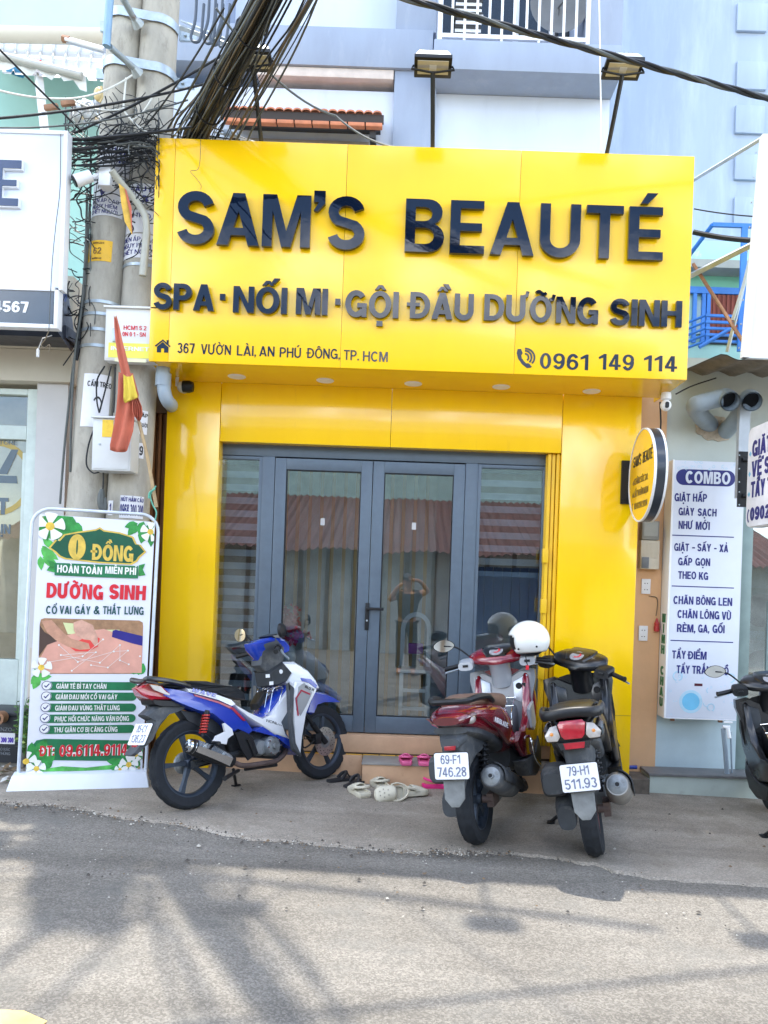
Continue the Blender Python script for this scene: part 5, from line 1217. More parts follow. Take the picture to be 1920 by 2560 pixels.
b = MB(); b.add([P(311, 470, -.685), P(316, 475, -.68), P(329, 520, -.69), P(331, 588, -.705), P(324, 530, -.70)], [(0, 1, 2, 3, 4)]); part('edge', b, FLAG, fg)
b = MB(); b.tube(smoothpath([P(390, 1215, -.70), P(376, 1238, -.71), P(382, 1262, -.71), P(391, 1280, -.71), P(388, 1300, -.71)], 4), .006, 6); b.tube(smoothpath([P(388, 1222, -.72), P(374, 1232, -.72), P(372, 1246, -.72)], 4), .007, 6); solo('tie_string', b, M_('green_string', (.10, .36, .26), .6), 'green plastic string tying the stick to the stand', 'string')

# ------------------------------------------------------------------ right neighbour: laundry
WY = .30
lau = thing('laundry_shop', 'sage and pale blue laundry wall with dark glass shop front', 'shop front', (2.6, WY, 0))
xp0, xp1 = X(1574, 1600, WY), X(1646, 1600, WY); xw1 = X(1848, 1600, WY)
b = MB(); b.box(xr1 - .1, X(1650, 1500, WY), WY - .02, WY + .3, -.2, sz0 + .25); part('peach_strip', b, PEACH, lau, smooth=0)
b = MB(); b.box(X(1650, 1500, WY) + .001, xw1, WY, WY + .3, Z(1750, 1760, WY), Z(1750, 895, WY)); part('sage_wall', b, SAGE, lau, smooth=0)
b = MB(); b.box(X(1650, 1500, WY) + .001, xw1, WY - .004, WY + .3, -.2, Z(1750, 1760, WY) - .001); part('blue_wall', b, PALEB, lau, smooth=0)
b = MB(); b.box(xw1 + .001, 7, WY, WY + .3, Z(1850, 1160, WY), Z(1850, 895, WY)); part('transom', b, SAGE, lau, smooth=0)
b = MB(); b.box(xw1 + .001, xw1 + .1, WY + .02, WY + .1, -.1, Z(1850, 1160, WY) - .001); b.box(xw1 + .26, xw1 + .29, WY + .04, WY + .09, .1, Z(1850, 1500, WY)); b.box(xw1 + .101, 7, WY + .02, WY + .1, Z(1850, 1190, WY), Z(1850, 1161, WY)); part('glass_frame', b, M_('green_alu', (.20, .27, .26), .4, metal=.2), lau, bevel=.003)
b = MB(); b.box(xw1 + .1, 7, WY + .05, WY + .056, .0, Z(1850, 1190, WY)); part('glass_pane', b, glass_mat('laundry_glass', (.55, .66, .64), .30), lau, smooth=0)
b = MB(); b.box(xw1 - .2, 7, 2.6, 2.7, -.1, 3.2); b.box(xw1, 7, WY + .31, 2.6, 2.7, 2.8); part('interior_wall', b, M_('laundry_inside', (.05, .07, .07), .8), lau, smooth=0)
for k in range(2):
    c = P(1890, 1500 + 140 * k, 1.0); t_ = thing('washing_machine', 'white washing machine %s behind the laundry glass' % ('stacked on top' if k == 0 else 'at the bottom of the stack'), 'washing machine', (c.x, 1.0, c.z - .4))
    b = MB(); b.box(c.x - .25, c.x + .35, 1.0, 1.6, c.z - .3, c.z + .12); part('body', b, M_('machine_grey', (.36, .40, .40), .4), t_, bevel=.01)
    b = MB(); b.lathe([(.16, -.012), (.13, -.02), (0, -.006)], 24, 'y', (c.x + .05, 1.0, c.z - .1)); part('porthole', b, BLACKP, t_)
# step in front of the laundry
b = MB(); xa_, xb_ = GP(1626, 1988).x, 6.0; ys = GP(1700, 1990).y
b.box(xa_, xb_, ys, WY, -.3, GZ(2.1) + .155); stp = thing('laundry_step', 'pale tiled step with grey stone top below the laundry wall', 'step', (xa_, ys, -.1)); part('riser_tile', b, M_('pale_green_tile', (.46, .52, .47), .3, var=.08, scale=5, spots=(6, .6, .8, (.38, .40, .36))), stp, bevel=.004)
b = MB(); b.box(xa_ - .012, xb_, ys - .014, WY - .006, GZ(2.1) + .1555, GZ(2.1) + .178); part('stone_top', b, M_('slate_top', (.17, .17, .17), .5, var=.2, scale=9), stp, bevel=.004)
b = MB(); b.box(xa_ - .19, xa_ - .02, -.02, .26, -.2, .06); part('brick_end', b, M_('old_brick_dark', (.12, .10, .08), .9, var=.4, scale=14), stp)
b = MB(); A = P(1573, 1946, .1); b.tube([A, P(1606, 1949, .1)], .022, 12); solo('waste_pipe', b, PVC, 'short grey waste pipe at the foot of the yellow pier', 'pipe')
b = MB(); A = P(1572, 1918, .1); b.tube([A, P(1592, 1918, .1)], .016, 10); solo('blue_pipe_end', b, M_('deep_blue_pvc', (.01, .04, .30), .4), 'short blue pipe stub beside the yellow pier', 'pipe')
# combo light box
CY = .10
FCm = FACADE(CY)
cm = thing('combo_sign', 'tall white laundry price box with dark blue lettering', 'sign box', M=FCm.M)
cx0 = (X(1684, 1152, CY) + X(1660, 1794, CY)) / 2; cx1 = (X(1860, 1158, CY) + X(1843, 1803, CY)) / 2; cz1 = Z(1770, 1153, CY); cz0 = Z(1750, 1797, CY)
PW = M_('print_white', (.64, .68, .76), .4, var=.03)
b = MB(); b.box(cx0, cx1, 0, .17, cz0, cz1); part('box', b, PW, cm, local=True, bevel=.006)
b = MB(); b.box(cx0 - .004, cx0 + .012, -.004, .172, cz0 - .004, cz1 + .004); b.box(cx0 + .0125, cx1, -.004, .1, cz0 - .006, cz0 - .0005); part('trim', b, WHITE, cm, local=True, smooth=0)
put = lambda s, pa, pb, cp, m=NAVY, w=.2, **k: put_text(cm, FCm, s, pa, pb, cp, m, w, **k)
def pill(fr, parent, pa, pb, h, mat, name, y=-.0012, r=None):
    (x0, z0), (x1, z1) = fr.px(*pa), fr.px(*pb); zz = (z0 + z1) / 2; b = MB(); r = r or h / 2
    b.prism(rrect(x0, x1, zz - h / 2, zz + h / 2, r * .98, 8), y, 0, back=False); return part(name, b, mat, parent, local=True, smooth=0)
pill(FCm, cm, (1690, 1193), (1838, 1196), .135, NAVY, 'title_pill')
put_text(cm, FCm, 'COMBO', (1713, 1208), (1825, 1211), 30, PW, .22, y=-.0016)
for s, pa, pb, cp in (('GIẶT', (1686, 1253), (1725, 1254), 20), ('HẤP', (1732, 1254), (1767, 1255), 20), ('GIÀY', (1696, 1288), (1735, 1289), 19), ('SẠCH', (1744, 1290), (1791, 1291), 19), ('NHƯ', (1696, 1322), (1731, 1323), 20), ('MỚI', (1739, 1324), (1774, 1325), 20),
                      ('GIẶT', (1685, 1377), (1722, 1378), 19), ('-', (1730, 1378), (1737, 1378), 19), ('SẤY', (1743, 1378), (1777, 1379), 19), ('-', (1785, 1380), (1791, 1380), 19), ('XẢ', (1798, 1380), (1820, 1381), 19), ('GẤP', (1695, 1413), (1730, 1414), 19), ('GỌN', (1738, 1414), (1775, 1415), 19), ('THEO', (1695, 1447), (1740, 1448), 19), ('KG', (1747, 1449), (1770, 1450), 19),
                      ('CHĂN', (1683, 1510), (1733, 1511), 20), ('BÔNG', (1740, 1512), (1789, 1513), 20), ('LEN', (1796, 1514), (1830, 1515), 20), ('CHĂN', (1693, 1545), (1743, 1546), 20), ('LÔNG', (1750, 1547), (1798, 1548), 20), ('VŨ', (1804, 1549), (1827, 1550), 20), ('RÈM,', (1692, 1580), (1738, 1581), 20), ('GA,', (1745, 1581), (1773, 1582), 20), ('GỐI', (1781, 1582), (1811, 1583), 20),
                      ('TẨY', (1680, 1646), (1714, 1647), 20), ('ĐIỂM', (1720, 1648), (1766, 1649), 20), ('TẨY', (1691, 1683), (1724, 1684), 20), ('TRẮNG', (1730, 1684), (1790, 1686), 20), ('ĐỒ', (1797, 1687), (1821, 1688), 20)):
    put(s, pa, pb, cp)
for pa, pb in (((1679, 1338), (1835, 1343)), ((1679, 1465), (1835, 1470)), ((1676, 1601), (1833, 1606))): pill(FCm, cm, pa, pb, .009, NAVY, 'rule_line')
SKYP = M_('print_sky', (.16, .48, .70), .4, var=.1); SKYL = M_('print_pale_sky', (.42, .62, .74), .4, var=.1)
(x, z) = FCm.px(1727, 1754); b = MB(); b.prism(arc(x, z, .098, .098, 0, 360, 36)[:-1], -.0012, 0, [arc(x, z, .074, .074, 0, 360, 36)[:-1]], back=False); part('drum_ring', b, SKYL, cm, local=True, smooth=0)
b = MB(); b.prism(arc(x, z, .074, .074, 0, 360, 36)[:-1], -.0010, 0, back=False); part('drum_water', b, SKYP, cm, local=True, smooth=0)
(x, z) = FCm.px(1746, 1712); b = MB(); b.box(x - .034, x + .034, -.0012, 0, z - .011, z + .011); part('display', b, M_('display_dark', (.08, .01, .02), .4), cm, local=True, smooth=0)
b = MB(); rnd = random.Random(3)
for i in range(70):
    if i < 26: px, py = rnd.uniform(1690, 1852), rnd.uniform(1156, 1174)
    else:
        px, py = rnd.uniform(1672, 1846), rnd.uniform(1690, 1790)
        if 1690 < px < 1765 and py > 1703: continue
    x, z = FCm.px(px, py); r_ = rnd.uniform(.004, .012) if i < 60 else rnd.uniform(.02, .045); a0 = rnd.uniform(0, 360)
    b.prism(stroke(arc(x, z, r_, r_, a0, a0 + rnd.choice((120, 200, 330)), 10), r_ * .3), -.0011 - .00002 * i, 0, back=False)
part('printed_bubbles', b, SKYL, cm, local=True, smooth=0)
FCs = Frame((cx0 - .0045, CY, 0), (0, -1, 0), (0, 0, 1)); b = MB()
for k, ch in enumerate('MINH CHAU'):
    if ch == ' ': continue
    z = Z(1655, 1545, CY) - k * (Z(1655, 1545, CY) - Z(1650, 1757, CY)) / 8
    for q in letters(ch, -.12 if ch != 'I' else -.09, -.04 if ch != 'I' else -.07, z - .04, .075, .26): q.xf(FCs.M); b.add(q.v, q.f)
part('side_lettering', b, GREENP, cm, smooth=0)
b = MB()
for x in (cx0 + .08, cx1 - .12): b.box(x - .015, x + .015, .02, .05, cz0 - .03, cz0 - .007)
part('bracket', b, RUST, cm, local=True)
# meter boxes, sockets, bell on the peach strip
t_ = thing('electric_meter', 'grey electricity meter with worn glass behind the round sign', 'meter', P(1618, 1345, WY - .1)); y = WY - .02
b = MB(); (x0, z0), (x1, z1) = XZ(1597, 1350, y), XZ(1641, 1305, y); b.box(x0, x1, y - .09, y, z0, z1); part('case', b, M_('meter_grey', (.22, .22, .20), .4), t_, bevel=.006)
b = MB(); b.box(x0 + .015, x1 - .015, y - .094, y - .0905, z0 + .03, z1 - .01); part('window', b, M_('meter_glass', (.32, .33, .30), .2), t_)
t_ = thing('breaker_box', 'cream ribbed breaker box with dark switch below the meter', 'breaker box', P(1618, 1422, WY - .1))
b = MB(); (x0, z0), (x1, z1) = XZ(1594, 1422, y), XZ(1642, 1353, y); b.box(x0, x1, y - .08, y, z0, z1)
for i in range(12): b.box(x0 + .01 + i * (x1 - x0 - .02) / 12, x0 + .016 + i * (x1 - x0 - .02) / 12, y - .083, y - .08, z0 + .09, z1 - .02)
part('case', b, M_('old_cream', (.55, .50, .40), .5), t_, bevel=.003)
b = MB(); (x0, z0), (x1, z1) = XZ(1603, 1420, y - .08), XZ(1622, 1393, y - .08); b.box(x0, x1, y - .092, y - .0802, z0, z1); part('switch', b, M_('switch_grey', (.12, .13, .14), .4), t_, bevel=.003)
for k, (px, py) in enumerate(((1614, 1466), (1607, 1583))):
    x, z = XZ(px, py, y); t_ = thing('wall_socket', 'white double wall socket %s on the peach strip' % ('just below the breaker box' if k == 0 else 'lower down at scooter height'), 'socket', (x, y, z - .06))
    b = MB(); b.box(x - .039, x + .039, y - .014, y, z - .065, z + .065); part('plate', b, WHITE, t_, bevel=.004)
    b = MB()
    for dz in (-.028, .026):
        for dx in (-.011, .011): b.lathe([(0, -.0155), (.0045, -.0155), (.0045, -.0135)], 8, 'y', (x + dx, y, z + dz))
    part('holes', b, BLACKP, t_)
x, z = XZ(1639, 1562, y); b = MB(); b.lathe([(0, -.06), (.022, -.055), (.024, -.02), (.02, .0), (.024, .012), (.014, .03), (.008, .055), (0, .06)], 14, 'z', (x, y - .03, z)); solo('red_plug', b, M_('red_plastic', (.42, .03, .03), .4), 'small red plastic plug hanging on a cord beside the peach strip', 'plug')
cable([P(1640, 1540, y - .03), P(1643, 1520, y - .02), P(1642, 1495, y - .01), P(1622, 1490, y - .01)], .004, CABLEB, 'tan cord holding the red plug', name='wall_cable')
# vent pipes
t_ = thing('vent_pipes', 'pair of grey plastic vent pipes with elbows sticking out of the laundry wall', 'vent pipe', P(1830, 1040, -.1))
for k, (ex, ey, q, r_) in enumerate(((1822, 1004, [(1775, 1062, .32, 0), (1752, 1040, .12, 0), (1738, 1016, -.04, 0), (1752, 1008, -.09, 0), (1790, 998, -.10, 0), (1808, 994, -.11, 0), (1820, 998, -.15, 0), (1826, 1004, -.25, 0)], .072), (1878, 1004, [(1812, 1080, .32, 0), (1838, 1052, .1, 0), (1858, 1020, .0, 0), (1868, 1000, -.06, 0), (1876, 998, -.14, 0), (1880, 1004, -.25, 0)], .072))):
    path = smoothpath([P(a, b_, y_) for a, b_, y_, _ in q], 5); b = MB(); n_ = len(path); b.tube(path, [r_ * (1.08 if i > n_ - 12 else 1) for i in range(n_)], 22, cap=False)
    inner = [p for p in path[-8:]]; b.tube(inner, r_ * .95, 22, cap=False); part('elbow_pipe', b, PVC, t_)
    b = MB(); e = path[-7]; d = (path[-6] - path[-8]).normalized(); b.tube([e, e + d * .004], r_ * .94, 22); part('dark_bore', b, DARK, t_)
b = MB(); c = P(1790, 1066, WY - .002); pts = []; rnd = random.Random(6)
for i in range(26): a = 2 * PI * i / 26; rr = rnd.uniform(.9, 1.2); pts.append((c.x + .17 * rr * math.cos(a), c.z + .10 * rr * math.sin(a) - .02))
b.prism(pts, WY - .012, WY - .001); solo('broken_render', b, M_('rough_mortar', (.44, .38, .30), .95, var=.25, scale=20, bump=.6, bscale=40), 'rough mortar patch round the vent pipe hole', 'mortar patch')
b = MB(); x = X(1835, 1090, -.1) + .045; b.box(x - .012, x + .012, -.12, -.07, Z(1835, 1245, -.1), Z(1835, 1010, -.1)); b.box(x + .013, x + .08, -.11, -.075, Z(1850, 1130, -.1), Z(1850, 1010, -.1)); solo('sign_bracket_post', b, M_('pale_post', (.42, .46, .50), .5), 'flat pale metal post carrying the hanging laundry sign', 'post')
# hanging laundry sign (perpendicular to the wall)
SXr = 2.60; FR = Frame((SXr, -.5, 0), (0, -1, 0), (0, 0, 1))
hs = thing('hanging_sign', 'white rounded laundry sign with navy lettering projecting from the wall', 'projecting sign', M=FR.M)
ug = lambda px, py: FR.px(px, py)
u0 = ug(1868, 1200)[0]; z1 = (ug(1870, 1076)[1] + ug(1919, 1052)[1]) / 2; z0 = (ug(1868, 1312)[1] + ug(1919, 1316)[1]) / 2
b = MB(); b.prism(rrect(u0, u0 + .85, z0, z1, .06, 8), 0, .12); part('panel', b, M_('acrylic_white', (.74, .75, .80), .3), hs, local=True, smooth=30)
b = MB(); b.prism(rrect(u0 - .006, u0 + .856, z0 - .006, z1 + .006, .064, 8), .014, .10); part('rim', b, WHITE, hs, local=True, smooth=30)
cap_ = (z1 - z0) * .16
for k, s in enumerate(('GIẶT LÀ', 'VỆ SINH', 'TẨY TRẮNG', '0902 07')):
    zz = z1 - (z1 - z0) * (.30 + .205 * k) - (.02 if k == 3 else 0); b = words(s, u0 + .075, u0 + .075 + .072 * len(s), zz, cap_ * (1 if k < 3 else .82), .22, y0=-.0005); part('lettering', b, NAVY, hs, local=True, smooth=0)
    if k < 3: b = MB(); b.prism([(u0 + .02, zz + .03), (u0 + .04, zz + .05), (u0 + .06, zz + .03), (u0 + .04, zz + .01)], -.0015, 0); part('bullet', b, SKYP, hs, local=True, smooth=0)
    else: b = MB(); b.prism(stroke(arc(u0 + .06, zz + .04, .03, .05, 110, 250, 8), .016), -.0015, 0); part('telephone_symbol', b, NAVY, hs, local=True, smooth=0)
b = MB(); x = X(1852, 1200, -.3); b.box(x - .03, x + .07, -.33, -.31, Z(1850, 1268, -.3), Z(1850, 1130, -.3))
for py in (1150, 1240): A = P(1856, py, -.33); b.tube([A, A + Vector((.25, -.02, 0))], .018, 10)
part('wall_bracket', b, BLACKP, hs)
b = MB()
for py in (1138, 1172, 1205, 1230, 1262): x, z = XZ(1848, py, -.331); b.lathe([(0, -.006), (.006, -.004), (.006, 0)], 8, 'y', (x, -.3305, z))
part('bolts', b, STEEL, hs)
# tap pipe by the laundry glass
b = MB(); q = [P(1818, 1940, .12), P(1812, 1860, .12), P(1808, 1822, .12)]; b.tube(q, .02, 12); b.tube([P(1830, 1940, .16), P(1827, 1830, .16)], .008, 8); solo('tap_pipe', b, PVC, 'upright grey water pipe below the price box', 'pipe')
b = MB(); c = P(1815, 1835, .10); b.tube([c + Vector((-.03, 0, .06)), c + Vector((.03, 0, .06))], .014, 8); b.tube([c + Vector((.01, -.01, .05)), c + Vector((.015, -.04, -.03))], .016, 8); b.tube([c + Vector((-.02, 0, .1)), c + Vector((.05, 0, .1))], .008, 6); solo('water_tap', b, WHITE, 'white plastic water tap on the grey pipe', 'tap')

# ------------------------------------------------------------------ round projecting sign of the spa
RX, RYc, RZc, RR = 1.868, -.385, 2.535, .365
FRd = Frame((RX - .045, RYc, RZc), (-.025, -1, 0), (0, 0, 1))
rs = thing('round_sign', 'round yellow spa sign with black rim projecting from the right pier', 'projecting sign', M=FRd.M)
b = MB(); b.lathe([(0, 0), (RR - .012, 0), (RR - .012, .02), (0, .02)], 72, 'y'); part('face', b, YEL, rs, local=True, smooth=30)
b = MB(); b.lathe([(RR - .0115, -.006), (RR, -.006), (RR, .012), (RR - .0115, .012)], 72, 'y', closed=True); b.lathe([(RR - .0115, .078), (RR, .078), (RR, .094), (RR - .0115, .094)], 72, 'y', closed=True); part('white_trim', b, WHITE, rs, local=True, smooth=30)
b = MB(); b.lathe([(RR - .01, .0125), (RR - .003, .0125), (RR - .003, .0775), (RR - .01, .0775)], 72, 'y', closed=True); part('rim', b, M_('rim_black', (.02, .028, .04), .3, coat=.3), rs, local=True, smooth=30)
for s, x0, x1, z, cp, w in (("SAM'S", -.24, -.02, .09, .085, .13), ('BEAUTÉ', .03, .28, .09, .085, .13), ('CHĂM SÓC DA', -.19, .18, -.055, .05, .12), ('LẤY NHÂN MỤN', -.19, .20, -.155, .05, .12), ('09 6114 9114', -.17, .19, -.255, .05, .12)):
    b = words(s, x0, x1, z, cp, w, y0=-.0003); part('lettering', b, BLACKI if cp > .06 else M_('brown_print', (.16, .10, .02), .5) if 'brown_print' not in MATS else MATS['brown_print'], rs, local=True, smooth=0)
b = MB()
for z in (-.04, -.14): b.prism([(-.24, z), (-.22, z + .025), (-.2, z), (-.22, z - .02)], -.002, 0)
b.prism(stroke(arc(-.21, -.23, .022, .03, 110, 250, 8), .012), -.002, 0); part('bullet', b, MATS['brown_print'], rs, local=True, smooth=0)
b = MB(); b.box(RX - .10, RX + .1, -.03, -.006, RZc - .19, RZc + .17); b.box(RX - .03, RX + .03, -.10, -.03, RZc - .13, RZc - .09); b.box(RX - .03, RX + .03, -.10, -.03, RZc + .06, RZc + .1)
for z in (RZc - .15, RZc + .12): b.lathe([(0, -.036), (.012, -.034), (.012, -.03)], 8, 'y', (RX - .075, 0, z))
part('wall_bracket', b, BLACKP, rs)

# ------------------------------------------------------------------ banner stand
A, B_, C_ = P(46, 1938, -.80), P(364, 1929, -.52), P(89, 1284, -.78)
FB = Frame(A, B_ - A, C_ - A); W = (B_ - A).length; Hh = FB.px(243, 1277)[1]
bs = thing('banner_stand', 'white tubular stand holding a tall spa promotion banner with green print', 'banner stand', M=FB.M)
q = [(.0, .0, 0), (0, 0, Hh - .14)] + [(.13 - .13 * math.cos(R(a)), 0, Hh - .14 + .13 * math.sin(R(a))) for a in range(15, 91, 15)] + [(W - .13 + .13 * math.sin(R(a)), 0, Hh - .13 + .13 * math.cos(R(a)) - .0) for a in range(0, 91, 15)] + [(W, 0, 0)]
b = MB(); b.tube(q, .013, 12); part('frame_tube', b, M_('blue_white_tube', (.60, .66, .74), .35, metal=.2), bs, local=True)
b = MB(); g0 = FB.px(30, 1971)[1]
b.add([(-.06, -.16, g0), (W + .03, -.16, g0), (W + .03, .06, g0), (-.06, .06, g0), (-.03, -.10, .02), (W + .005, -.10, .02), (W + .005, .04, .02), (-.03, .04, .02)], [(0, 3, 2, 1), (4, 5, 6, 7), (0, 1, 5, 4), (1, 2, 6, 5), (2, 3, 7, 6), (3, 0, 4, 7)])
part('base', b, M_('base_white', (.70, .74, .80), .45, var=.04), bs, local=True, bevel=.006)
(bx0, bzt), (bx1, _), (_, bzb) = FB.px(100, 1289), FB.px(388, 1302), FB.px(64, 1927)
bx0 = (FB.px(100, 1289)[0] + FB.px(64, 1925)[0]) / 2; bx1 = (FB.px(388, 1302)[0] + FB.px(355, 1926)[0]) / 2; bzt = (bzt + FB.px(388, 1302)[1]) / 2; bzb = (bzb + FB.px(355, 1927)[1]) / 2
b = MB(); n_, m_ = 24, 48; v = []
def wob(x, z): return -.012
for j in range(m_ + 1):
    for i in range(n_ + 1):
        x = bx0 + (bx1 - bx0) * i / n_; z = bzb + (bzt - bzb) * j / m_; v.append((x, wob(x, z), z))
b.add(v, [(j * (n_ + 1) + i, j * (n_ + 1) + i + 1, (j + 1) * (n_ + 1) + i + 1, (j + 1) * (n_ + 1) + i) for j in range(m_) for i in range(n_)])
PRW = M_('banner_white', (.72, .73, .80), .5, var=.02)
sheet = part('banner_sheet', b, PRW, bs, local=True, smooth=80)
bw, bh = bx1 - bx0, bzt - bzb
def BU(px, py):  # position on the banner as a fraction, from the photographed sheet
    x, z = FB.px(px, py); return x, z
lift_n = [0]
def lay(b, mat, name, parent=bs, base=.0015):
    """wraps a flat print (x, z) onto the banner sheet"""
    for p in b.v: p.y = wob(p.x, p.z) - base - (.0012 if p.y < -1e-7 else .0003)
    return part(name, b, mat, parent, local=True, smooth=0)
def flat(loops, mat, name, base=.0015):
    b = MB()
    for k, o in enumerate(loops): b.prism(o, -.001, 0, back=False)
    return lay(b, mat, name, base=base)
def btext(s, pa, pb, cp, mat, w=.2, base=.003, slant=0, track=.085, name='lettering'):
    (x0, z0), (x1, z1) = FB.px(*pa), FB.px(*pb); (_, zt) = FB.px(pa[0], pa[1] - cp)
    b = MB()
    for q_ in letters(s, x0, x1, (z0 + z1) / 2, zt - z0, w, track=track, slant=slant): b.add(q_.v, q_.f)
    return lay(b, mat, name, base=base)
GOLD = M_('gold_print', (.66, .46, .08), .4, var=.25, scale=14); LEAF = M_('leaf_print', (.03, .26, .05), .5, var=.5, scale=18); LEAF2 = M_('bright_leaf_print', (.09, .42, .08), .5, var=.4, scale=14)
PETAL = M_('petal_print', (.80, .80, .76), .5, var=.05); CORE = M_('core_print', (.75, .50, .06), .5, var=.3, scale=30)
b_ = lambda u, t: (bx0 + bw * u, bzb + bh * t)
# leafy corners
def leafshape(x, z, L_, an, w_=.3):
    c, s_ = math.cos(R(an)), math.sin(R(an)); o = []
    for t in (0, .25, .5, .75, 1): o.append((L_ * t, w_ * L_ * math.sin(PI * t ** .8)))
    for t in (.75, .5, .25): o.append((L_ * t, -w_ * L_ * math.sin(PI * t ** .8)))
    o = [(max(bx0 + .002, min(bx1 - .002, x + p[0] * c - p[1] * s_)), max(bzb + .002, min(bzt - .002, z + p[0] * s_ + p[1] * c))) for p in o]
    return o
rnd = random.Random(12); la, lb = [], []
for i in range(16): la.append(leafshape(*b_(rnd.uniform(0, .28), 1 - rnd.uniform(0, .03)), rnd.uniform(.10, .2), rnd.uniform(-75, -20)))
for i in range(14): la.append(leafshape(*b_(1 - rnd.uniform(0, .2), 1 - rnd.uniform(0, .03)), rnd.uniform(.08, .16), rnd.uniform(200, 265)))
for i in range(9): lb.append(leafshape(*b_(rnd.uniform(0, .05), 1 - rnd.uniform(.02, .2)), rnd.uniform(.08, .15), rnd.uniform(-90, -30), .22))
for i in range(8): lb.append(leafshape(*b_(rnd.uniform(0.02, .16), rnd.uniform(.36, .39)), rnd.uniform(.05, .1), rnd.uniform(0, 360)))
for i in range(8): la.append(leafshape(*b_(rnd.uniform(0.9, .97), rnd.uniform(.37, .41)), rnd.uniform(.05, .1), rnd.uniform(40, 170)))
for i in range(16): la.append(leafshape(*b_(rnd.uniform(0.0, .2), rnd.uniform(.0, .08)), rnd.uniform(.06, .14), rnd.uniform(30, 120)))
for i in range(12): la.append(leafshape(*b_(rnd.uniform(0.78, .98), rnd.uniform(.0, .05)), rnd.uniform(.06, .12), rnd.uniform(60, 180)))
for k, grp in enumerate((la, lb)):
    b = MB()
    for j, o in enumerate(grp):
        b.prism(o, -.001 - .00003 * j, 0, back=False)
    dd = [p.y for p in b.v]
    for p, y in zip(b.v, dd): p.y = wob(p.x, p.z) - .0012 + y
    part('printed_leaves', b, (LEAF, LEAF2)[k], bs, local=True, smooth=0)
flat([[b_(.12, .012), b_(.3, .022), b_(.5, .014), b_(.72, .022), b_(.9, .045), b_(.9, .006), b_(.5, .002), b_(.12, .003)]], LEAF2, 'printed_wave', .0014)
# title
o = [FB.px(*p) for p in ((122, 1370), (138, 1350), (146, 1352), (160, 1336), (192, 1330), (240, 1323), (250, 1318), (260, 1325), (300, 1331), (334, 1342), (342, 1360), (352, 1362), (366, 1380), (350, 1394), (344, 1404), (330, 1412), (250, 1408), (162, 1398), (148, 1392), (136, 1380))]
oi = [((p[0] - .0) + (FB.px(245, 1368)[0] - p[0]) * .045, p[1] + (FB.px(245, 1368)[1] - p[1]) * .09) for p in o]
flat([o], GOLD, 'title_border', .0035); flat([oi], DGREEN, 'title_panel', .0045)
btext('0', (170, 1398), (213, 1400), 63, GOLD, .25, .006); btext('ĐỒNG', (230, 1401), (333, 1404), 40, GOLD, .23, .006, track=.05)
for q_ in (((118, 1400), (137, 1404), (137, 1431), (117, 1426), (126, 1414)), ((347, 1413), (363, 1409), (357, 1424), (364, 1438), (346, 1440))): flat([[FB.px(*p) for p in q_]], LEAF, 'ribbon_end', .005)
flat([[FB.px(*p) for p in ((137, 1407), (345, 1415), (345, 1446), (245, 1443), (137, 1438))]], GREENP, 'ribbon', .0055)
btext('HOÀN TOÀN', (143, 1432), (255, 1435), 19, PETAL, .21, .007); btext('MIỄN PHÍ', (263, 1433), (340, 1438), 18, PETAL, .21, .007)
btext('DƯỠNG', (116, 1496), (258, 1498), 38, RED, .25, .003, track=.06); btext('SINH', (272, 1498), (364, 1500), 37, RED, .25, .003, track=.06)
for s, pa, pb in (('CỔ', (115, 1534), (143, 1535)), ('VAI', (149, 1534), (178, 1535)), ('GÁY', (187, 1535), (226, 1535)), ('&', (234, 1535), (249, 1535)), ('THẮT', (257, 1535), (301, 1536)), ('LƯNG', (311, 1536), (359, 1537))): btext(s, pa, pb, 20, M_('teal_print', (.01, .075, .075), .5) if 'teal_print' not in MATS else MATS['teal_print'], .2)
# printed picture of a back massage
def ph(px, py): return FB.px(px, py)
pic = [ph(*p) for p in ((100, 1560), (103, 1548), (112, 1545), (348, 1551), (357, 1556), (358, 1566), (354, 1684), (96, 1684))]
flat([pic], M_('photo_wall', (.34, .19, .10), .5, var=.25, scale=25), 'photo_backdrop', .0012)
flat([[ph(*p) for p in ((98, 1650), (120, 1610), (150, 1592), (200, 1580), (260, 1572), (310, 1590), (356, 1612), (354, 1682), (98, 1682))]], M_('photo_skin', (.66, .33, .25), .5, var=.12, scale=9), 'photo_back', .0024)
flat([[ph(*p) for p in ((158, 1556), (205, 1560), (235, 1574), (300, 1574), (286, 1590), (230, 1585), (170, 1585))]], M_('photo_cloth', (.62, .66, .34), .5), 'photo_cloth', .0018)
flat([[ph(*p) for p in ((282, 1576), (290, 1574), (357, 1590), (356, 1614), (330, 1608), (280, 1592))]], M_('photo_navy', (.02, .015, .20), .5), 'photo_towel', .0030)
flat([[ph(*p) for p in ((98, 1640), (100, 1562), (112, 1580), (150, 1600), (118, 1612))]], M_('photo_dark_brown', (.07, .04, .03), .6), 'photo_sleeve', .0032)  # sleeve of the printed picture, one flat dark brown shape
flat([[ph(*p) for p in ((170, 1614), (200, 1600), (230, 1584), (250, 1596), (245, 1616), (220, 1628), (190, 1628))]], M_('photo_glow', (.70, .06, .05), .5), 'photo_glow', .0036)
flat([[ph(*p) for p in ((104, 1552), (130, 1550), (160, 1582), (178, 1596), (222, 1608), (226, 1622), (200, 1624), (170, 1616), (140, 1600), (118, 1580))], ], M_('photo_hand', (.50, .26, .17), .5, var=.2, scale=20), 'photo_arm', .0042)
flat([[ph(*p) for p in ((184, 1556), (204, 1549), (232, 1562), (244, 1590), (246, 1612), (238, 1616), (226, 1600), (210, 1598), (192, 1588), (185, 1576))]], M_('photo_hand_pale', (.60, .34, .25), .5, var=.2, scale=20), 'photo_hand', .0048)
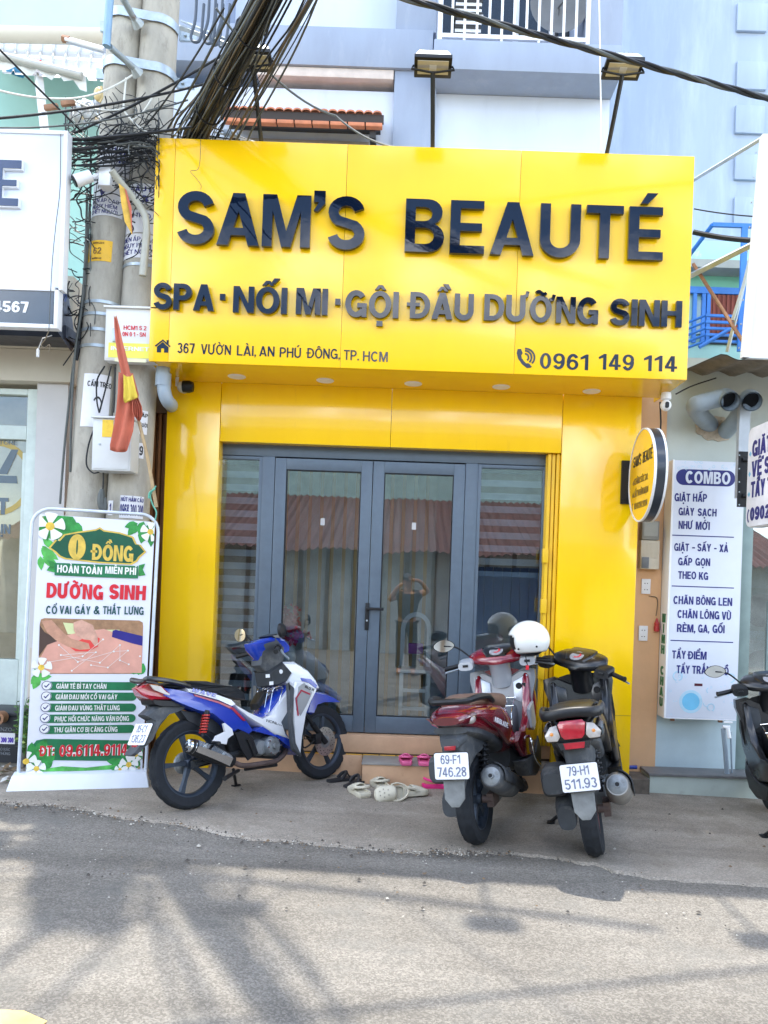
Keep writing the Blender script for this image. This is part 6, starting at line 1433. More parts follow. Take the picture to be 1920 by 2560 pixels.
b = MB(); rnd = random.Random(1); pts = [(148, 1612), (120, 1655), (153, 1637), (195, 1654), (207, 1640), (250, 1656), (285, 1628), (258, 1598), (300, 1612), (320, 1626), (350, 1640), (300, 1650), (270, 1668), (180, 1676), (322, 1660), (228, 1662), (240, 1630)]
for k, p in enumerate(pts):
    x, z = ph(*p); b.prism(arc(x, z, .007, .007, 0, 360, 8)[:-1], -.001, 0, back=False)
    x2, z2 = ph(*pts[(k + 3) % len(pts)]); d = Vector((x2 - x, z2 - z))
    if d.length < .28: b.prism(stroke([(x, z), (x2, z2)], .0022), -.0008, 0, back=False)
lay(b, PETAL, 'photo_dots', base=.0056)
# list lines
for (y0, s, x1) in ((1716, 'GIẢM TÊ BÌ TAY CHÂN', 266), (1742.5, 'GIẢM ĐAU MỎI CỔ VAI GÁY', 294), (1770, 'GIẢM ĐAU VÙNG THẮT LƯNG', 301), (1797, 'PHỤC HỒI CHỨC NĂNG VẬN ĐỘNG', 325), (1824, 'THƯ GIÃN CƠ BỊ CĂNG CỨNG', 297)):
    dx = (y0 - 1716) * -.052; k = .5
    (xa_, za_) = FB.px(119 + dx, y0 - 4); (xb_, zb_) = FB.px(343 + dx, y0 + .5); zz = (za_ + zb_) / 2; hh = .062
    b = MB(); b.prism([(xa_, zz - hh / 2), (xa_ + .02, zz - hh / 2)] + arc(xb_ - hh / 2, zz, hh / 2, hh / 2, -90, 90, 8) + [(xa_, zz + hh / 2)], -.001, 0, back=False); lay(b, GREENP, 'list_bar', base=.002)
    xc, zc = FB.px(117.5 + dx, y0 - 3); b = MB(); b.prism(arc(xc, zc, .036, .036, 0, 360, 24)[:-1], -.001, 0, back=False); lay(b, PETAL, 'list_disc', base=.0035)
    b = MB(); b.prism(arc(xc, zc, .034, .034, 0, 360, 24)[:-1], -.001, 0, [arc(xc, zc, .030, .030, 0, 360, 24)[:-1]], back=False); b.prism(stroke([(xc - .015, zc), (xc - .004, zc - .012), (xc + .017, zc + .014)], .007), -.001, 0, back=False); lay(b, NAVY, 'check_mark', base=.005)
    btext(s, (141 + dx, y0 + 4), (x1 + dx * .6, y0 + 6), 12.5, PETAL, .19, .0045)
o = [FB.px(*p) for p in ((84, 1884), (82, 1862), (92, 1850), (112, 1846), (330, 1850), (342, 1852), (342, 1898), (330, 1902), (100, 1899))]
flat([o], GREENP, 'phone_panel', .002)
btext('ĐT:', (100, 1889), (136, 1889), 26, PETAL, .34, .0035); btext('ĐT:', (100, 1889), (136, 1889), 26, RED, .2, .005)
btext('09.6114.9114', (148, 1889), (319, 1888), 29, PETAL, .34, .0035, track=.04); btext('09.6114.9114', (148, 1889), (319, 1888), 29, RED, .2, .005, track=.04)
def flower(px, py, r_):
    x, z = FB.px(px, py); b = MB()
    for k in range(5):
        an = 72 * k + 15; o = []
        for t in range(9):
            a = -60 + 15 * t; o.append((r_ * (.55 + .42 * math.cos(R(a * .8))) , r_ * .42 * math.sin(R(a * 1.5))))
        o = [(0, 0)] + o; c, s_ = math.cos(R(an)), math.sin(R(an)); b.prism([(max(bx0 + .001, min(bx1 - .001, x + p[0] * c - p[1] * s_)), z + p[0] * s_ + p[1] * c) for p in o], -.001 - .0002 * k, 0, back=False)
    dd = [p.y for p in b.v]
    for p, y in zip(b.v, dd): p.y = wob(p.x, p.z) - .0062 + y
    part('printed_flower', b, PETAL, bs, local=True, smooth=0)
    b = MB(); b.prism(arc(x, z, r_ * .3, r_ * .3, 0, 360, 10)[:-1], -.001, 0, back=False); lay(b, CORE, 'printed_flower_centre', base=.0075)
for f in ((126, 1316, .105), (376, 1330, .075), (104, 1668, .075), (66, 1902, .075), (92, 1920, .065), (322, 1910, .07), (340, 1886, .05), (300, 1922, .04)): flower(*f)
b = MB()
for p in ((106, 1295), (381, 1306), (347, 1918), (70, 1920)): x, z = FB.px(*p); b.lathe([(.004, -.003), (.010, -.003), (.010, 0), (.004, 0)], 12, 'y', (x, wob(x, z) - .004, z), closed=True)
part('eyelets', b, M_('brass', (.5, .36, .12), .35, metal=.8), bs, local=True)

# bin, plant and litter at the far left
t_ = thing('waste_bin', 'black waste bin with pale print and a blue sticker at the picture border', 'bin', P(20, 1890, -.35))
b = MB(); (x0, z0), (x1, z1) = XZ(-60, 1905, -.35), XZ(46, 1792, -.35); b.box(x0, x1, -.35, .0, z0, z1); b.box(x0 - .01, x1 + .01, -.36, .01, z1 + .001, z1 + .03); part('body', b, M_('bin_black', (.022, .026, .032), .5), t_, bevel=.008)
FBn = FACADE(-.3505)
put_ = lambda s, pa, pb, cp, m, w=.15: part('lettering', words(s, X(*pa, -.35), X(*pb, -.35), Z(*pa, -.35), cp * 6.05 / 1920, w, y0=-.3515), m, t_, smooth=0)
put_('ENZO', (-6, 1827), (30, 1828), 9, M_('bin_print', (.16, .18, .20), .6)); put_('BỎ RÁC', (-4, 1876), (26, 1877), 7, MATS['bin_print']); put_('VÀO THÙNG', (-22, 1886), (26, 1887), 7, MATS['bin_print'])
b = MB(); (x0, z0), (x1, z1) = XZ(-30, 1858, -.35), XZ(38, 1833, -.35); b.box(x0, x1, -.353, -.3505, z0, z1); part('sticker', b, NOTICE, t_, smooth=0)
part('lettering', words('0968 300 300', x0 + .03, x1 - .01, z0 + .012, .04, .2, y0=-.3535), M_('violet_print', (.06, .01, .40), .5), t_, smooth=0)
b = MB(); c = P(-2, 1795, -.42); b.lathe([(.03, -.03), (.05, -.03), (.05, .05), (.03, .05)], 14, 'y', (c.x, c.y, c.z), closed=True); part('pipe_mouth', b, RUST, t_)
rnd = random.Random(14)
pl = thing('leafy_plant', 'small leafy green plant growing beside the banner stand', 'plant', GP(58, 1905))
b = MB(); s_ = MB(); root = P(60, 1890, -.45)
for i in range(16):
    tip = P(rnd.uniform(30, 74), rnd.uniform(1722, 1850), rnd.uniform(-.58, -.3)); s_.tube([root, root.lerp(tip, .5) + Vector((rnd.uniform(-.03, .03), 0, .03)), tip], .003, 4)
    for k in range(9):
        p = root.lerp(tip, .35 + .65 * k / 8); an = rnd.uniform(0, 2 * PI); d = Vector((math.cos(an), math.sin(an) * .6, rnd.uniform(-.2, .6))).normalized(); L_ = rnd.uniform(.03, .065); e = d.cross(Vector((rnd.uniform(-1, 1), rnd.uniform(-1, 1), 1))).normalized() * L_ * .24
        b.add([p, p + d * L_ * .5 + e, p + d * L_, p + d * L_ * .5 - e], [(0, 1, 2, 3)], rnd.choice((0, 0, 1)))
part('foliage', b, [M_('leaf_green', (.07, .17, .035), .5, var=.3), M_('leaf_lime', (.22, .30, .06), .5, var=.3)], pl, smooth=0, recalc=False); part('stem', s_, MATS['leaf_green'], pl)
b = MB()
for i in range(40):
    p = GP(rnd.uniform(-10, 70), rnd.uniform(1890, 1965), .03); an = rnd.uniform(0, 6.3); d = Vector((math.cos(an), math.sin(an), rnd.uniform(-.2, .5))) * rnd.uniform(.02, .05); e = Vector((-d.y, d.x, .01)) * .4
    b.add([p, p + d + e, p + d * 2, p + d - e], [(0, 1, 2, 3)], rnd.choice((0, 1, 1, 2)))
solo('litter', b, [MATS['leaf_green'], M_('dry_leaf', (.16, .11, .06), .8), M_('paper_scrap', (.55, .55, .52), .8)], 'dry leaves and scraps lying round the bin and the stand foot', 'litter', kind='stuff', smooth=0, recalc=False)
b = MB()
c = GP(36, 1908); b.box(-9, X(95, 1700, -.1), -.3, -.051, -.2, GZ(-3) + .12); solo('left_step', b, M_('grey_left_step', (.30, .29, .27), .7), 'low grey concrete step below the left shop glass', 'step', bevel=.008)

# ------------------------------------------------------------------ footwear
def shoe_mat(n, c): return MATS.get(n) or M_(n, c, .55, var=.05, scale=10)
def clog(px, py, yaw, s, mat, inner, label, flip=0, tilt=0, group=None, dz=0.0, py2=None, decor=None):
    o = GP(px, py, dz + .014) if py2 is None else P(px, py, py2)
    M = Matrix.Translation(o) @ Matrix.Rotation(yaw, 4, 'Z') @ Matrix.Rotation(tilt, 4, 'X') @ Matrix.Rotation(flip, 4, 'Y') @ Matrix.Diagonal((s * 1.08, s * 1.32, s * 1.3, 1))
    t_ = thing('clog', label, 'shoe', M=M, group=group)
    # toe along +x
    out = [(-.5, .0), (-.47, .14), (-.30, .18), (-.05, .165), (.2, .20), (.38, .19), (.48, .11), (.51, 0), (.48, -.11), (.38, -.19), (.2, -.20), (-.05, -.165), (-.30, -.18), (-.47, -.14)]
    b = MB(); v = []; m_ = len(out)
    hts = [0, .05, .10, .13]
    for h, k in zip(hts, (.93, 1.0, 1.0, .97)): v += [(x * k, y * k, h) for x, y in out]
    fs = [tuple(range(m_))[::-1]] + [(r * m_ + i, r * m_ + (i + 1) % m_, (r + 1) * m_ + (i + 1) % m_, (r + 1) * m_ + i) for r in range(3) for i in range(m_)]
    # heel rim and upper vamp
    k0 = len(v)
    v += [(x * .80, y * .78, .125) for x, y in out]; v += [(x * .78, y * .74, .08) for x, y in out]
    fs += [(3 * m_ + i, 3 * m_ + (i + 1) % m_, k0 + (i + 1) % m_, k0 + i) for i in range(m_)] + [(k0 + i, k0 + (i + 1) % m_, k0 + m_ + (i + 1) % m_, k0 + m_ + i) for i in range(m_)] + [tuple(k0 + m_ + i for i in range(m_))]
    b.add(v, fs); part('sole', b, mat, t_, local=True, smooth=50)
    b = MB(); v = []; nn, mm = 8, 12
    for i in range(nn + 1):
        x = -.04 + .52 * i / nn; wd = .19 * (1 - .35 * max(0, (i / nn - .55) / .45) ** 2); hh = .30 * (1 - .55 * (i / nn) ** 1.6)
        for j in range(mm + 1): a = PI * j / mm; v.append((x - .05 * math.sin(a) * (1 - i / nn), wd * math.cos(a), .10 + (hh - .10) * math.sin(a)))
    f2 = [(i * (mm + 1) + j, (i + 1) * (mm + 1) + j, (i + 1) * (mm + 1) + j + 1, i * (mm + 1) + j + 1) for i in range(nn) for j in range(mm)]
    b.add(v, f2); b.add([v[nn * (mm + 1) + j] for j in range(mm + 1)] + [(.505, 0, .1)], [(j, j + 1, mm + 1) for j in range(mm)])
    up = part('upper', b, mat, t_, local=True, smooth=60); up.modifiers.new('thickness', 'SOLIDIFY').thickness = .03
    b = MB()
    for x, y in ((.16, .06), (.16, -.06), (.27, 0), (.28, .09), (.28, -.09), (.38, .04), (.38, -.05)):
        b.lathe([(0, .0), (.018, .0), (.018, .006)], 8, 'z', (x, y, .10 + (.30 * (1 - .55 * ((x + .04) / .52) ** 1.6) - .10) * math.sin(math.acos(max(-1, min(1, y / .19))))))
    part('vent_holes', b, decor or inner, t_, local=True)
    b = MB(); b.tube(smoothpath([(.0, .185, .17), (-.18, .2, .22), (-.38, .12, .26), (-.44, 0, .27), (-.38, -.12, .26), (-.18, -.2, .22), (.0, -.185, .17)], 4), .022, 8, flat=1.6); part('heel_strap', b, mat, t_, local=True)
    return t_
PINK = shoe_mat('pink_foam', (.72, .13, .30)); HOT = shoe_mat('magenta_foam', (.50, .02, .18)); CRM = shoe_mat('cream_foam', (.62, .58, .46)); CRD = shoe_mat('cream_shade', (.34, .31, .25)); AQUA = shoe_mat('aqua_foam', (.32, .58, .52)); HP = shoe_mat('hot_pink_foam', (.75, .03, .22)); BLK = shoe_mat('black_rubber_shoe', (.02, .02, .022))
def on_step(px, py): d = ray(px, py); t = (.167 - EYE) / d.z; return CAM + d * t
for k, (px, py, lab) in enumerate(((1014, 1907, 'pink clog on the grey step, nearer the blue motorbike'), (1060, 1908, 'pink clog on the grey step, nearer the red scooter'))):
    o = on_step(px, py); clog(px, py, R(94 - 5 * k), .205, PINK, HOT, lab, py2=o.y, group='pair of pink clogs')
for (px, py, yaw, s, m_, i_, lab, fl, tl, dz) in ((898, 1985, R(118), .235, CRM, CRD, 'cream clog standing upright in front, heel to the street', 0, 0, 0), (950, 1968, R(112), .225, CRM, CRD, 'cream clog standing behind, beside the aqua one', 0, 0, 0), (974, 1986, R(205), .245, CRM, CRD, 'cream clog tipped on its side with the opening showing', 0, R(-62), .03), (1034, 1990, R(25), .225, CRM, CRD, 'cream clog lying apart nearest the red scooter', 0, R(-14), 0), (972, 1956, R(30), .20, AQUA, AQUA, 'pale aqua clog behind the tipped cream clog', 0, 0, 0), (1090, 1968, R(10), .22, HP, HP, 'hot pink slipper half hidden behind the red scooter', 0, 0, 0)):
    clog(px, py, yaw, s, m_, i_, lab, fl, tl, dz=dz)
for px, py, yaw, lab in ((852, 1952, R(35), 'black flip flop next to the front wheel of the blue motorbike'), (886, 1962, R(62), 'black flip flop next to the cream clog')):
    o = GP(px, py, .014); t_ = thing('flip_flop', lab, 'flip flop', M=Matrix.Translation(o) @ Matrix.Rotation(yaw, 4, 'Z') @ Matrix.Scale(.26, 4), group='pair of black flip flops')
    b = MB(); out = [(-.5, 0), (-.45, .13), (-.2, .14), (.1, .16), (.35, .2), (.48, .12), (.5, 0), (.46, -.12), (.3, -.18), (0, -.13), (-.25, -.13), (-.45, -.12)]; m_ = len(out)
    b.add([(x, y, 0) for x, y in out] + [(x, y, .08) for x, y in out], [tuple(range(m_))[::-1], tuple(m_ + i for i in range(m_))] + [(i, (i + 1) % m_, m_ + (i + 1) % m_, m_ + i) for i in range(m_)]); part('sole', b, BLK, t_, local=True, bevel=.02)
    b = MB(); b.tube(smoothpath([(-.02, .16, .06), (.1, .12, .2), (.2, 0, .26), (.08, -.1, .2), (-.05, -.14, .06)], 4), .04, 8, flat=1.5); b.tube([(.2, 0, .25), (.33, 0, .08)], .025, 6); part('strap', b, BLK, t_, local=True)
# ------------------------------------------------------------------ motorbikes
BLUEP = M_('bike_blue', (.012, .045, .38), .22, var=.08, coat=.8, crough=.06, spots=(6, .7, .9, (.05, .08, .30)))
WHITEP = M_('bike_white', (.72, .74, .76), .25, var=.04, coat=.6, spots=(7, .68, .9, (.55, .55, .52)))
SILVP = M_('bike_silver', (.34, .36, .38), .32, metal=.5, var=.08, coat=.4)
REDP = M_('bike_red', (.19, .006, .018), .2, var=.1, coat=.9, crough=.05)
BLKP = M_('bike_black', (.008, .009, .011), .28, var=.15, coat=.3, crough=.1, spots=(5, .66, .9, (.03, .03, .03)))
GREYP = M_('dusty_grey_plastic', (.060, .067, .075), .6, var=.2, scale=9, spec=.35, spots=(6, .52, .8, (.19, .19, .18)))
TYRE = M_('tyre_rubber', (.018, .021, .026), .75, var=.25, scale=25, spec=.3, spots=(12, .6, .85, (.06, .06, .06)))
RIM = M_('dark_alloy', (.04, .055, .08), .42, metal=.5, var=.15, scale=12, spots=(14, .6, .8, (.15, .15, .15)))
ENG = M_('engine_alloy', (.24, .26, .27), .48, metal=.6, var=.25, scale=14, spots=(12, .55, .75, (.10, .09, .08)))
CHROME = M_('chrome', (.72, .73, .74), .14, metal=1.0, var=.08)
SEATM = M_('seat_vinyl', (.012, .014, .017), .5, spec=.35, var=.15, bump=.2, bscale=160)
SEATB = M_('seat_brown', (.16, .09, .06), .5, var=.12, bump=.2, bscale=160)
PLATE = M_('plate_white', (.76, .77, .80), .35, var=.05, scale=12, spots=(20, .64, .8, (.6, .6, .58)))
PLATEINK = M_('plate_ink', (.16, .18, .26), .6, var=.35, scale=60)
LENSR = M_('red_lens', (.34, .010, .022), .12, coat=.8, var=.2, scale=20)
LENSD = M_('smoked_lens', (.10, .008, .015), .08, coat=1.0, var=.3, scale=12)
LENSC = M_('clear_lens', (.38, .35, .32), .12, coat=.8, var=.25, scale=20)
LENSO = M_('amber_lens', (.60, .22, .04), .15, coat=.6, var=.2)
SPRING = M_('red_spring', (.52, .03, .02), .35, coat=.3)
MIRR = M_('mirror_glass', (.80, .82, .84), .03, metal=1.0, var=.02)
STEELD = M_('rusty_exhaust', (.15, .11, .10), .55, metal=.5, var=.3, scale=12)
class BF:
    def __init__(s, rc, fc=None, lean=8, k=1.0, head=None, O=None):
        s.O = O if O is not None else GP(*rc, .014)
        h = Vector((math.cos(head), math.sin(head), 0)) if head is not None else (GP(*fc, .014) - s.O)
        s.wb = h.length / k; h.normalize(); l = Vector((0, 0, 1)).cross(h).normalized(); u = h.cross(l)
        a = R(lean); s.h = h; s.l = l * math.cos(a) - u * math.sin(a); s.u = u * math.cos(a) + l * math.sin(a); s.k = k
        M = Matrix(((s.h.x, s.l.x, s.u.x, s.O.x), (s.h.y, s.l.y, s.u.y, s.O.y), (s.h.z, s.l.z, s.u.z, s.O.z), (0, 0, 0, 1)))
        s.M = M @ Matrix.Scale(k, 4)
    def lat(s, px, py, y):
        d = ray(px, py); O = s.O + s.l * (y * s.k); t = (O - CAM).dot(s.l) / d.dot(s.l); q = (CAM + d * t - s.O) / s.k
        return (q.dot(s.h), q.dot(s.u))
    def atx(s, px, py, x):
        d = ray(px, py); O = s.O + s.h * (x * s.k); t = (O - CAM).dot(s.h) / d.dot(s.h); q = (CAM + d * t - s.O) / s.k
        return (q.dot(s.l), q.dot(s.u))
def tyre_mesh(R_, w, rimr, n=96, c=(0, 0, 0), groove=.006):
    prof = [(rimr, -w * .36), (rimr + .012, -w * .44), (R_ - w * .32, -w * .5), (R_ - w * .12, -w * .40), (R_ - .008, -w * .22), (R_, -w * .07), (R_, w * .07), (R_ - .008, w * .22), (R_ - w * .12, w * .40), (R_ - w * .32, w * .5), (rimr + .012, w * .44), (rimr, w * .36)]
    b = MB(); v = []; m = len(prof)
    for k in range(n):
        for i, (r, h) in enumerate(prof):
            an = 2 * PI * k / n; rr = r
            if i in (3, 4, 7, 8) and (k + (1 if i in (4, 7) else 0)) % 4 == 0: rr -= groove
            if i in (5, 6) and k % 8 == (0 if i == 5 else 4): rr -= groove * .7
            v.append((c[0] + rr * math.cos(an), c[1] + h, c[2] + rr * math.sin(an)))
    fs = [(k * m + i, k * m + i + 1, ((k + 1) % n) * m + i + 1, ((k + 1) % n) * m + i) for k in range(n) for i in range(m - 1)]
    b.add(v, fs); return b
def wheel(root, cx, cz, R_, w, rimr, spokes=5, a0=90, M=None, disc=None, drum=None, twist=10, rim_mat=None, wide=1.0):
    c = (cx, 0, cz); b = MB()
    b.lathe([(rimr + .006, -w * .37), (rimr - .006, -w * .36), (rimr - .022, -w * .2), (rimr - .026, 0), (rimr - .022, w * .2), (rimr - .006, w * .36), (rimr + .006, w * .37)], 64, 'y', c)
    b.lathe([(0, -w * .42), (.030, -w * .42), (.036, -w * .3), (.036, w * .3), (.030, w * .42), (0, w * .42)], 24, 'y', c)
    for k in range(spokes):
        an = R(a0 + 360 * k / spokes); d = Vector((math.cos(an), 0, math.sin(an))); e = Vector((-math.sin(an), 0, math.cos(an)))
        C0 = Vector(c); r0, r1 = .028, rimr - .018; v = []
        for r, hw, hy in ((r0, .017 * wide, w * .22), ((r0 + r1) / 2, .012 * wide, w * .18), (r1, .018 * wide, w * .2)):
            sh = e * (twist / 1000) * (r - r0) / .2 * 2
            v += [C0 + d * r + e * hw + sh + Vector((0, -hy, 0)), C0 + d * r - e * hw + sh + Vector((0, -hy, 0)), C0 + d * r - e * hw + sh + Vector((0, hy, 0)), C0 + d * r + e * hw + sh + Vector((0, hy, 0))]
        b.add(v, [(j * 4 + i, j * 4 + (i + 1) % 4, (j + 1) * 4 + (i + 1) % 4, (j + 1) * 4 + i) for j in range(2) for i in range(4)])
    if M: b.xf(M)
    wh = part('wheel', b, rim_mat or RIM, root, local=True, smooth=35)
    t = tyre_mesh(R_, w, rimr, c=c)
    if M: t.xf(M)
    part('tyre', t, TYRE, wh, local=True, smooth=28)
    if disc:
        r_, y = disc; b = MB(); b.lathe([(r_ * .45, y - .002), (r_, y - .002), (r_, y + .002), (r_ * .45, y + .002)], 48, 'y', c, closed=True)
        if M: b.xf(M)
        dd = part('brake_disc', b, M_('disc_steel', (.40, .39, .37), .3, metal=.9, var=.2, scale=20) if 'disc_steel' not in MATS else MATS['disc_steel'], wh, local=True)
        b = MB()
        for k in range(30):
            an = 2 * PI * k / 30; rr = r_ * (.78 + .12 * (k % 3 - 1)); b.lathe([(0, y - .0035), (.0045, y - .0035), (.0045, y + .0035), (0, y + .0035)], 6, 'y', (cx + rr * math.cos(an), 0, cz + rr * math.sin(an)))
        if M: b.xf(M)
        part('disc_holes', b, BLACKP, dd, local=True)
        b = MB(); b.lathe([(0, y - .004), (.03, y - .006), (r_ * .52, y - .001), (r_ * .52, y + .003)], 10, 'y', c)
        if M: b.xf(M)
        part('disc_carrier', b, ENG, dd, local=True)
    if drum:
        r_, y0, y1 = drum; b = MB(); b.lathe([(0, y0), (r_ * .8, y0), (r_, y0 + .01), (r_, y1), (0, y1)], 32, 'y', c); b.box(cx - .02, cx + .02, y0 - .012, y0, cz - .07, cz + .01)
        if M: b.xf(M)
        part('brake_drum', b, ENG, wh, local=True)
    return wh
def spring(root, a, b_, r, wire, turns, mat, M=None):
    a, b_ = Vector(a), Vector(b_); d = (b_ - a); u = d.orthogonal().normalized(); v = d.normalized().cross(u); pts = []
    for i in range(turns * 10 + 1):
        t = i / (turns * 10); an = 2 * PI * turns * t; pts.append(a + d * t + u * math.cos(an) * r + v * math.sin(an) * r)
    b = MB(); b.tube(pts, wire, 6); s_ = part('shock_spring', b, mat, root, local=True)
    b = MB(); b.tube([a - d * .12, b_ + d * .12], r * .55, 12); b.tube([b_ - d * .02, b_ + d * .2], r * .95, 14); part('damper', b, BLACKP, s_, local=True)
def plate(root, c, tilt, lines, w=.19, h=.14, back=BLACKP):
    """number plate facing backwards; c its centre, tilt how far the top leans forward"""
    # local x of the text runs to the rider's right (-y), depth runs forward (+x)
    M = Matrix.Translation(Vector(c)) @ Matrix.Rotation(tilt, 4, 'Y') @ Matrix(((0, 1, 0, 0), (-1, 0, 0, 0), (0, 0, 1, 0), (0, 0, 0, 1)))
    b = MB(); b.prism(rrect(-w / 2, w / 2, -h / 2, h / 2, .012), -.003, 0, M=M); p = part('number_plate', b, PLATE, root, local=True, smooth=0)
    b = MB(); b.prism(rrect(-w / 2 - .004, w / 2 + .004, -h / 2 - .004, h / 2 + .004, .014), .0005, .006, M=M); part('plate_holder', b, back, p, local=True, smooth=0)
    for s, x0, x1, z0, cp in lines:
        b = MB()
        for q in letters(s, x0 * w / 2, x1 * w / 2, z0 * h / 2, cp * h, .15, -.0032, .0012, M=None): b.add(q.v, q.f)
        b.xf(M); part('lettering', b, PLATEINK, p, local=True, smooth=0)
def mirror(root, base, head, rx, ry, yaw, glass=MIRR, M=None, shape=2.2):
    b = MB(); m = base.lerp(head, .5) + Vector((0, 0, .03)); b.tube(smoothpath([base, m, head], 5), .0065, 8)
    T = Matrix.Translation(head) @ Matrix.Rotation(yaw, 4, 'Z')
    n = 24; o = []
    for k in range(n): a = 2 * PI * k / n; o.append((rx * math.copysign(abs(math.cos(a)) ** (2 / shape), math.cos(a)), ry * math.copysign(abs(math.sin(a)) ** (2 / shape), math.sin(a))))
    A = Matrix(((0, 1, 0, 0), (-1, 0, 0, 0), (0, 0, 1, 0), (0, 0, 0, 1)))
    v = [(y, 0, z) for y, z in o] + [(y * .85, .02, z * .85) for y, z in o] + [(y * .3, .03, z * .3) for y, z in o]
    b.add(v, [(r * n + i, r * n + (i + 1) % n, (r + 1) * n + (i + 1) % n, (r + 1) * n + i) for r in range(2) for i in range(n)] + [tuple(2 * n + i for i in range(n)), tuple(range(n))], M=T @ A)
    if M: b.xf(M)
    mm = part('mirror', b, BLACKP, root, local=True)
    b = MB(); b.prism([(y * .93, z * .93) for y, z in o], -.002, 0, M=T @ A)
    if M: b.xf(M)
    part('mirror_glass', b, glass, mm, local=True, smooth=0)
def tilted(s, p0, p1, cap, y0, w=.18, slant=0, depth=.0012):
    """lettering along a line on the right flank of a bike"""
    d = Vector((p1[0] - p0[0], p1[1] - p0[1])); b = words(s, 0, d.length, 0, cap, w, depth=depth, slant=slant)
    an = math.atan2(d.y, d.x); b.xf(Matrix.Translation((p0[0], y0, p0[1])) @ Matrix.Rotation(-an, 4, 'Y')); return b

# ---- blue and white underbone
WF = BF((478, 2022), (806, 1947), 9)
wv = thing('motorbike', 'blue and white step-through motorbike with red shock springs leaning on its stand before the doors', 'motorbike', M=WF.M)
c1 = lambda x, y: (330 + x / 2.765, 1500 + y / 2.765)
def wl(pts, y): return [WF.lat(*c1(*p), y) for p in pts]
def w1(x, y, lat): p = WF.lat(*c1(x, y), lat); return Vector((p[0], lat, p[1]))
wb = WF.wb
wheel(wv, 0, .308, .308, .082, .225, 5, 30, drum=(.075, .045, .075), twist=6)
wheel(wv, wb, .302, .302, .072, .225, 5, 75, disc=(.115, -.058), twist=6)
# chassis and engine
b = MB(); b.slab(wl([(560, 790), (650, 850), (740, 905), (860, 915), (1000, 935), (1070, 1010), (1060, 1080), (1000, 1100), (860, 1090), (760, 1090), (690, 1050), (640, 960), (520, 900), (380, 830), (330, 760)], -.05), .045); part('frame', b, DARKP, wv, local=True)
b = MB(); c = w1(960, 1010, -.1); b.lathe([(0, -.045), (.055, -.04), (.072, -.02), (.075, .03), (.075, .14)], 28, 'y', (c.x, c.y, c.z)); b.lathe([(0, -.062), (.02, -.06), (.024, -.045)], 14, 'y', (c.x, c.y, c.z))
c2_ = w1(880, 1020, -.08); b.lathe([(0, -.03), (.05, -.025), (.062, .0), (.062, .12)], 24, 'y', (c2_.x, c2_.y, c2_.z)); en = part('engine', b, ENG, wv, local=True)
b = MB()
for i in range(6): x = c.x + .07 + .022 * i; b.box(x, x + .010, -.07, .07, c.z + .005, c.z + .105)
b.box(c.x + .05, c.x + .20, -.05, .05, c.z + .01, c.z + .10); part('cylinder_fins', b, ENG, en, local=True)
b = MB()
for k in range(8): an = 2 * PI * k / 8; b.lathe([(0, -.05), (.006, -.05), (.006, -.03)], 6, 'y', (c.x + .062 * math.cos(an), c.y, c.z + .062 * math.sin(an)))
part('engine_bolts', b, CHROME, en, local=True)
# swing arm and chain case (far side), near-side arm
b = MB(); b.slab([(-.05, .27), (.0, .36), (.30, .38), (.52, .37), (.54, .31), (.30, .27), (.03, .25)], .012, y=.085); part('chain_case', b, BLACKP, wv, local=True)
b = MB(); b.tube([(0, -.07, .308), (.5, -.075, .34)], .018, 8); b.box(-.03, .03, -.08, -.06, .285, .33); part('swing_arm', b, DARKP, wv, local=True)
# shocks
for y in (-.115, .115):
    a, d = w1(488, 925, -.115), w1(512, 790, -.115); a.y = d.y = y; spring(wv, a, d, .023, .0062, 7, SPRING)
# exhaust
e0, e1 = w1(395, 1008, -.165), w1(690, 1115, -.15)
b = MB(); d = (e1 - e0); b.tube([e0, e0 + d * .1, e0 + d * .55, e0 + d], [.050, .056, .060, .045], 20); ex = part('exhaust', b, BLACKP, wv, local=True)
b = MB(); b.tube([e0 - d * .035, e0 + d * .06], [.040, .054], 20); b.tube([e0 - d * .06, e0 + d * .02], .018, 14); part('exhaust_cap', b, CHROME, ex, local=True)
b = MB(); b.tube([e0 - d * .063, e0 - d * .055], .013, 12); part('exhaust_bore', b, DARK, ex, local=True)
b = MB(); sd = Vector((0, -1, 0)); up_ = d.normalized().cross(sd).normalized() * -1
q = []
for t, h1, h2 in ((.08, .05, -.03), (.5, .05, -.035), (.88, .03, -.045)): q += [e0 + d * t + up_ * h1 + sd * .040, e0 + d * t + up_ * .01 + sd * .066, e0 + d * t + up_ * h2 + sd * .052]
b.add(q, [(0, 3, 4, 1), (1, 4, 5, 2), (3, 6, 7, 4), (4, 7, 8, 5)]); hsd = part('heat_shield', b, CHROME, ex, local=True)
b = MB()
for t, h in ((.22, .025), (.66, .02)): p = e0 + d * t + up_ * h + sd * .062; b.lathe([(0, -.006), (.009, -.005), (.009, .004)], 10, 'y', tuple(p))
part('shield_screws', b, STEEL, hsd, local=True)
b = MB(); b.tube(smoothpath([e1, w1(770, 1145, -.14), w1(900, 1130, -.12), w1(1000, 1110, -.10), w1(1060, 1050, -.06), w1(1050, 990, -.02)], 5), .019, 12); part('exhaust_pipe', b, STEELD, ex, local=True)
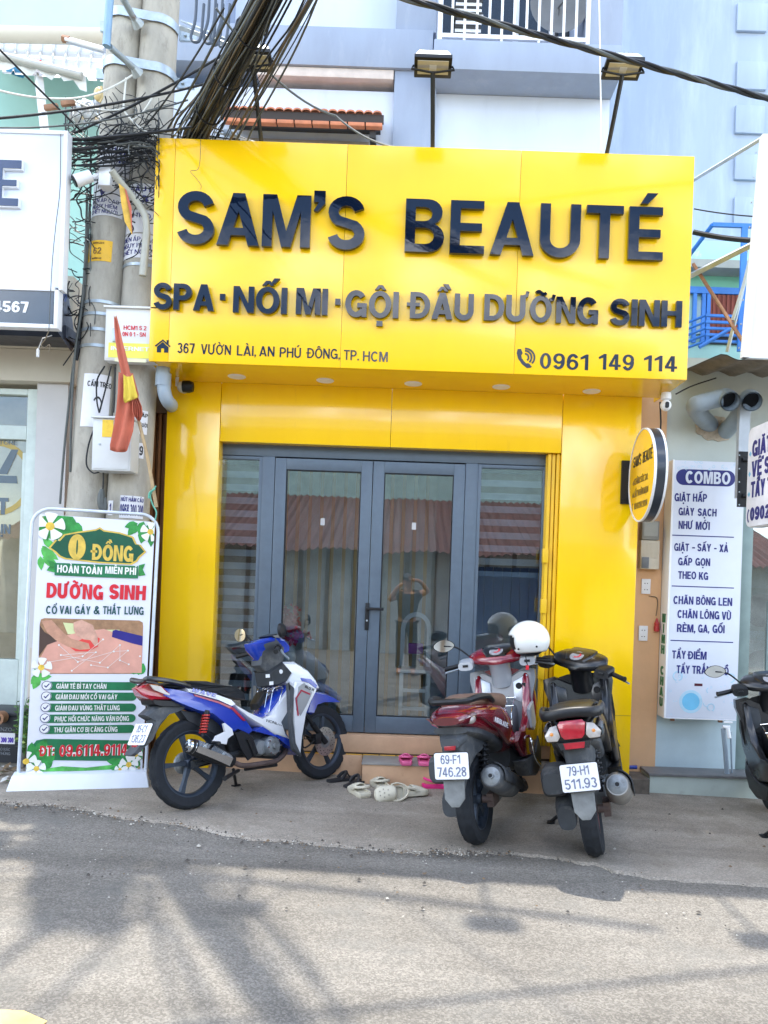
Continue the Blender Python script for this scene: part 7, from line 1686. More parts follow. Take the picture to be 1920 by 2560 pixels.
# foot pegs, brackets, stand
b = MB(); b.tube([w1(735, 1180, -.10), w1(690, 1205, -.2), w1(640, 1235, -.29)], [.012, .014, .016], 10); b.tube([w1(735, 1180, .10), w1(735, 1180, .27)], .014, 10); b.tube([w1(780, 1170, -.1), w1(1000, 1140, -.1)], .013, 8); part('foot_peg', b, BLACKP, wv, local=True)
b = MB(); b.slab(wl([(552, 985), (575, 940), (640, 910), (625, 855), (640, 850), (690, 890), (700, 930), (660, 960), (650, 1000)], -.15), .008, y=-.15, edge=.004); part('passenger_bracket', b, WHITEP, wv, local=True)
b = MB(); p = w1(560, 985, -.16); b.tube([p, p + Vector((-.02, -.10, .0))], .011, 8); part('passenger_peg', b, BLACKP, wv, local=True)
b = MB(); b.slab(wl([(705, 920), (760, 905), (830, 940), (870, 1060), (800, 1110), (750, 1040)], -.135), .01, y=-.135, edge=.006); b.tube([w1(800, 960, -.15), w1(850, 1080, -.15)], .012, 8); part('frame_plate', b, BLACKP, wv, local=True)
p = w1(700, 1170, .1); g = WF.M.inverted() @ GP(590, 1965, .014)
b = MB(); b.tube([p, g + Vector((0, 0, .01))], .012, 8); b.box(g.x - .03, g.x + .03, g.y - .02, g.y + .02, g.z, g.z + .012); part('side_stand', b, BLACKP, wv, local=True)
# tail and body panels
b = MB(); o = wl([(235, 602), (330, 615), (400, 635), (480, 660), (600, 695), (700, 735), (770, 800), (850, 905), (825, 930), (745, 897), (690, 922), (640, 850), (560, 800), (440, 757), (330, 707), (235, 655)], -.12)
b.slab(o, [.085, .10, .115, .125, .13, .13, .125, .115, .11, .115, .12, .125, .125, .12, .105, .085], edge=.016); body = part('side_cover', b, BLUEP, wv, local=True)
b = MB(); o = wl([(385, 607), (480, 625), (585, 650), (690, 690), (720, 722), (690, 733), (600, 692), (480, 657), (400, 635)], -.13); b.slab(o, [.112, .12, .126, .129, .129, .131, .132, .127, .118], edge=.004); part('white_stripe', b, WHITEP, body, local=True)
b = MB(); o = wl([(430, 650), (600, 700), (705, 745), (790, 835), (770, 835), (695, 760), (600, 714), (440, 664)], -.13); b.slab(o, [.122, .132, .133, .129, .129, .133, .133, .123], edge=.003); part('red_stripe', b, M_('stripe_red', (.35, .01, .04), .3, coat=.5), body, local=True)
b = tilted('WAVE', WF.lat(*c1(408, 632), -.13), WF.lat(*c1(575, 672), -.13), .026, -.1325, .2, .35); part('lettering', b, BLUEP, body, local=True, smooth=0)
b = MB(); o = wl([(705, 722), (800, 775), (900, 825), (960, 803), (1030, 710), (1105, 605), (1150, 565), (1190, 590), (1125, 680), (1075, 785), (1040, 850), (1075, 945), (1108, 968), (990, 928), (900, 870), (810, 812), (730, 750)], -.13)
b.slab(o, [.125, .12, .12, .12, .12, .125, .13, .135, .135, .13, .125, .12, .115, .118, .12, .12, .123], edge=.012); leg = part('leg_cover', b, WHITEP, wv, local=True)
b = MB(); o = wl([(850, 905), (905, 872), (990, 930), (1062, 905), (1108, 968), (1165, 1072), (1095, 1020), (1000, 945)], -.12); b.slab(o, .113, edge=.010); part('lower_cover', b, BLUEP, leg, local=True)
b = tilted('HONDA', WF.lat(*c1(928, 842), -.123), WF.lat(*c1(1035, 872), -.123), .020, -.1225, .14); part('lettering', b, BLACKI, leg, local=True, smooth=0)
b = MB(); o = wl([(930, 745), (1020, 620), (1090, 575), (1110, 600), (1030, 705), (965, 795), (905, 812)], -.06); b.slab(o, .085, edge=.02); part('tunnel_cover', b, BLUEP, leg, local=True)
# leg shields left and right, silver inset, red lines
sh_o = wl([(1135, 560), (1200, 552), (1272, 565), (1276, 615), (1240, 690), (1205, 790), (1170, 955), (1158, 1078), (1122, 1000), (1112, 830), (1108, 650)], -.19)
sh_i = wl([(1078, 575), (1112, 600), (1110, 650), (1112, 830), (1124, 1000), (1165, 1085), (1110, 1040), (1095, 940), (1084, 760)], -.20)
for sgn in (-1, 1):
    b = MB(); b.slab(sh_o, .022, y=.175 * sgn, edge=.014); sh = part('leg_shield', b, WHITEP, wv, local=True)
    b = MB(); b.slab(sh_i, .02, y=.195 * sgn, edge=.012); part('shield_edge', b, GREYP, sh, local=True)
    if sgn < 0:
        b = MB(); b.slab(wl([(1150, 600), (1190, 570), (1245, 640), (1205, 730), (1165, 800), (1135, 760)], -.198), .006, y=-.196, edge=.003); part('silver_inset', b, SILVP, sh, local=True)
        b = MB(); o = [Vector(p) for p in wl([(1232, 652), (1172, 625), (1135, 680), (1150, 800)], -.205)]; b.prism(stroke([(p.x, p.y) for p in o], .012), -.2055, -.2025); part('red_line', b, MATS['stripe_red'], sh, local=True, smooth=0)
        b = MB(); b.prism(wl([(1165, 538), (1235, 545), (1280, 590), (1272, 612), (1225, 575), (1175, 560)], -.2), -.2015, -.197); part('blue_flash', b, BLUEP, sh, local=True, smooth=0)
        b = tilted('RSX', WF.lat(*c1(1195, 605), -.205), WF.lat(*c1(1258, 632), -.205), .022, -.2045, .18, .3); part('lettering', b, BLACKI, sh, local=True, smooth=0)
b = MB(); o = wl([(1045, 425), (1140, 425), (1225, 485), (1265, 560), (1276, 615), (1210, 640), (1150, 590), (1105, 600), (1075, 560), (1110, 500)], -.1); b.slab(o, [.07, .09, .11, .13, .15, .15, .14, .11, .09, .08], edge=.025); part('front_cowl', b, WHITEP, wv, local=True)
b = MB(); o = wl([(945, 500), (1045, 425), (1112, 500), (1080, 560), (1000, 600), (960, 590)], -.09); b.slab(o, .095, edge=.02); inn = part('inner_cover', b, DARKP, wv, local=True)
b = MB(); p = w1(1030, 495, -.14); p = w1(1030, 495, -.097); part('lock_cover', MB().lathe([(0, -.004), (.016, -.003), (.018, .006)], 16, 'y', tuple(p)), WHITE, inn, local=True)
for q_ in ((940, 525), (965, 575)): p = w1(*q_, -.097); part('warning_sticker', MB().box(p.x - .017, p.x + .017, -.0985, -.09, p.z - .013, p.z + .013), WHITE, inn, local=True, smooth=0)
b = MB(); o = wl([(850, 488), (905, 480), (955, 580), (925, 560)], .13); b.slab(o, .03, y=.13, edge=.006); part('inner_pocket', b, DARKP, inn, local=True)
# handlebar cover, dials, grips, levers
b = MB(); o = wl([(838, 300), (915, 268), (985, 252), (1060, 275), (1098, 318), (1100, 352), (1050, 378), (1000, 400), (950, 470), (905, 440), (880, 390), (850, 345)], -.065)
b.slab(o, [.07, .09, .09, .085, .075, .07, .08, .07, .06, .055, .06, .07], edge=.025); hc = part('handlebar_cover', b, BLUEP, wv, local=True)
b = MB(); o = wl([(905, 300), (985, 262), (1045, 330), (1048, 420), (950, 505), (893, 450)], -.07); b.slab(o, [.072, .092, .09, .08, .06, .06], edge=.012); part('switch_panel', b, GREYP, hc, local=True)
b = MB(); o = wl([(925, 252), (965, 235), (1015, 252), (1000, 268), (945, 268)], -.02); b.slab(o, .085, edge=.012); part('dial_visor', b, BLKP, hc, local=True)
g0, g1 = w1(728, 392, .33), w1(835, 365, .17)
r0, r1 = w1(995, 357, -.33), w1(1010, 330, -.16)
for a, d in ((g0, g1), (r0, r1)):
    b = MB(); dd = d - a; b.tube([a - dd * .02, a + dd * .02, a + dd * .9], [.018, .0165, .0165], 14); gp = part('grip', b, BLACKP, hc, local=True)
    b = MB(); b.tube([a + dd * .85, d + dd * .25], .026, 12); part('switch_pod', b, BLACKP, gp, local=True)
part('brake_lever', MB().tube(smoothpath([w1(1030, 345, -.2), w1(1050, 375, -.24), w1(1085, 405, -.33)], 4), .008, 8), STEEL, hc, local=True)
mirror(wv, w1(830, 292, .17), w1(747, 243, .27), .058, .055, R(12), M_('mirror_warm', (.80, .70, .50), .04, metal=1.0, var=.02))
mirror(wv, w1(1040, 265, -.16), w1(1030, 210, -.27), .058, .055, R(-70))
# seat, rail, tail lamp
b = MB(); o = wl([(170, 586), (260, 572), (380, 556), (520, 561), (640, 588), (740, 598), (800, 640), (818, 690), (690, 676), (600, 645), (480, 637), (400, 616), (250, 600)], -.10)
b.slab(o, [.07, .10, .115, .12, .12, .10, .085, .075, .10, .115, .12, .115, .09], edge=.028); part('seat', b, SEATM, wv, local=True, smooth=60)
pts = [w1(400, 598, -.12), w1(330, 575, -.13), w1(230, 555, -.13), w1(110, 542, -.10), w1(78, 560, -.04)]; b = MB(); allp = pts + [Vector((p.x, -p.y, p.z)) for p in reversed(pts)]; b.tube(smoothpath(allp, 4), .013, 8, flat=1.3); part('grab_rail', b, BLKP, wv, local=True)
b = MB(); b.slab(wl([(42, 610), (118, 577), (200, 592), (245, 640), (330, 690), (245, 690), (130, 692), (75, 655)], -.06), [.03, .07, .085, .09, .092, .09, .085, .05], edge=.012); tl = part('tail_light', b, LENSR, wv, local=True)
for sgn in (-1, 1):
    b = MB(); b.slab(wl([(120, 582), (200, 594), (240, 636), (300, 672), (235, 655), (150, 620)], -.09), .006, y=.084 * sgn, edge=.004); part('indicator_lens', b, LENSC, tl, local=True)
b = MB(); b.slab(wl([(90, 792), (150, 740), (250, 712), (395, 730), (335, 762), (270, 778), (205, 866), (135, 985), (25, 1082), (0, 1075), (105, 935), (160, 825)], -.05), .055, edge=.02); fd = part('rear_fender', b, GREYP, wv, local=True)
b = MB(); b.slab(wl([(130, 690), (245, 688), (330, 698), (390, 730), (300, 740), (180, 735), (140, 720)], -.06), .075, edge=.01); part('under_tail', b, BLACKP, fd, local=True)
pc = w1(85, 925, .0); pn = WF.lat(*c1(150, 850), .0); pm = WF.lat(*c1(30, 995), 0)
plate(wv, (pc.x - .03, 0, pc.z), R(28), [('85-C1', -.55, .55, .15, .34), ('136.23', -.8, .8, -.78, .36)], .20, .15)
b = MB(); p = w1(60, 1030, -.03); b.box(p.x - .03, p.x + .005, -.03, .03, p.z - .02, p.z + .03); part('reflector', b, LENSR, fd, local=True, bevel=.004)
# front fender, forks
b = MB(); o = wl([(1208, 748), (1250, 628), (1330, 640), (1395, 668), (1448, 706), (1335, 704), (1265, 732), (1246, 792), (1202, 784)], -.05); b.slab(o, .058, edge=.02); part('front_fender', b, BLUEP, wv, local=True)
for sgn in (-1, 1):
    a, d = w1(1205, 800, -.075), w1(1340, 985, -.075); a.y = d.y = .075 * sgn; b = MB(); b.tube([a - (d - a) * .5, a.lerp(d, .3), a.lerp(d, .31), d], [.016, .016, .023, .023], 12); part('fork', b, BLACKP, wv, local=True)
b = MB(); c = w1(1275, 960, -.075); b.box(c.x - .03, c.x + .03, -.1, -.045, c.z - .04, c.z + .04); b.tube([c, w1(1190, 960, -.08), w1(1200, 850, -.08)], .006, 6); part('brake_caliper', b, BLACKP, wv, local=True, bevel=.006)
# chrome carrier basket in the step-through
b = MB()
for k in range(4):
    y = -.09 + .06 * k; b.tube(smoothpath([w1(865, 785, 0) + Vector((0, y, 0)), w1(890, 780, 0) + Vector((0, y, 0)), w1(915, 650, 0) + Vector((0, y, 0)), w1(925, 612, 0) + Vector((.01, y, 0)), w1(985, 612, 0) + Vector((0, y, 0)), w1(940, 770, 0) + Vector((0, y, 0))], 4), .004, 6)
for q in ((890, 780), (915, 640), (985, 615)): p = w1(*q, 0); b.tube([(p.x, -.1, p.z), (p.x, .1, p.z)], .004, 6)
part('wire_basket', b, CHROME, wv, local=True)
b = MB(); o = wl([(825, 720), (870, 640), (905, 620), (905, 640), (850, 740), (832, 760)], .05); b.slab(o, .05, y=.03, edge=.012); part('basket_tray', b, BLACKP, wv, local=True)
b = MB(); b.tube(smoothpath([w1(1090, 640, -.2), w1(1088, 600, -.22), w1(1083, 570, -.22)], 4), .006, 6); b.tube(smoothpath([w1(1180, 960, -.1), w1(1185, 1020, -.1), w1(1230, 1000, -.09), w1(1265, 960, -.08)], 4), .007, 6); part('brake_hose', b, BLACKP, wv, local=True)

# ---- scooters
def scooter(F_, label, body, seatm, inner, silver, tail, plate_lines, steer=0.0, basket=False, badge=None, lens=None, group='parked scooters', lean_stand=True, dash=True, rimc=None, hcol=None, sides=(-1, 1)):
    root = thing('scooter', label, 'scooter', M=F_.M); P_ = lambda n, b, m, p=None, **k: part(n, b, m, p or root, local=True, **k)
    WBs = 1.27
    S = Matrix.Translation((1.06, 0, .62)) @ Matrix.Rotation(steer, 4, Vector((-.42, 0, .9)).normalized()) @ Matrix.Translation((-1.06, 0, -.62))
    wheel(root, 0, .265, .265, .105, .178, 5, 20, twist=12, rim_mat=rimc, wide=1.5)
    wheel(root, WBs, .258, .258, .088, .178, 5, 60, M=S, disc=(.095, -.06), twist=12, rim_mat=rimc, wide=1.4)
    # rear bodywork
    b = MB(); b.loft([(-.37, .80, .085, .03, 3), (-.31, .80, .118, .055, 3), (-.18, .782, .145, .082, 3), (.02, .742, .160, .108, 3), (.24, .695, .170, .130, 3), (.42, .63, .168, .150, 3), (.56, .56, .145, .140, 3), (.64, .50, .11, .11, 3)], 24); bd = P_('rear_body', b, body, smooth=50)
    b = MB()
    for sgn in (-1, 1): b.slab([(-.28, .80), (-.05, .77), (.2, .72), (.42, .62), (.5, .56), (.42, .50), (.30, .54), (.10, .66), (-.1, .735)], .02, y=.152 * sgn, edge=.018)
    P_('side_panel', b, body, bd, smooth=50)
    b = MB(); b.loft([(-.345, .735, .10, .02, 3), (-.2, .705, .125, .035, 3), (.05, .64, .13, .05, 3), (.3, .54, .13, .06, 3)], 16); P_('under_tail', b, GREYP)
    if badge:
        b = tilted(badge, (-.02, .728), (.30, .635), .032, -.1755, .2, .3); P_('lettering', b, WHITE, bd, smooth=0)
    # seat
    b = MB(); b.loft([(-.20, .858, .09, .014, 3), (-.12, .864, .12, .026, 3), (.05, .856, .14, .04, 3), (.22, .825, .15, .052, 3), (.42, .79, .145, .06, 3), (.60, .775, .11, .055, 3), (.70, .74, .075, .05, 3), (.73, .70, .05, .03, 3)], 20); P_('seat', b, seatm, smooth=60)
    if tail == 'air':
        b = MB(); b.loft([(-.405, .795, .075, .022, 3), (-.36, .798, .112, .040, 3), (-.28, .798, .128, .050, 3), (-.20, .795, .138, .050, 3)], 24); tl = P_('tail_light', b, LENSD, smooth=50)
        b = MB()
        for sgn in (-1, 1): b.ball((-.275, .105 * sgn, .785), .06, .03, .028)
        P_('indicator_lens', b, LENSC, tl)
        pts = [Vector((.06, -.155, .845)), Vector((-.06, -.16, .885)), Vector((-.22, -.14, .90)), Vector((-.315, -.10, .895)), Vector((-.325, 0, .895))]
        b = MB(); b.tube(smoothpath(pts + [Vector((p.x, -p.y, p.z)) for p in reversed(pts[:-1])], 4), .017, 8, flat=1.1); P_('grab_rail', b, BLACKP)
    else:
        b = MB()
        A = Matrix.Translation((-.385, 0, .80)) @ Matrix.Rotation(R(12), 4, 'Y') @ Matrix(((0, 1, 0, 0), (-1, 0, 0, 0), (0, 0, 1, 0), (0, 0, 0, 1)))
        b.prism([(-.075, .035), (-.06, .052), (.06, .052), (.075, .035), (.062, -.03), (.045, -.047), (-.045, -.047), (-.062, -.03)], -.018, .05, M=A); tl = P_('tail_light', b, LENSR, bevel=.004)
        for sgn in (-1, 1):
            b = MB(); b.prism([(sgn * .080, .035), (sgn * .118, .028), (sgn * .152, -.018), (sgn * .14, -.05), (sgn * .085, -.052), (sgn * .068, -.03)], -.008, .06, M=A); il = P_('indicator_lens', b, LENSC, tl, bevel=.006)
            b = MB(); b.ball(tuple(A @ Vector((sgn * .112, -.003, -.014))), .008, .013, .013); P_('indicator_bulb', b, LENSO, il)
        b = MB(); b.prism([(-.09, -.062), (.09, -.062), (.075, -.10), (-.075, -.10)], .0, .05, M=A); b.loft([(-.36, .775, .155, .04, 4), (-.28, .775, .165, .06, 4), (-.16, .765, .165, .07, 4)], 20); P_('tail_frame', b, body, tl, bevel=.0)
        b = MB(); b.prism([(-.058, -.066), (.058, -.066), (.05, -.098), (-.05, -.098)], -.006, .02, M=A); P_('reflector', b, LENSR, tl)
        pts = [Vector((.06, -.15, .84)), Vector((-.10, -.165, .875)), Vector((-.26, -.155, .875)), Vector((-.36, -.12, .885)), Vector((-.375, 0, .895))]
        b = MB(); b.tube(smoothpath(pts + [Vector((p.x, -p.y, p.z)) for p in reversed(pts[:-1])], 4), .020, 10, flat=1.5)
        b.loft([(-.36, .885, .10, .012, 3), (-.2, .90, .13, .02, 3), (-.05, .88, .13, .02, 3)], 14); P_('grab_rail', b, BLACKP, smooth=50)
    # hugger, plate, mud flap
    b = MB(); b.slab([(-.335, .735), (-.18, .72), (.06, .62), (.02, .57), (-.12, .56), (-.24, .50), (-.345, .39), (-.36, .40), (-.36, .56)], [.07, .085, .09, .085, .08, .065, .05, .05, .06], edge=.02); hg = P_('rear_fender', b, GREYP, smooth=50)
    b = MB(); A = Matrix.Translation((-.372, 0, .44)) @ Matrix.Rotation(R(6), 4, 'Y') @ Matrix(((0, 1, 0, 0), (-1, 0, 0, 0), (0, 0, 1, 0), (0, 0, 0, 1)))
    b.prism([(-.062, .03), (.062, .03), (.058, -.08), (.022, -.125), (-.022, -.125), (-.058, -.08)], -.006, .008, M=A); P_('mud_flap', b, M_('flap_grey', (.17, .18, .18), .7, var=.35, scale=9) if 'flap_grey' not in MATS else MATS['flap_grey'], hg, bevel=.003)
    plate(root, (-.385, 0, .545), R(8), plate_lines, .20, .145)
    if tail == 'air':
        b = MB(); b.loft([(-.375, .665, .055, .03, 3), (-.30, .69, .085, .04, 3)], 14); P_('plate_lamp_cover', b, GREYP, hg, smooth=50)
        b = MB(); b.box(-.392, -.37, -.032, .032, .632, .656); P_('reflector', b, LENSR, hg, bevel=.004)
    # engine, belt case, filter box, shock, muffler
    b = MB(); b.loft([(-.09, .25, .05, .07, 3, .13), (.0, .26, .06, .10, 3, .135), (.2, .28, .06, .095, 3, .14), (.36, .30, .055, .09, 3, .14), (.44, .30, .04, .06, 3, .14)], 18); eg = P_('belt_case', b, GREYP, smooth=50)
    b = MB(); b.loft([(-.13, .46, .06, .06, 4, .17), (-.08, .46, .075, .085, 4, .17), (.12, .45, .075, .085, 4, .17), (.20, .44, .06, .06, 4, .17)], 18); P_('air_filter_box', b, GREYP, smooth=50)
    b = MB(); b.box(.15, .42, -.10, .08, .20, .36); b.box(.25, .45, -.13, -.10, .26, .36); b.lathe([(0, -.03), (.05, -.02), (.06, 0), (.06, .05)], 18, 'y', (.30, -.12, .31)); P_('engine', b, ENG, bevel=.012)
    spring(root, (-.04, -.085, .40), (.04, -.085, .62), .024, .007, 8, BLACKP)
    m0, m1 = Vector((-.25, -.185, .455)), Vector((.17, -.185, .295))
    b = MB(); d = m1 - m0; b.tube([m0, m0 + d * .05, m0 + d * .7, m0 + d * .95, m1], [.058, .072, .078, .066, .03], 24); ex = P_('muffler', b, GREYP if tail == 'air' else M_('muffler_steel', (.30, .29, .27), .45, metal=.6, var=.3, scale=9))
    b = MB(); b.tube([m0 - d * .012, m0 + d * .004], [.040, .056], 24); b.tube([m0 - d * .05, m0], .016, 14); P_('muffler_cap', b, ENG, ex)
    b = MB(); b.tube([m0 - d * .052, m0 - d * .046], .012, 12); P_('muffler_bore', b, DARK, ex)
    q = []; n_ = 6; upv = Vector((.36, 0, .93)); sdv = Vector((0, -1, 0))
    for t in (.02, .5, .92):
        for i in range(n_): a = R(-15 + 95 * i / (n_ - 1)); q.append(m0 + d * t + (sdv * math.cos(a) + upv * math.sin(a)) * .086)
    b = MB(); b.add(q, [(r * n_ + i, r * n_ + i + 1, (r + 1) * n_ + i + 1, (r + 1) * n_ + i) for r in range(2) for i in range(n_ - 1)]); hs_ = P_('heat_shield', b, DARKP, ex); hs_.modifiers.new('thickness', 'SOLIDIFY').thickness = .006
    b = MB(); b.tube([m1, (.26, -.14, .24), (.36, -.08, .22)], .016, 10); b.box(-.02, .12, -.12, -.08, .22, .30); b.lathe([(0, -.11), (.025, -.11), (.025, -.05)], 12, 'y', (0, 0, .265)); P_('exhaust_pipe', b, STEELD, ex)
    # floor, tunnel, flank fairings, leg shield
    b = MB(); b.loft([(.50, .44, .12, .10, 4), (.66, .36, .15, .07, 4), (.84, .35, .16, .07, 4), (.98, .44, .14, .10, 4)], 18); fl_ = P_('floor_board', b, DARKP, smooth=45)
    b = MB()
    for i in range(6): b.box(.66 + .03 * i, .675 + .03 * i, -.14, .14, .43, .437)
    P_('foot_mat', b, BLACKP, fl_)
    b = MB(); b.loft([(.54, .50, .085, .10, 3), (.70, .48, .08, .10, 3), (.86, .53, .09, .12, 3), (.96, .62, .11, .12, 3)], 16); P_('tunnel', b, inner, smooth=50)
    sideo = [(.44, .52), (.58, .40), (.80, .35), (.96, .38), (1.08, .55), (1.09, .72), (1.06, .88), (1.01, .935), (.965, .90), (.93, .76), (.85, .64), (.68, .54), (.56, .56)]
    low = [(.52, .38), (.62, .26), (.90, .20), (1.06, .24), (1.12, .36), (1.06, .46), (.94, .385), (.80, .36)]
    for sgn in (-1, 1):
        b = MB(); b.slab(sideo, [.022, .025, .03, .03, .04, .045, .04, .02, .02, .025, .025, .022, .02], y=.175 * sgn, edge=.02); sp = P_('side_fairing', b, body, smooth=50)
        b = MB(); b.slab(low, .045, y=.165 * sgn, edge=.02); P_('lower_fairing', b, BLACKP if tail != 'air' else GREYP, sp, smooth=50)
        if tail == 'air':
            b = MB(); b.slab([(.80, .68), (.84, .70), (.955, .72), (.975, .56), (.90, .52), (.82, .55)], .012, y=.208 * sgn, edge=.008); P_('silver_insert', b, silver, sp)
    b = MB(); v = []
    ring = [(-.15, .52), (-.20, .62), (-.215, .76), (-.245, .88), (-.24, .94), (-.16, .955), (-.06, .90), (.06, .90), (.16, .955), (.24, .94), (.245, .88), (.215, .76), (.20, .62), (.15, .52)]
    m_ = len(ring); xs = lambda z: .93 + (z - .52) * .18
    v = [(xs(z) - .02 + .25 * y * y, y, z) for y, z in ring] + [(xs(z) - .035 + .02, y * .88, .73 + (z - .73) * .9) for y, z in ring] + [(xs(z) + .07, y * .98, z - .005) for y, z in ring]
    b.add(v, [(i, (i + 1) % m_, m_ + (i + 1) % m_, m_ + i) for i in range(m_)] + [(i, 2 * m_ + i, 2 * m_ + (i + 1) % m_, (i + 1) % m_) for i in range(m_)])
    b.prism([(0, 0)] * 0 or [(ring[i][0] * .88, .73 + (ring[i][1] - .73) * .9) for i in range(m_)], 0, .01, M=Matrix(((0, 1, .18, .93 - .015 - .52 * .18), (1, 0, 0, 0), (0, 0, 1, 0), (0, 0, 0, 1))))
    ls = P_('leg_shield', b, inner, smooth=40)
    for sgn in (-1, 1):
        b = MB(); x0 = .955; b.prism([(sgn * .085, .86), (sgn * .19, .91), (sgn * .20, .80), (sgn * .165, .70), (sgn * .085, .74)], 0, .02, M=Matrix(((0, 1, .18, .93 - .032 - .52 * .18), (1, 0, 0, 0), (0, 0, 1, 0), (0, 0, 0, 1)))); pk = P_('pocket_panel', b, silver, ls, bevel=.006)
        if sgn < 0:
            b = MB(); b.lathe([(0, -.012), (.02, -.012), (.024, -.002), (.024, .01)], 18, 'x', (.955, -.125, .83)); b.box(.945, .965, -.175, -.15, .80, .85); P_('key_switch', b, BLACKP, pk)
    b = MB(); b.loft([(1.0, .72, .225, .24, 3), (1.09, .71, .20, .22, 2.6), (1.17, .70, .14, .18, 2.4), (1.22, .68, .07, .11, 2.2)], 24); P_('front_apron', b, body, smooth=50)
    b = MB(); b.slab([(1.03, .44), (1.10, .53), (1.25, .56), (1.42, .49), (1.56, .34), (1.50, .36), (1.38, .47), (1.24, .50), (1.12, .46), (1.06, .38)], .055, edge=.018); b.xf(S); P_('front_fender', b, body if tail != 'air' else BLACKP, smooth=50)
    for sgn in (-1, 1):
        b = MB(); b.tube([(1.10, .07 * sgn, .58), (1.27, .07 * sgn, .258)], .018, 10); b.xf(S); P_('fork', b, BLACKP)
    # handlebar
    hb = hcol or body
    b = MB(); b.loft([(.845, 1.02, .06, .02, 3), (.88, 1.035, .17, .035, 3), (.94, 1.055, .215, .05, 3), (1.0, 1.07, .19, .055, 3), (1.06, 1.06, .12, .045, 3), (1.09, 1.05, .06, .02, 3)], 24); b.xf(S); hc = P_('handlebar_cover', b, hb, smooth=50)
    b = MB(); b.tube([(1.02, 0, .86), (.985, 0, .93), (.955, 0, .99), (.945, 0, 1.03)], [.085, .075, .075, .10], 16); b.xf(S); P_('steering_neck', b, silver if tail == 'air' else BLKP, hc, smooth=60)
    b = MB(); b.loft([(.865, 1.062, .07, .012, 3), (.93, 1.098, .11, .016, 3), (1.01, 1.125, .10, .014, 3), (1.05, 1.12, .06, .008, 3)], 18); b.xf(S); ds = P_('dial_glass', b, BLKP, hc, smooth=50)
    if dash:
        b = MB(); A = Matrix.Translation((.90, 0, 1.092)) @ Matrix.Rotation(R(-28), 4, 'Y'); b.lathe([(0, .004), (.05, .004), (.052, 0)], 24, 'z', (0, 0, 0), M=S @ A); P_('dial_face', b, M_('dial_grey', (.30, .30, .32), .3, var=.4, scale=60) if 'dial_grey' not in MATS else MATS['dial_grey'], ds)
        b = MB(); b.lathe([(.018, .0055), (.030, .0055)], 20, 'z', (.004, 0, 0), M=S @ A, arc=(R(150), R(330))); P_('dial_marks', b, RED, ds, smooth=0)
    if tail == 'air':
        b = MB(); b.slab([(.90, 1.085), (.97, 1.125), (1.05, 1.125), (1.07, 1.10), (.98, 1.095)], [.05, .12, .12, .10, .12], edge=.01); b.xf(S); P_('visor', b, BLKP, hc)
    for sgn in (-1, 1):
        b = MB(); b.loft([(.845, 1.005, .055, .03, 3, .225 * sgn), (.89, 1.02, .06, .038, 3, .225 * sgn), (.94, 1.03, .05, .03, 3, .225 * sgn)], 14); b.xf(S); sw = P_('switch_pod', b, silver if tail == 'air' else BLACKP, hc, smooth=40)
        b = MB(); b.box(.838, .85, (.225 - .02) * sgn, (.225 + .02) * sgn, 1.0, 1.018); b.xf(S); P_('switch_button', b, BLACKP, sw, bevel=.003)
        b = MB(); b.tube([S @ Vector((.905, .26 * sgn, 1.015)), S @ Vector((.872, .375 * sgn, .998)), S @ Vector((.868, .39 * sgn, .997))], [.0165, .0165, .019], 14); P_('grip', b, BLACKP, hc)
        b = MB(); b.tube(smoothpath([S @ Vector((.95, .24 * sgn, 1.0)), S @ Vector((.955, .30 * sgn, .985)), S @ Vector((.915, .40 * sgn, .965))], 4), .007, 8); P_('brake_lever', b, STEEL, hc)
        if sgn in sides: mirror(root, Vector((.945, .20 * sgn, 1.06)), Vector((.90, .385 * sgn, 1.165)), .082, .048, R(10) * sgn, M=S, shape=1.7)
    # side stand on the left
    Mi = F_.M.inverted(); a = Vector((.42, .12, .20)); g = F_.M @ Vector((.50, .30, 0)); g = Mi @ Vector((g.x, g.y, GZ(g.x) + .014))
    b = MB(); b.tube([a, g + Vector((0, 0, .01))], .011, 8); b.box(g.x - .03, g.x + .035, g.y - .025, g.y + .025, g.z, g.z + .012); P_('side_stand', b, BLACKP)
    if basket:
        b = MB()
        for k in range(5):
            y = -.10 + .05 * k; b.tube(smoothpath([(.72, y, .58), (.74, y, .66), (.86, y, .74), (.93, y, .76)], 4), .004, 6)
        for x, z in ((.72, .585), (.80, .71), (.90, .755)): b.tube([(x, -.11, z), (x, .11, z)], .004, 6)
        b.tube(smoothpath([(.78, -.20, .50), (.72, -.225, .48), (.74, -.235, .36), (.86, -.24, .28)], 4), .009, 8)
        P_('wire_basket', b, CHROME)
    return root, S
RF = BF((1198, 2108), None, 8, 1.065, head=R(69.5))
INNS = M_('inner_silver_grey', (.17, .18, .20), .38, metal=.35, var=.1, coat=.2, spots=(6, .6, .85, (.24, .24, .23)))
PALES = M_('pale_silver', (.46, .49, .53), .3, metal=.35, var=.06, coat=.4)
scooter(RF, 'dark red scooter with brown seat and a silver leg shield, rear wheel to the street', REDP, SEATB, INNS, PALES, 'air', [('69-F1', -.62, .55, .16, .34), ('746.28', -.85, .85, -.80, .36)], steer=R(2), basket=True, badge='AIRBLADE', sides=(1,))
KF = BF((1492, 2137), None, 11, 1.08, head=R(75.5))
scooter(KF, 'black scooter with wide red and clear tail lamps beside the right yellow pier', BLKP, SEATM, BLKP, BLKP, 'vision', [('79-H1', -.62, .55, .16, .34), ('511.93', -.85, .85, -.80, .36)], steer=R(-32), sides=(1,), rimc=M_('alloy_red_line', (.10, .03, .03), .4, metal=.4))
OF = BF(None, None, 9, 1.0, head=R(82), O=Vector((2.82, -1.52, GZ(2.82) + .014)))
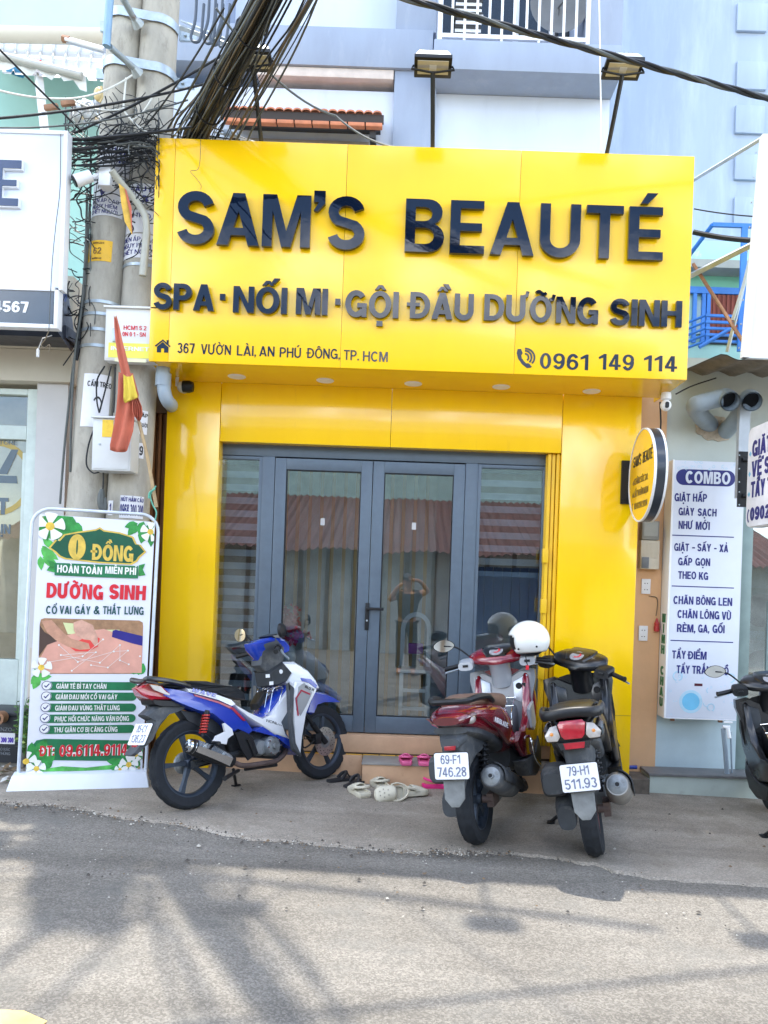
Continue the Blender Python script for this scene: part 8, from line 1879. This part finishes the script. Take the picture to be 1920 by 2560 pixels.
scooter(OF, 'black scooter cut by the picture border in front of the laundry glass', BLKP, SEATM, BLKP, DARKP, 'vision', [('59-X3', -.62, .55, .16, .34)], steer=R(-6), basket=True)
# ---- white helmet on the right mirror of the red scooter
hc_ = P(1322, 1600, -.62); rr_ = .146
ht = thing('helmet', 'white open face helmet hung over the right mirror of the red scooter', 'helmet', hc_)
b = MB(); n, m = 40, 28; v = []; fs = []
ok = {}
for j in range(m + 1):
    for i in range(n):
        th = PI * j / m; ph_ = 2 * PI * i / n; d = Vector((math.sin(th) * math.cos(ph_), math.sin(th) * math.sin(ph_), math.cos(th)))
        p = Vector((d.x * rr_ * 1.08, d.y * rr_ * .92, d.z * rr_))
        low = p.z > -.085 + .10 * (-p.x) * -.35 and not (p.x < -.075 and p.z < .03)
        if p.z < -.02: p.x *= 1.0; 
        ok[(j, i)] = p.z > -.098 and not (p.x < -.105 - .25 * max(0, p.z) and p.z < .045)
        if p.z < -.098: p = p * 1.0
        v.append(p)
for j in range(m):
    for i in range(n):
        k = (i + 1) % n
        if all(ok[q] for q in ((j, i), (j + 1, i), (j + 1, k), (j, k))): fs.append((j * n + i, (j + 1) * n + i, (j + 1) * n + k, j * n + k))
Mh = Matrix.Translation(hc_) @ Matrix.Rotation(R(-18), 4, 'Z') @ Matrix.Rotation(R(-7), 4, 'Y')
b.add(v, fs, M=Mh); used = sorted({i for f in b.f for i in f}); re_ = {o: k for k, o in enumerate(used)}; b.v = [b.v[o] for o in used]; b.f = [tuple(re_[i] for i in f) for f in b.f]
sh = part('shell', b, M_('helmet_white', (.76, .77, .74), .3, var=.03, coat=.5, spots=(16, .68, .8, (.55, .55, .52))), ht, smooth=80); md = sh.modifiers.new('thickness', 'SOLIDIFY'); md.thickness = .012; md.offset = -1
b = MB(); b.ball((0, 0, -.005), rr_ * 1.0, rr_ * .85, rr_ * .82, 24, 12, M=Mh); part('lining', b, BLACKP, ht)
b = MB()
for x, z in ((-.06, -.055), (.075, -.045)): p = Mh @ Vector((x, -.135, z)); b.ball(tuple(p), .008, .006, .008, 10, 6)
part('press_studs', b, BLACKP, ht)
b = MB(); b.tube(smoothpath([Mh @ Vector((-.02, -.09, -.09)), Mh @ Vector((-.015, -.10, -.15)), Mh @ Vector((-.01, -.09, -.19))], 4), .009, 6, flat=.4); st_ = part('chin_strap', b, BLACKP, ht)
b = MB(); p = Mh @ Vector((-.012, -.095, -.185)); b.box(p.x - .012, p.x + .012, p.y - .006, p.y + .006, p.z - .03, p.z + .005); part('buckle', b, RED, st_, bevel=.003)
# ------------------------------------------------------------------ across the street (seen in the glass)
op = thing('opposite_house', 'low shed with red corrugated roof across the street, mirrored in the door glass', 'house', (0, -11, 0))
YO = -10.6
b = MB(); b.box(-9, 9, YO - .2, YO, -.3, 2.35); part('wall', b, M_('dull_wall', (.52, .51, .46), .9, var=.3, scale=1.5), op, smooth=0)
b = MB()
for i in range(40):
    if i % 2 == 0: b.box(-6 + .3 * i, -5.9 + .3 * i, YO + .001, YO + .03, .0, 2.3)
part('wall_boards', b, M_('board_brown', (.20, .15, .10), .9, var=.3), op, smooth=0)
b = MB(); v = []; n_ = 300
for i in range(n_ + 1):
    x = -9 + 18 * i / n_; dz = .035 * math.sin(i * 2.2); v += [(x, YO + .7, 2.25 + dz + .04 * math.sin(x * 3)), (x, YO - 1.6, 3.05 + dz), (x, YO - 4.0, 3.9 + dz)]
fs = []
for i in range(n_): fs += [(3 * i, 3 * i + 3, 3 * i + 4, 3 * i + 1), (3 * i + 1, 3 * i + 4, 3 * i + 5, 3 * i + 2)]
b.add(v, fs); part('roof', b, M_('red_roof', (.12, .055, .045), .8, var=.35, scale=5, spots=(2, .5, .7, (.10, .06, .05))), op, smooth=60, recalc=False)
b = MB(); b.box(-9, 9, YO - 4.6, YO - 4.1, 2, 5.6); part('rear_wall', b, M_('mint_sheet', (.36, .48, .43), .7, var=.2), op, smooth=0)
b = MB()
for i in range(8): b.box(1.6 + .2 * i, 1.78 + .2 * i, YO + .04, YO + .09, .0, 2.0)
part('blue_gate', b, M_('gate_blue', (.012, .05, .16), .5), op, smooth=0)
# the photographer, mirrored in the right door
ph_ = thing('person', 'person in dark clothes holding up a phone with both hands, mirrored in the door glass', 'person', (0.06, -6.78, GZ(0)))
def skinned(name, joints, edges, radii, mat, parent, root=0):
    me = bpy.data.meshes.new(name); me.from_pydata([Vector(j) - MW[parent.name].translation for j in joints], edges, []); me.materials.append(mat)
    o = bpy.data.objects.new(name, me); COL.objects.link(o); o.parent = parent; MW[o.name] = MW[parent.name]
    o.modifiers.new('skin', 'SKIN'); o.modifiers.new('smooth', 'SUBSURF').levels = 2; o.modifiers['smooth'].render_levels = 2
    sv = me.skin_vertices[0].data
    for i, r_ in enumerate(radii): sv[i].radius = (r_, r_) if not isinstance(r_, tuple) else r_; sv[i].use_root = (i == root)
    for p in me.polygons: p.use_smooth = True
    return o
SKIN = M_('skin', (.38, .20, .13), .55, var=.06); g = GZ(0); Yb = -6.85
J = [(.06, Yb, g + .95), (.06, Yb, g + 1.12), (.06, Yb, g + 1.32), (.06, Yb + .02, g + 1.46), (.06, Yb + .03, g + 1.55), (.06, Yb + .05, g + 1.63), (.06, Yb + .05, g + 1.73),
     (-.11, Yb, g + 1.42), (-.26, Yb + .10, g + 1.30), (-.12, Yb + .30, g + 1.53), (-.03, Yb + .36, g + 1.60),
     (.23, Yb, g + 1.42), (.42, Yb + .08, g + 1.48), (.26, Yb + .28, g + 1.66), (.12, Yb + .36, g + 1.68),
     (-.03, Yb, g + .88), (-.05, Yb + .02, g + .50), (-.06, Yb - .02, g + .09), (-.06, Yb + .14, g + .05), (.15, Yb, g + .88), (.18, Yb + .02, g + .50), (.19, Yb - .02, g + .09), (.19, Yb + .14, g + .05)]
Ed = [(0, 1), (1, 2), (2, 3), (3, 4), (4, 5), (5, 6), (2, 7), (7, 8), (8, 9), (9, 10), (2, 11), (11, 12), (12, 13), (13, 14), (0, 15), (15, 16), (16, 17), (17, 18), (0, 19), (19, 20), (20, 21), (21, 22)]
Rr = [.13, .13, .14, .07, .055, .09, .08, .07, .05, .038, .032, .07, .05, .038, .032, .085, .06, .045, .04, .085, .06, .045, .04]
body = skinned('body', J, Ed, Rr, SKIN, ph_)
CL = M_('dark_clothes', (.022, .024, .028), .9, var=.2, scale=8)
skinned('shirt', [J[0], J[1], J[2], (.06, Yb, g + 1.42), J[7], (-.20, Yb + .06, g + 1.35), J[11], (.33, Yb + .05, g + 1.45)], [(0, 1), (1, 2), (2, 3), (2, 4), (4, 5), (2, 6), (6, 7)], [.18, .17, .175, .09, .088, .07, .088, .07], CL, ph_)
skinned('trousers', [J[0], J[15], J[16], J[17], J[19], J[20], J[21]], [(0, 1), (1, 2), (2, 3), (0, 4), (4, 5), (5, 6)], [.15, .105, .08, .065, .105, .08, .065], CL, ph_)
b = MB(); b.ball((.06, Yb + .03, g + 1.70), .098, .112, .105, 16, 10); part('hair', b, BLACKI, ph_)
b = MB(); b.ball((.06, Yb + .15, g + 1.64), .016, .022, .018, 8, 6); b.ball((-.035, Yb + .05, g + 1.65), .012, .02, .03, 8, 6); b.ball((.155, Yb + .05, g + 1.65), .012, .02, .03, 8, 6); part('face', b, SKIN, ph_)
for sx_, wr in ((-1, J[10]), (1, J[14])):
    for k in range(5):
        w0 = Vector(wr); d = Vector((.03 * -sx_ * (.3 if k == 4 else 1), .035, .02 + .02 * (k - 1.5) if k < 4 else .05)); t_ = skinned('finger', [w0, w0 + d * .7, w0 + d * 1.3 + Vector((.012 * -sx_, .0, 0))], [(0, 1), (1, 2)], [.016, .010, .008], SKIN, ph_)
b = MB(); b.box(-.04, .11, -6.475, -6.467, 1.615, 1.69); solo('phone', b, BLACKP, 'black phone held up in landscape by the mirrored person', 'phone', bevel=.003)
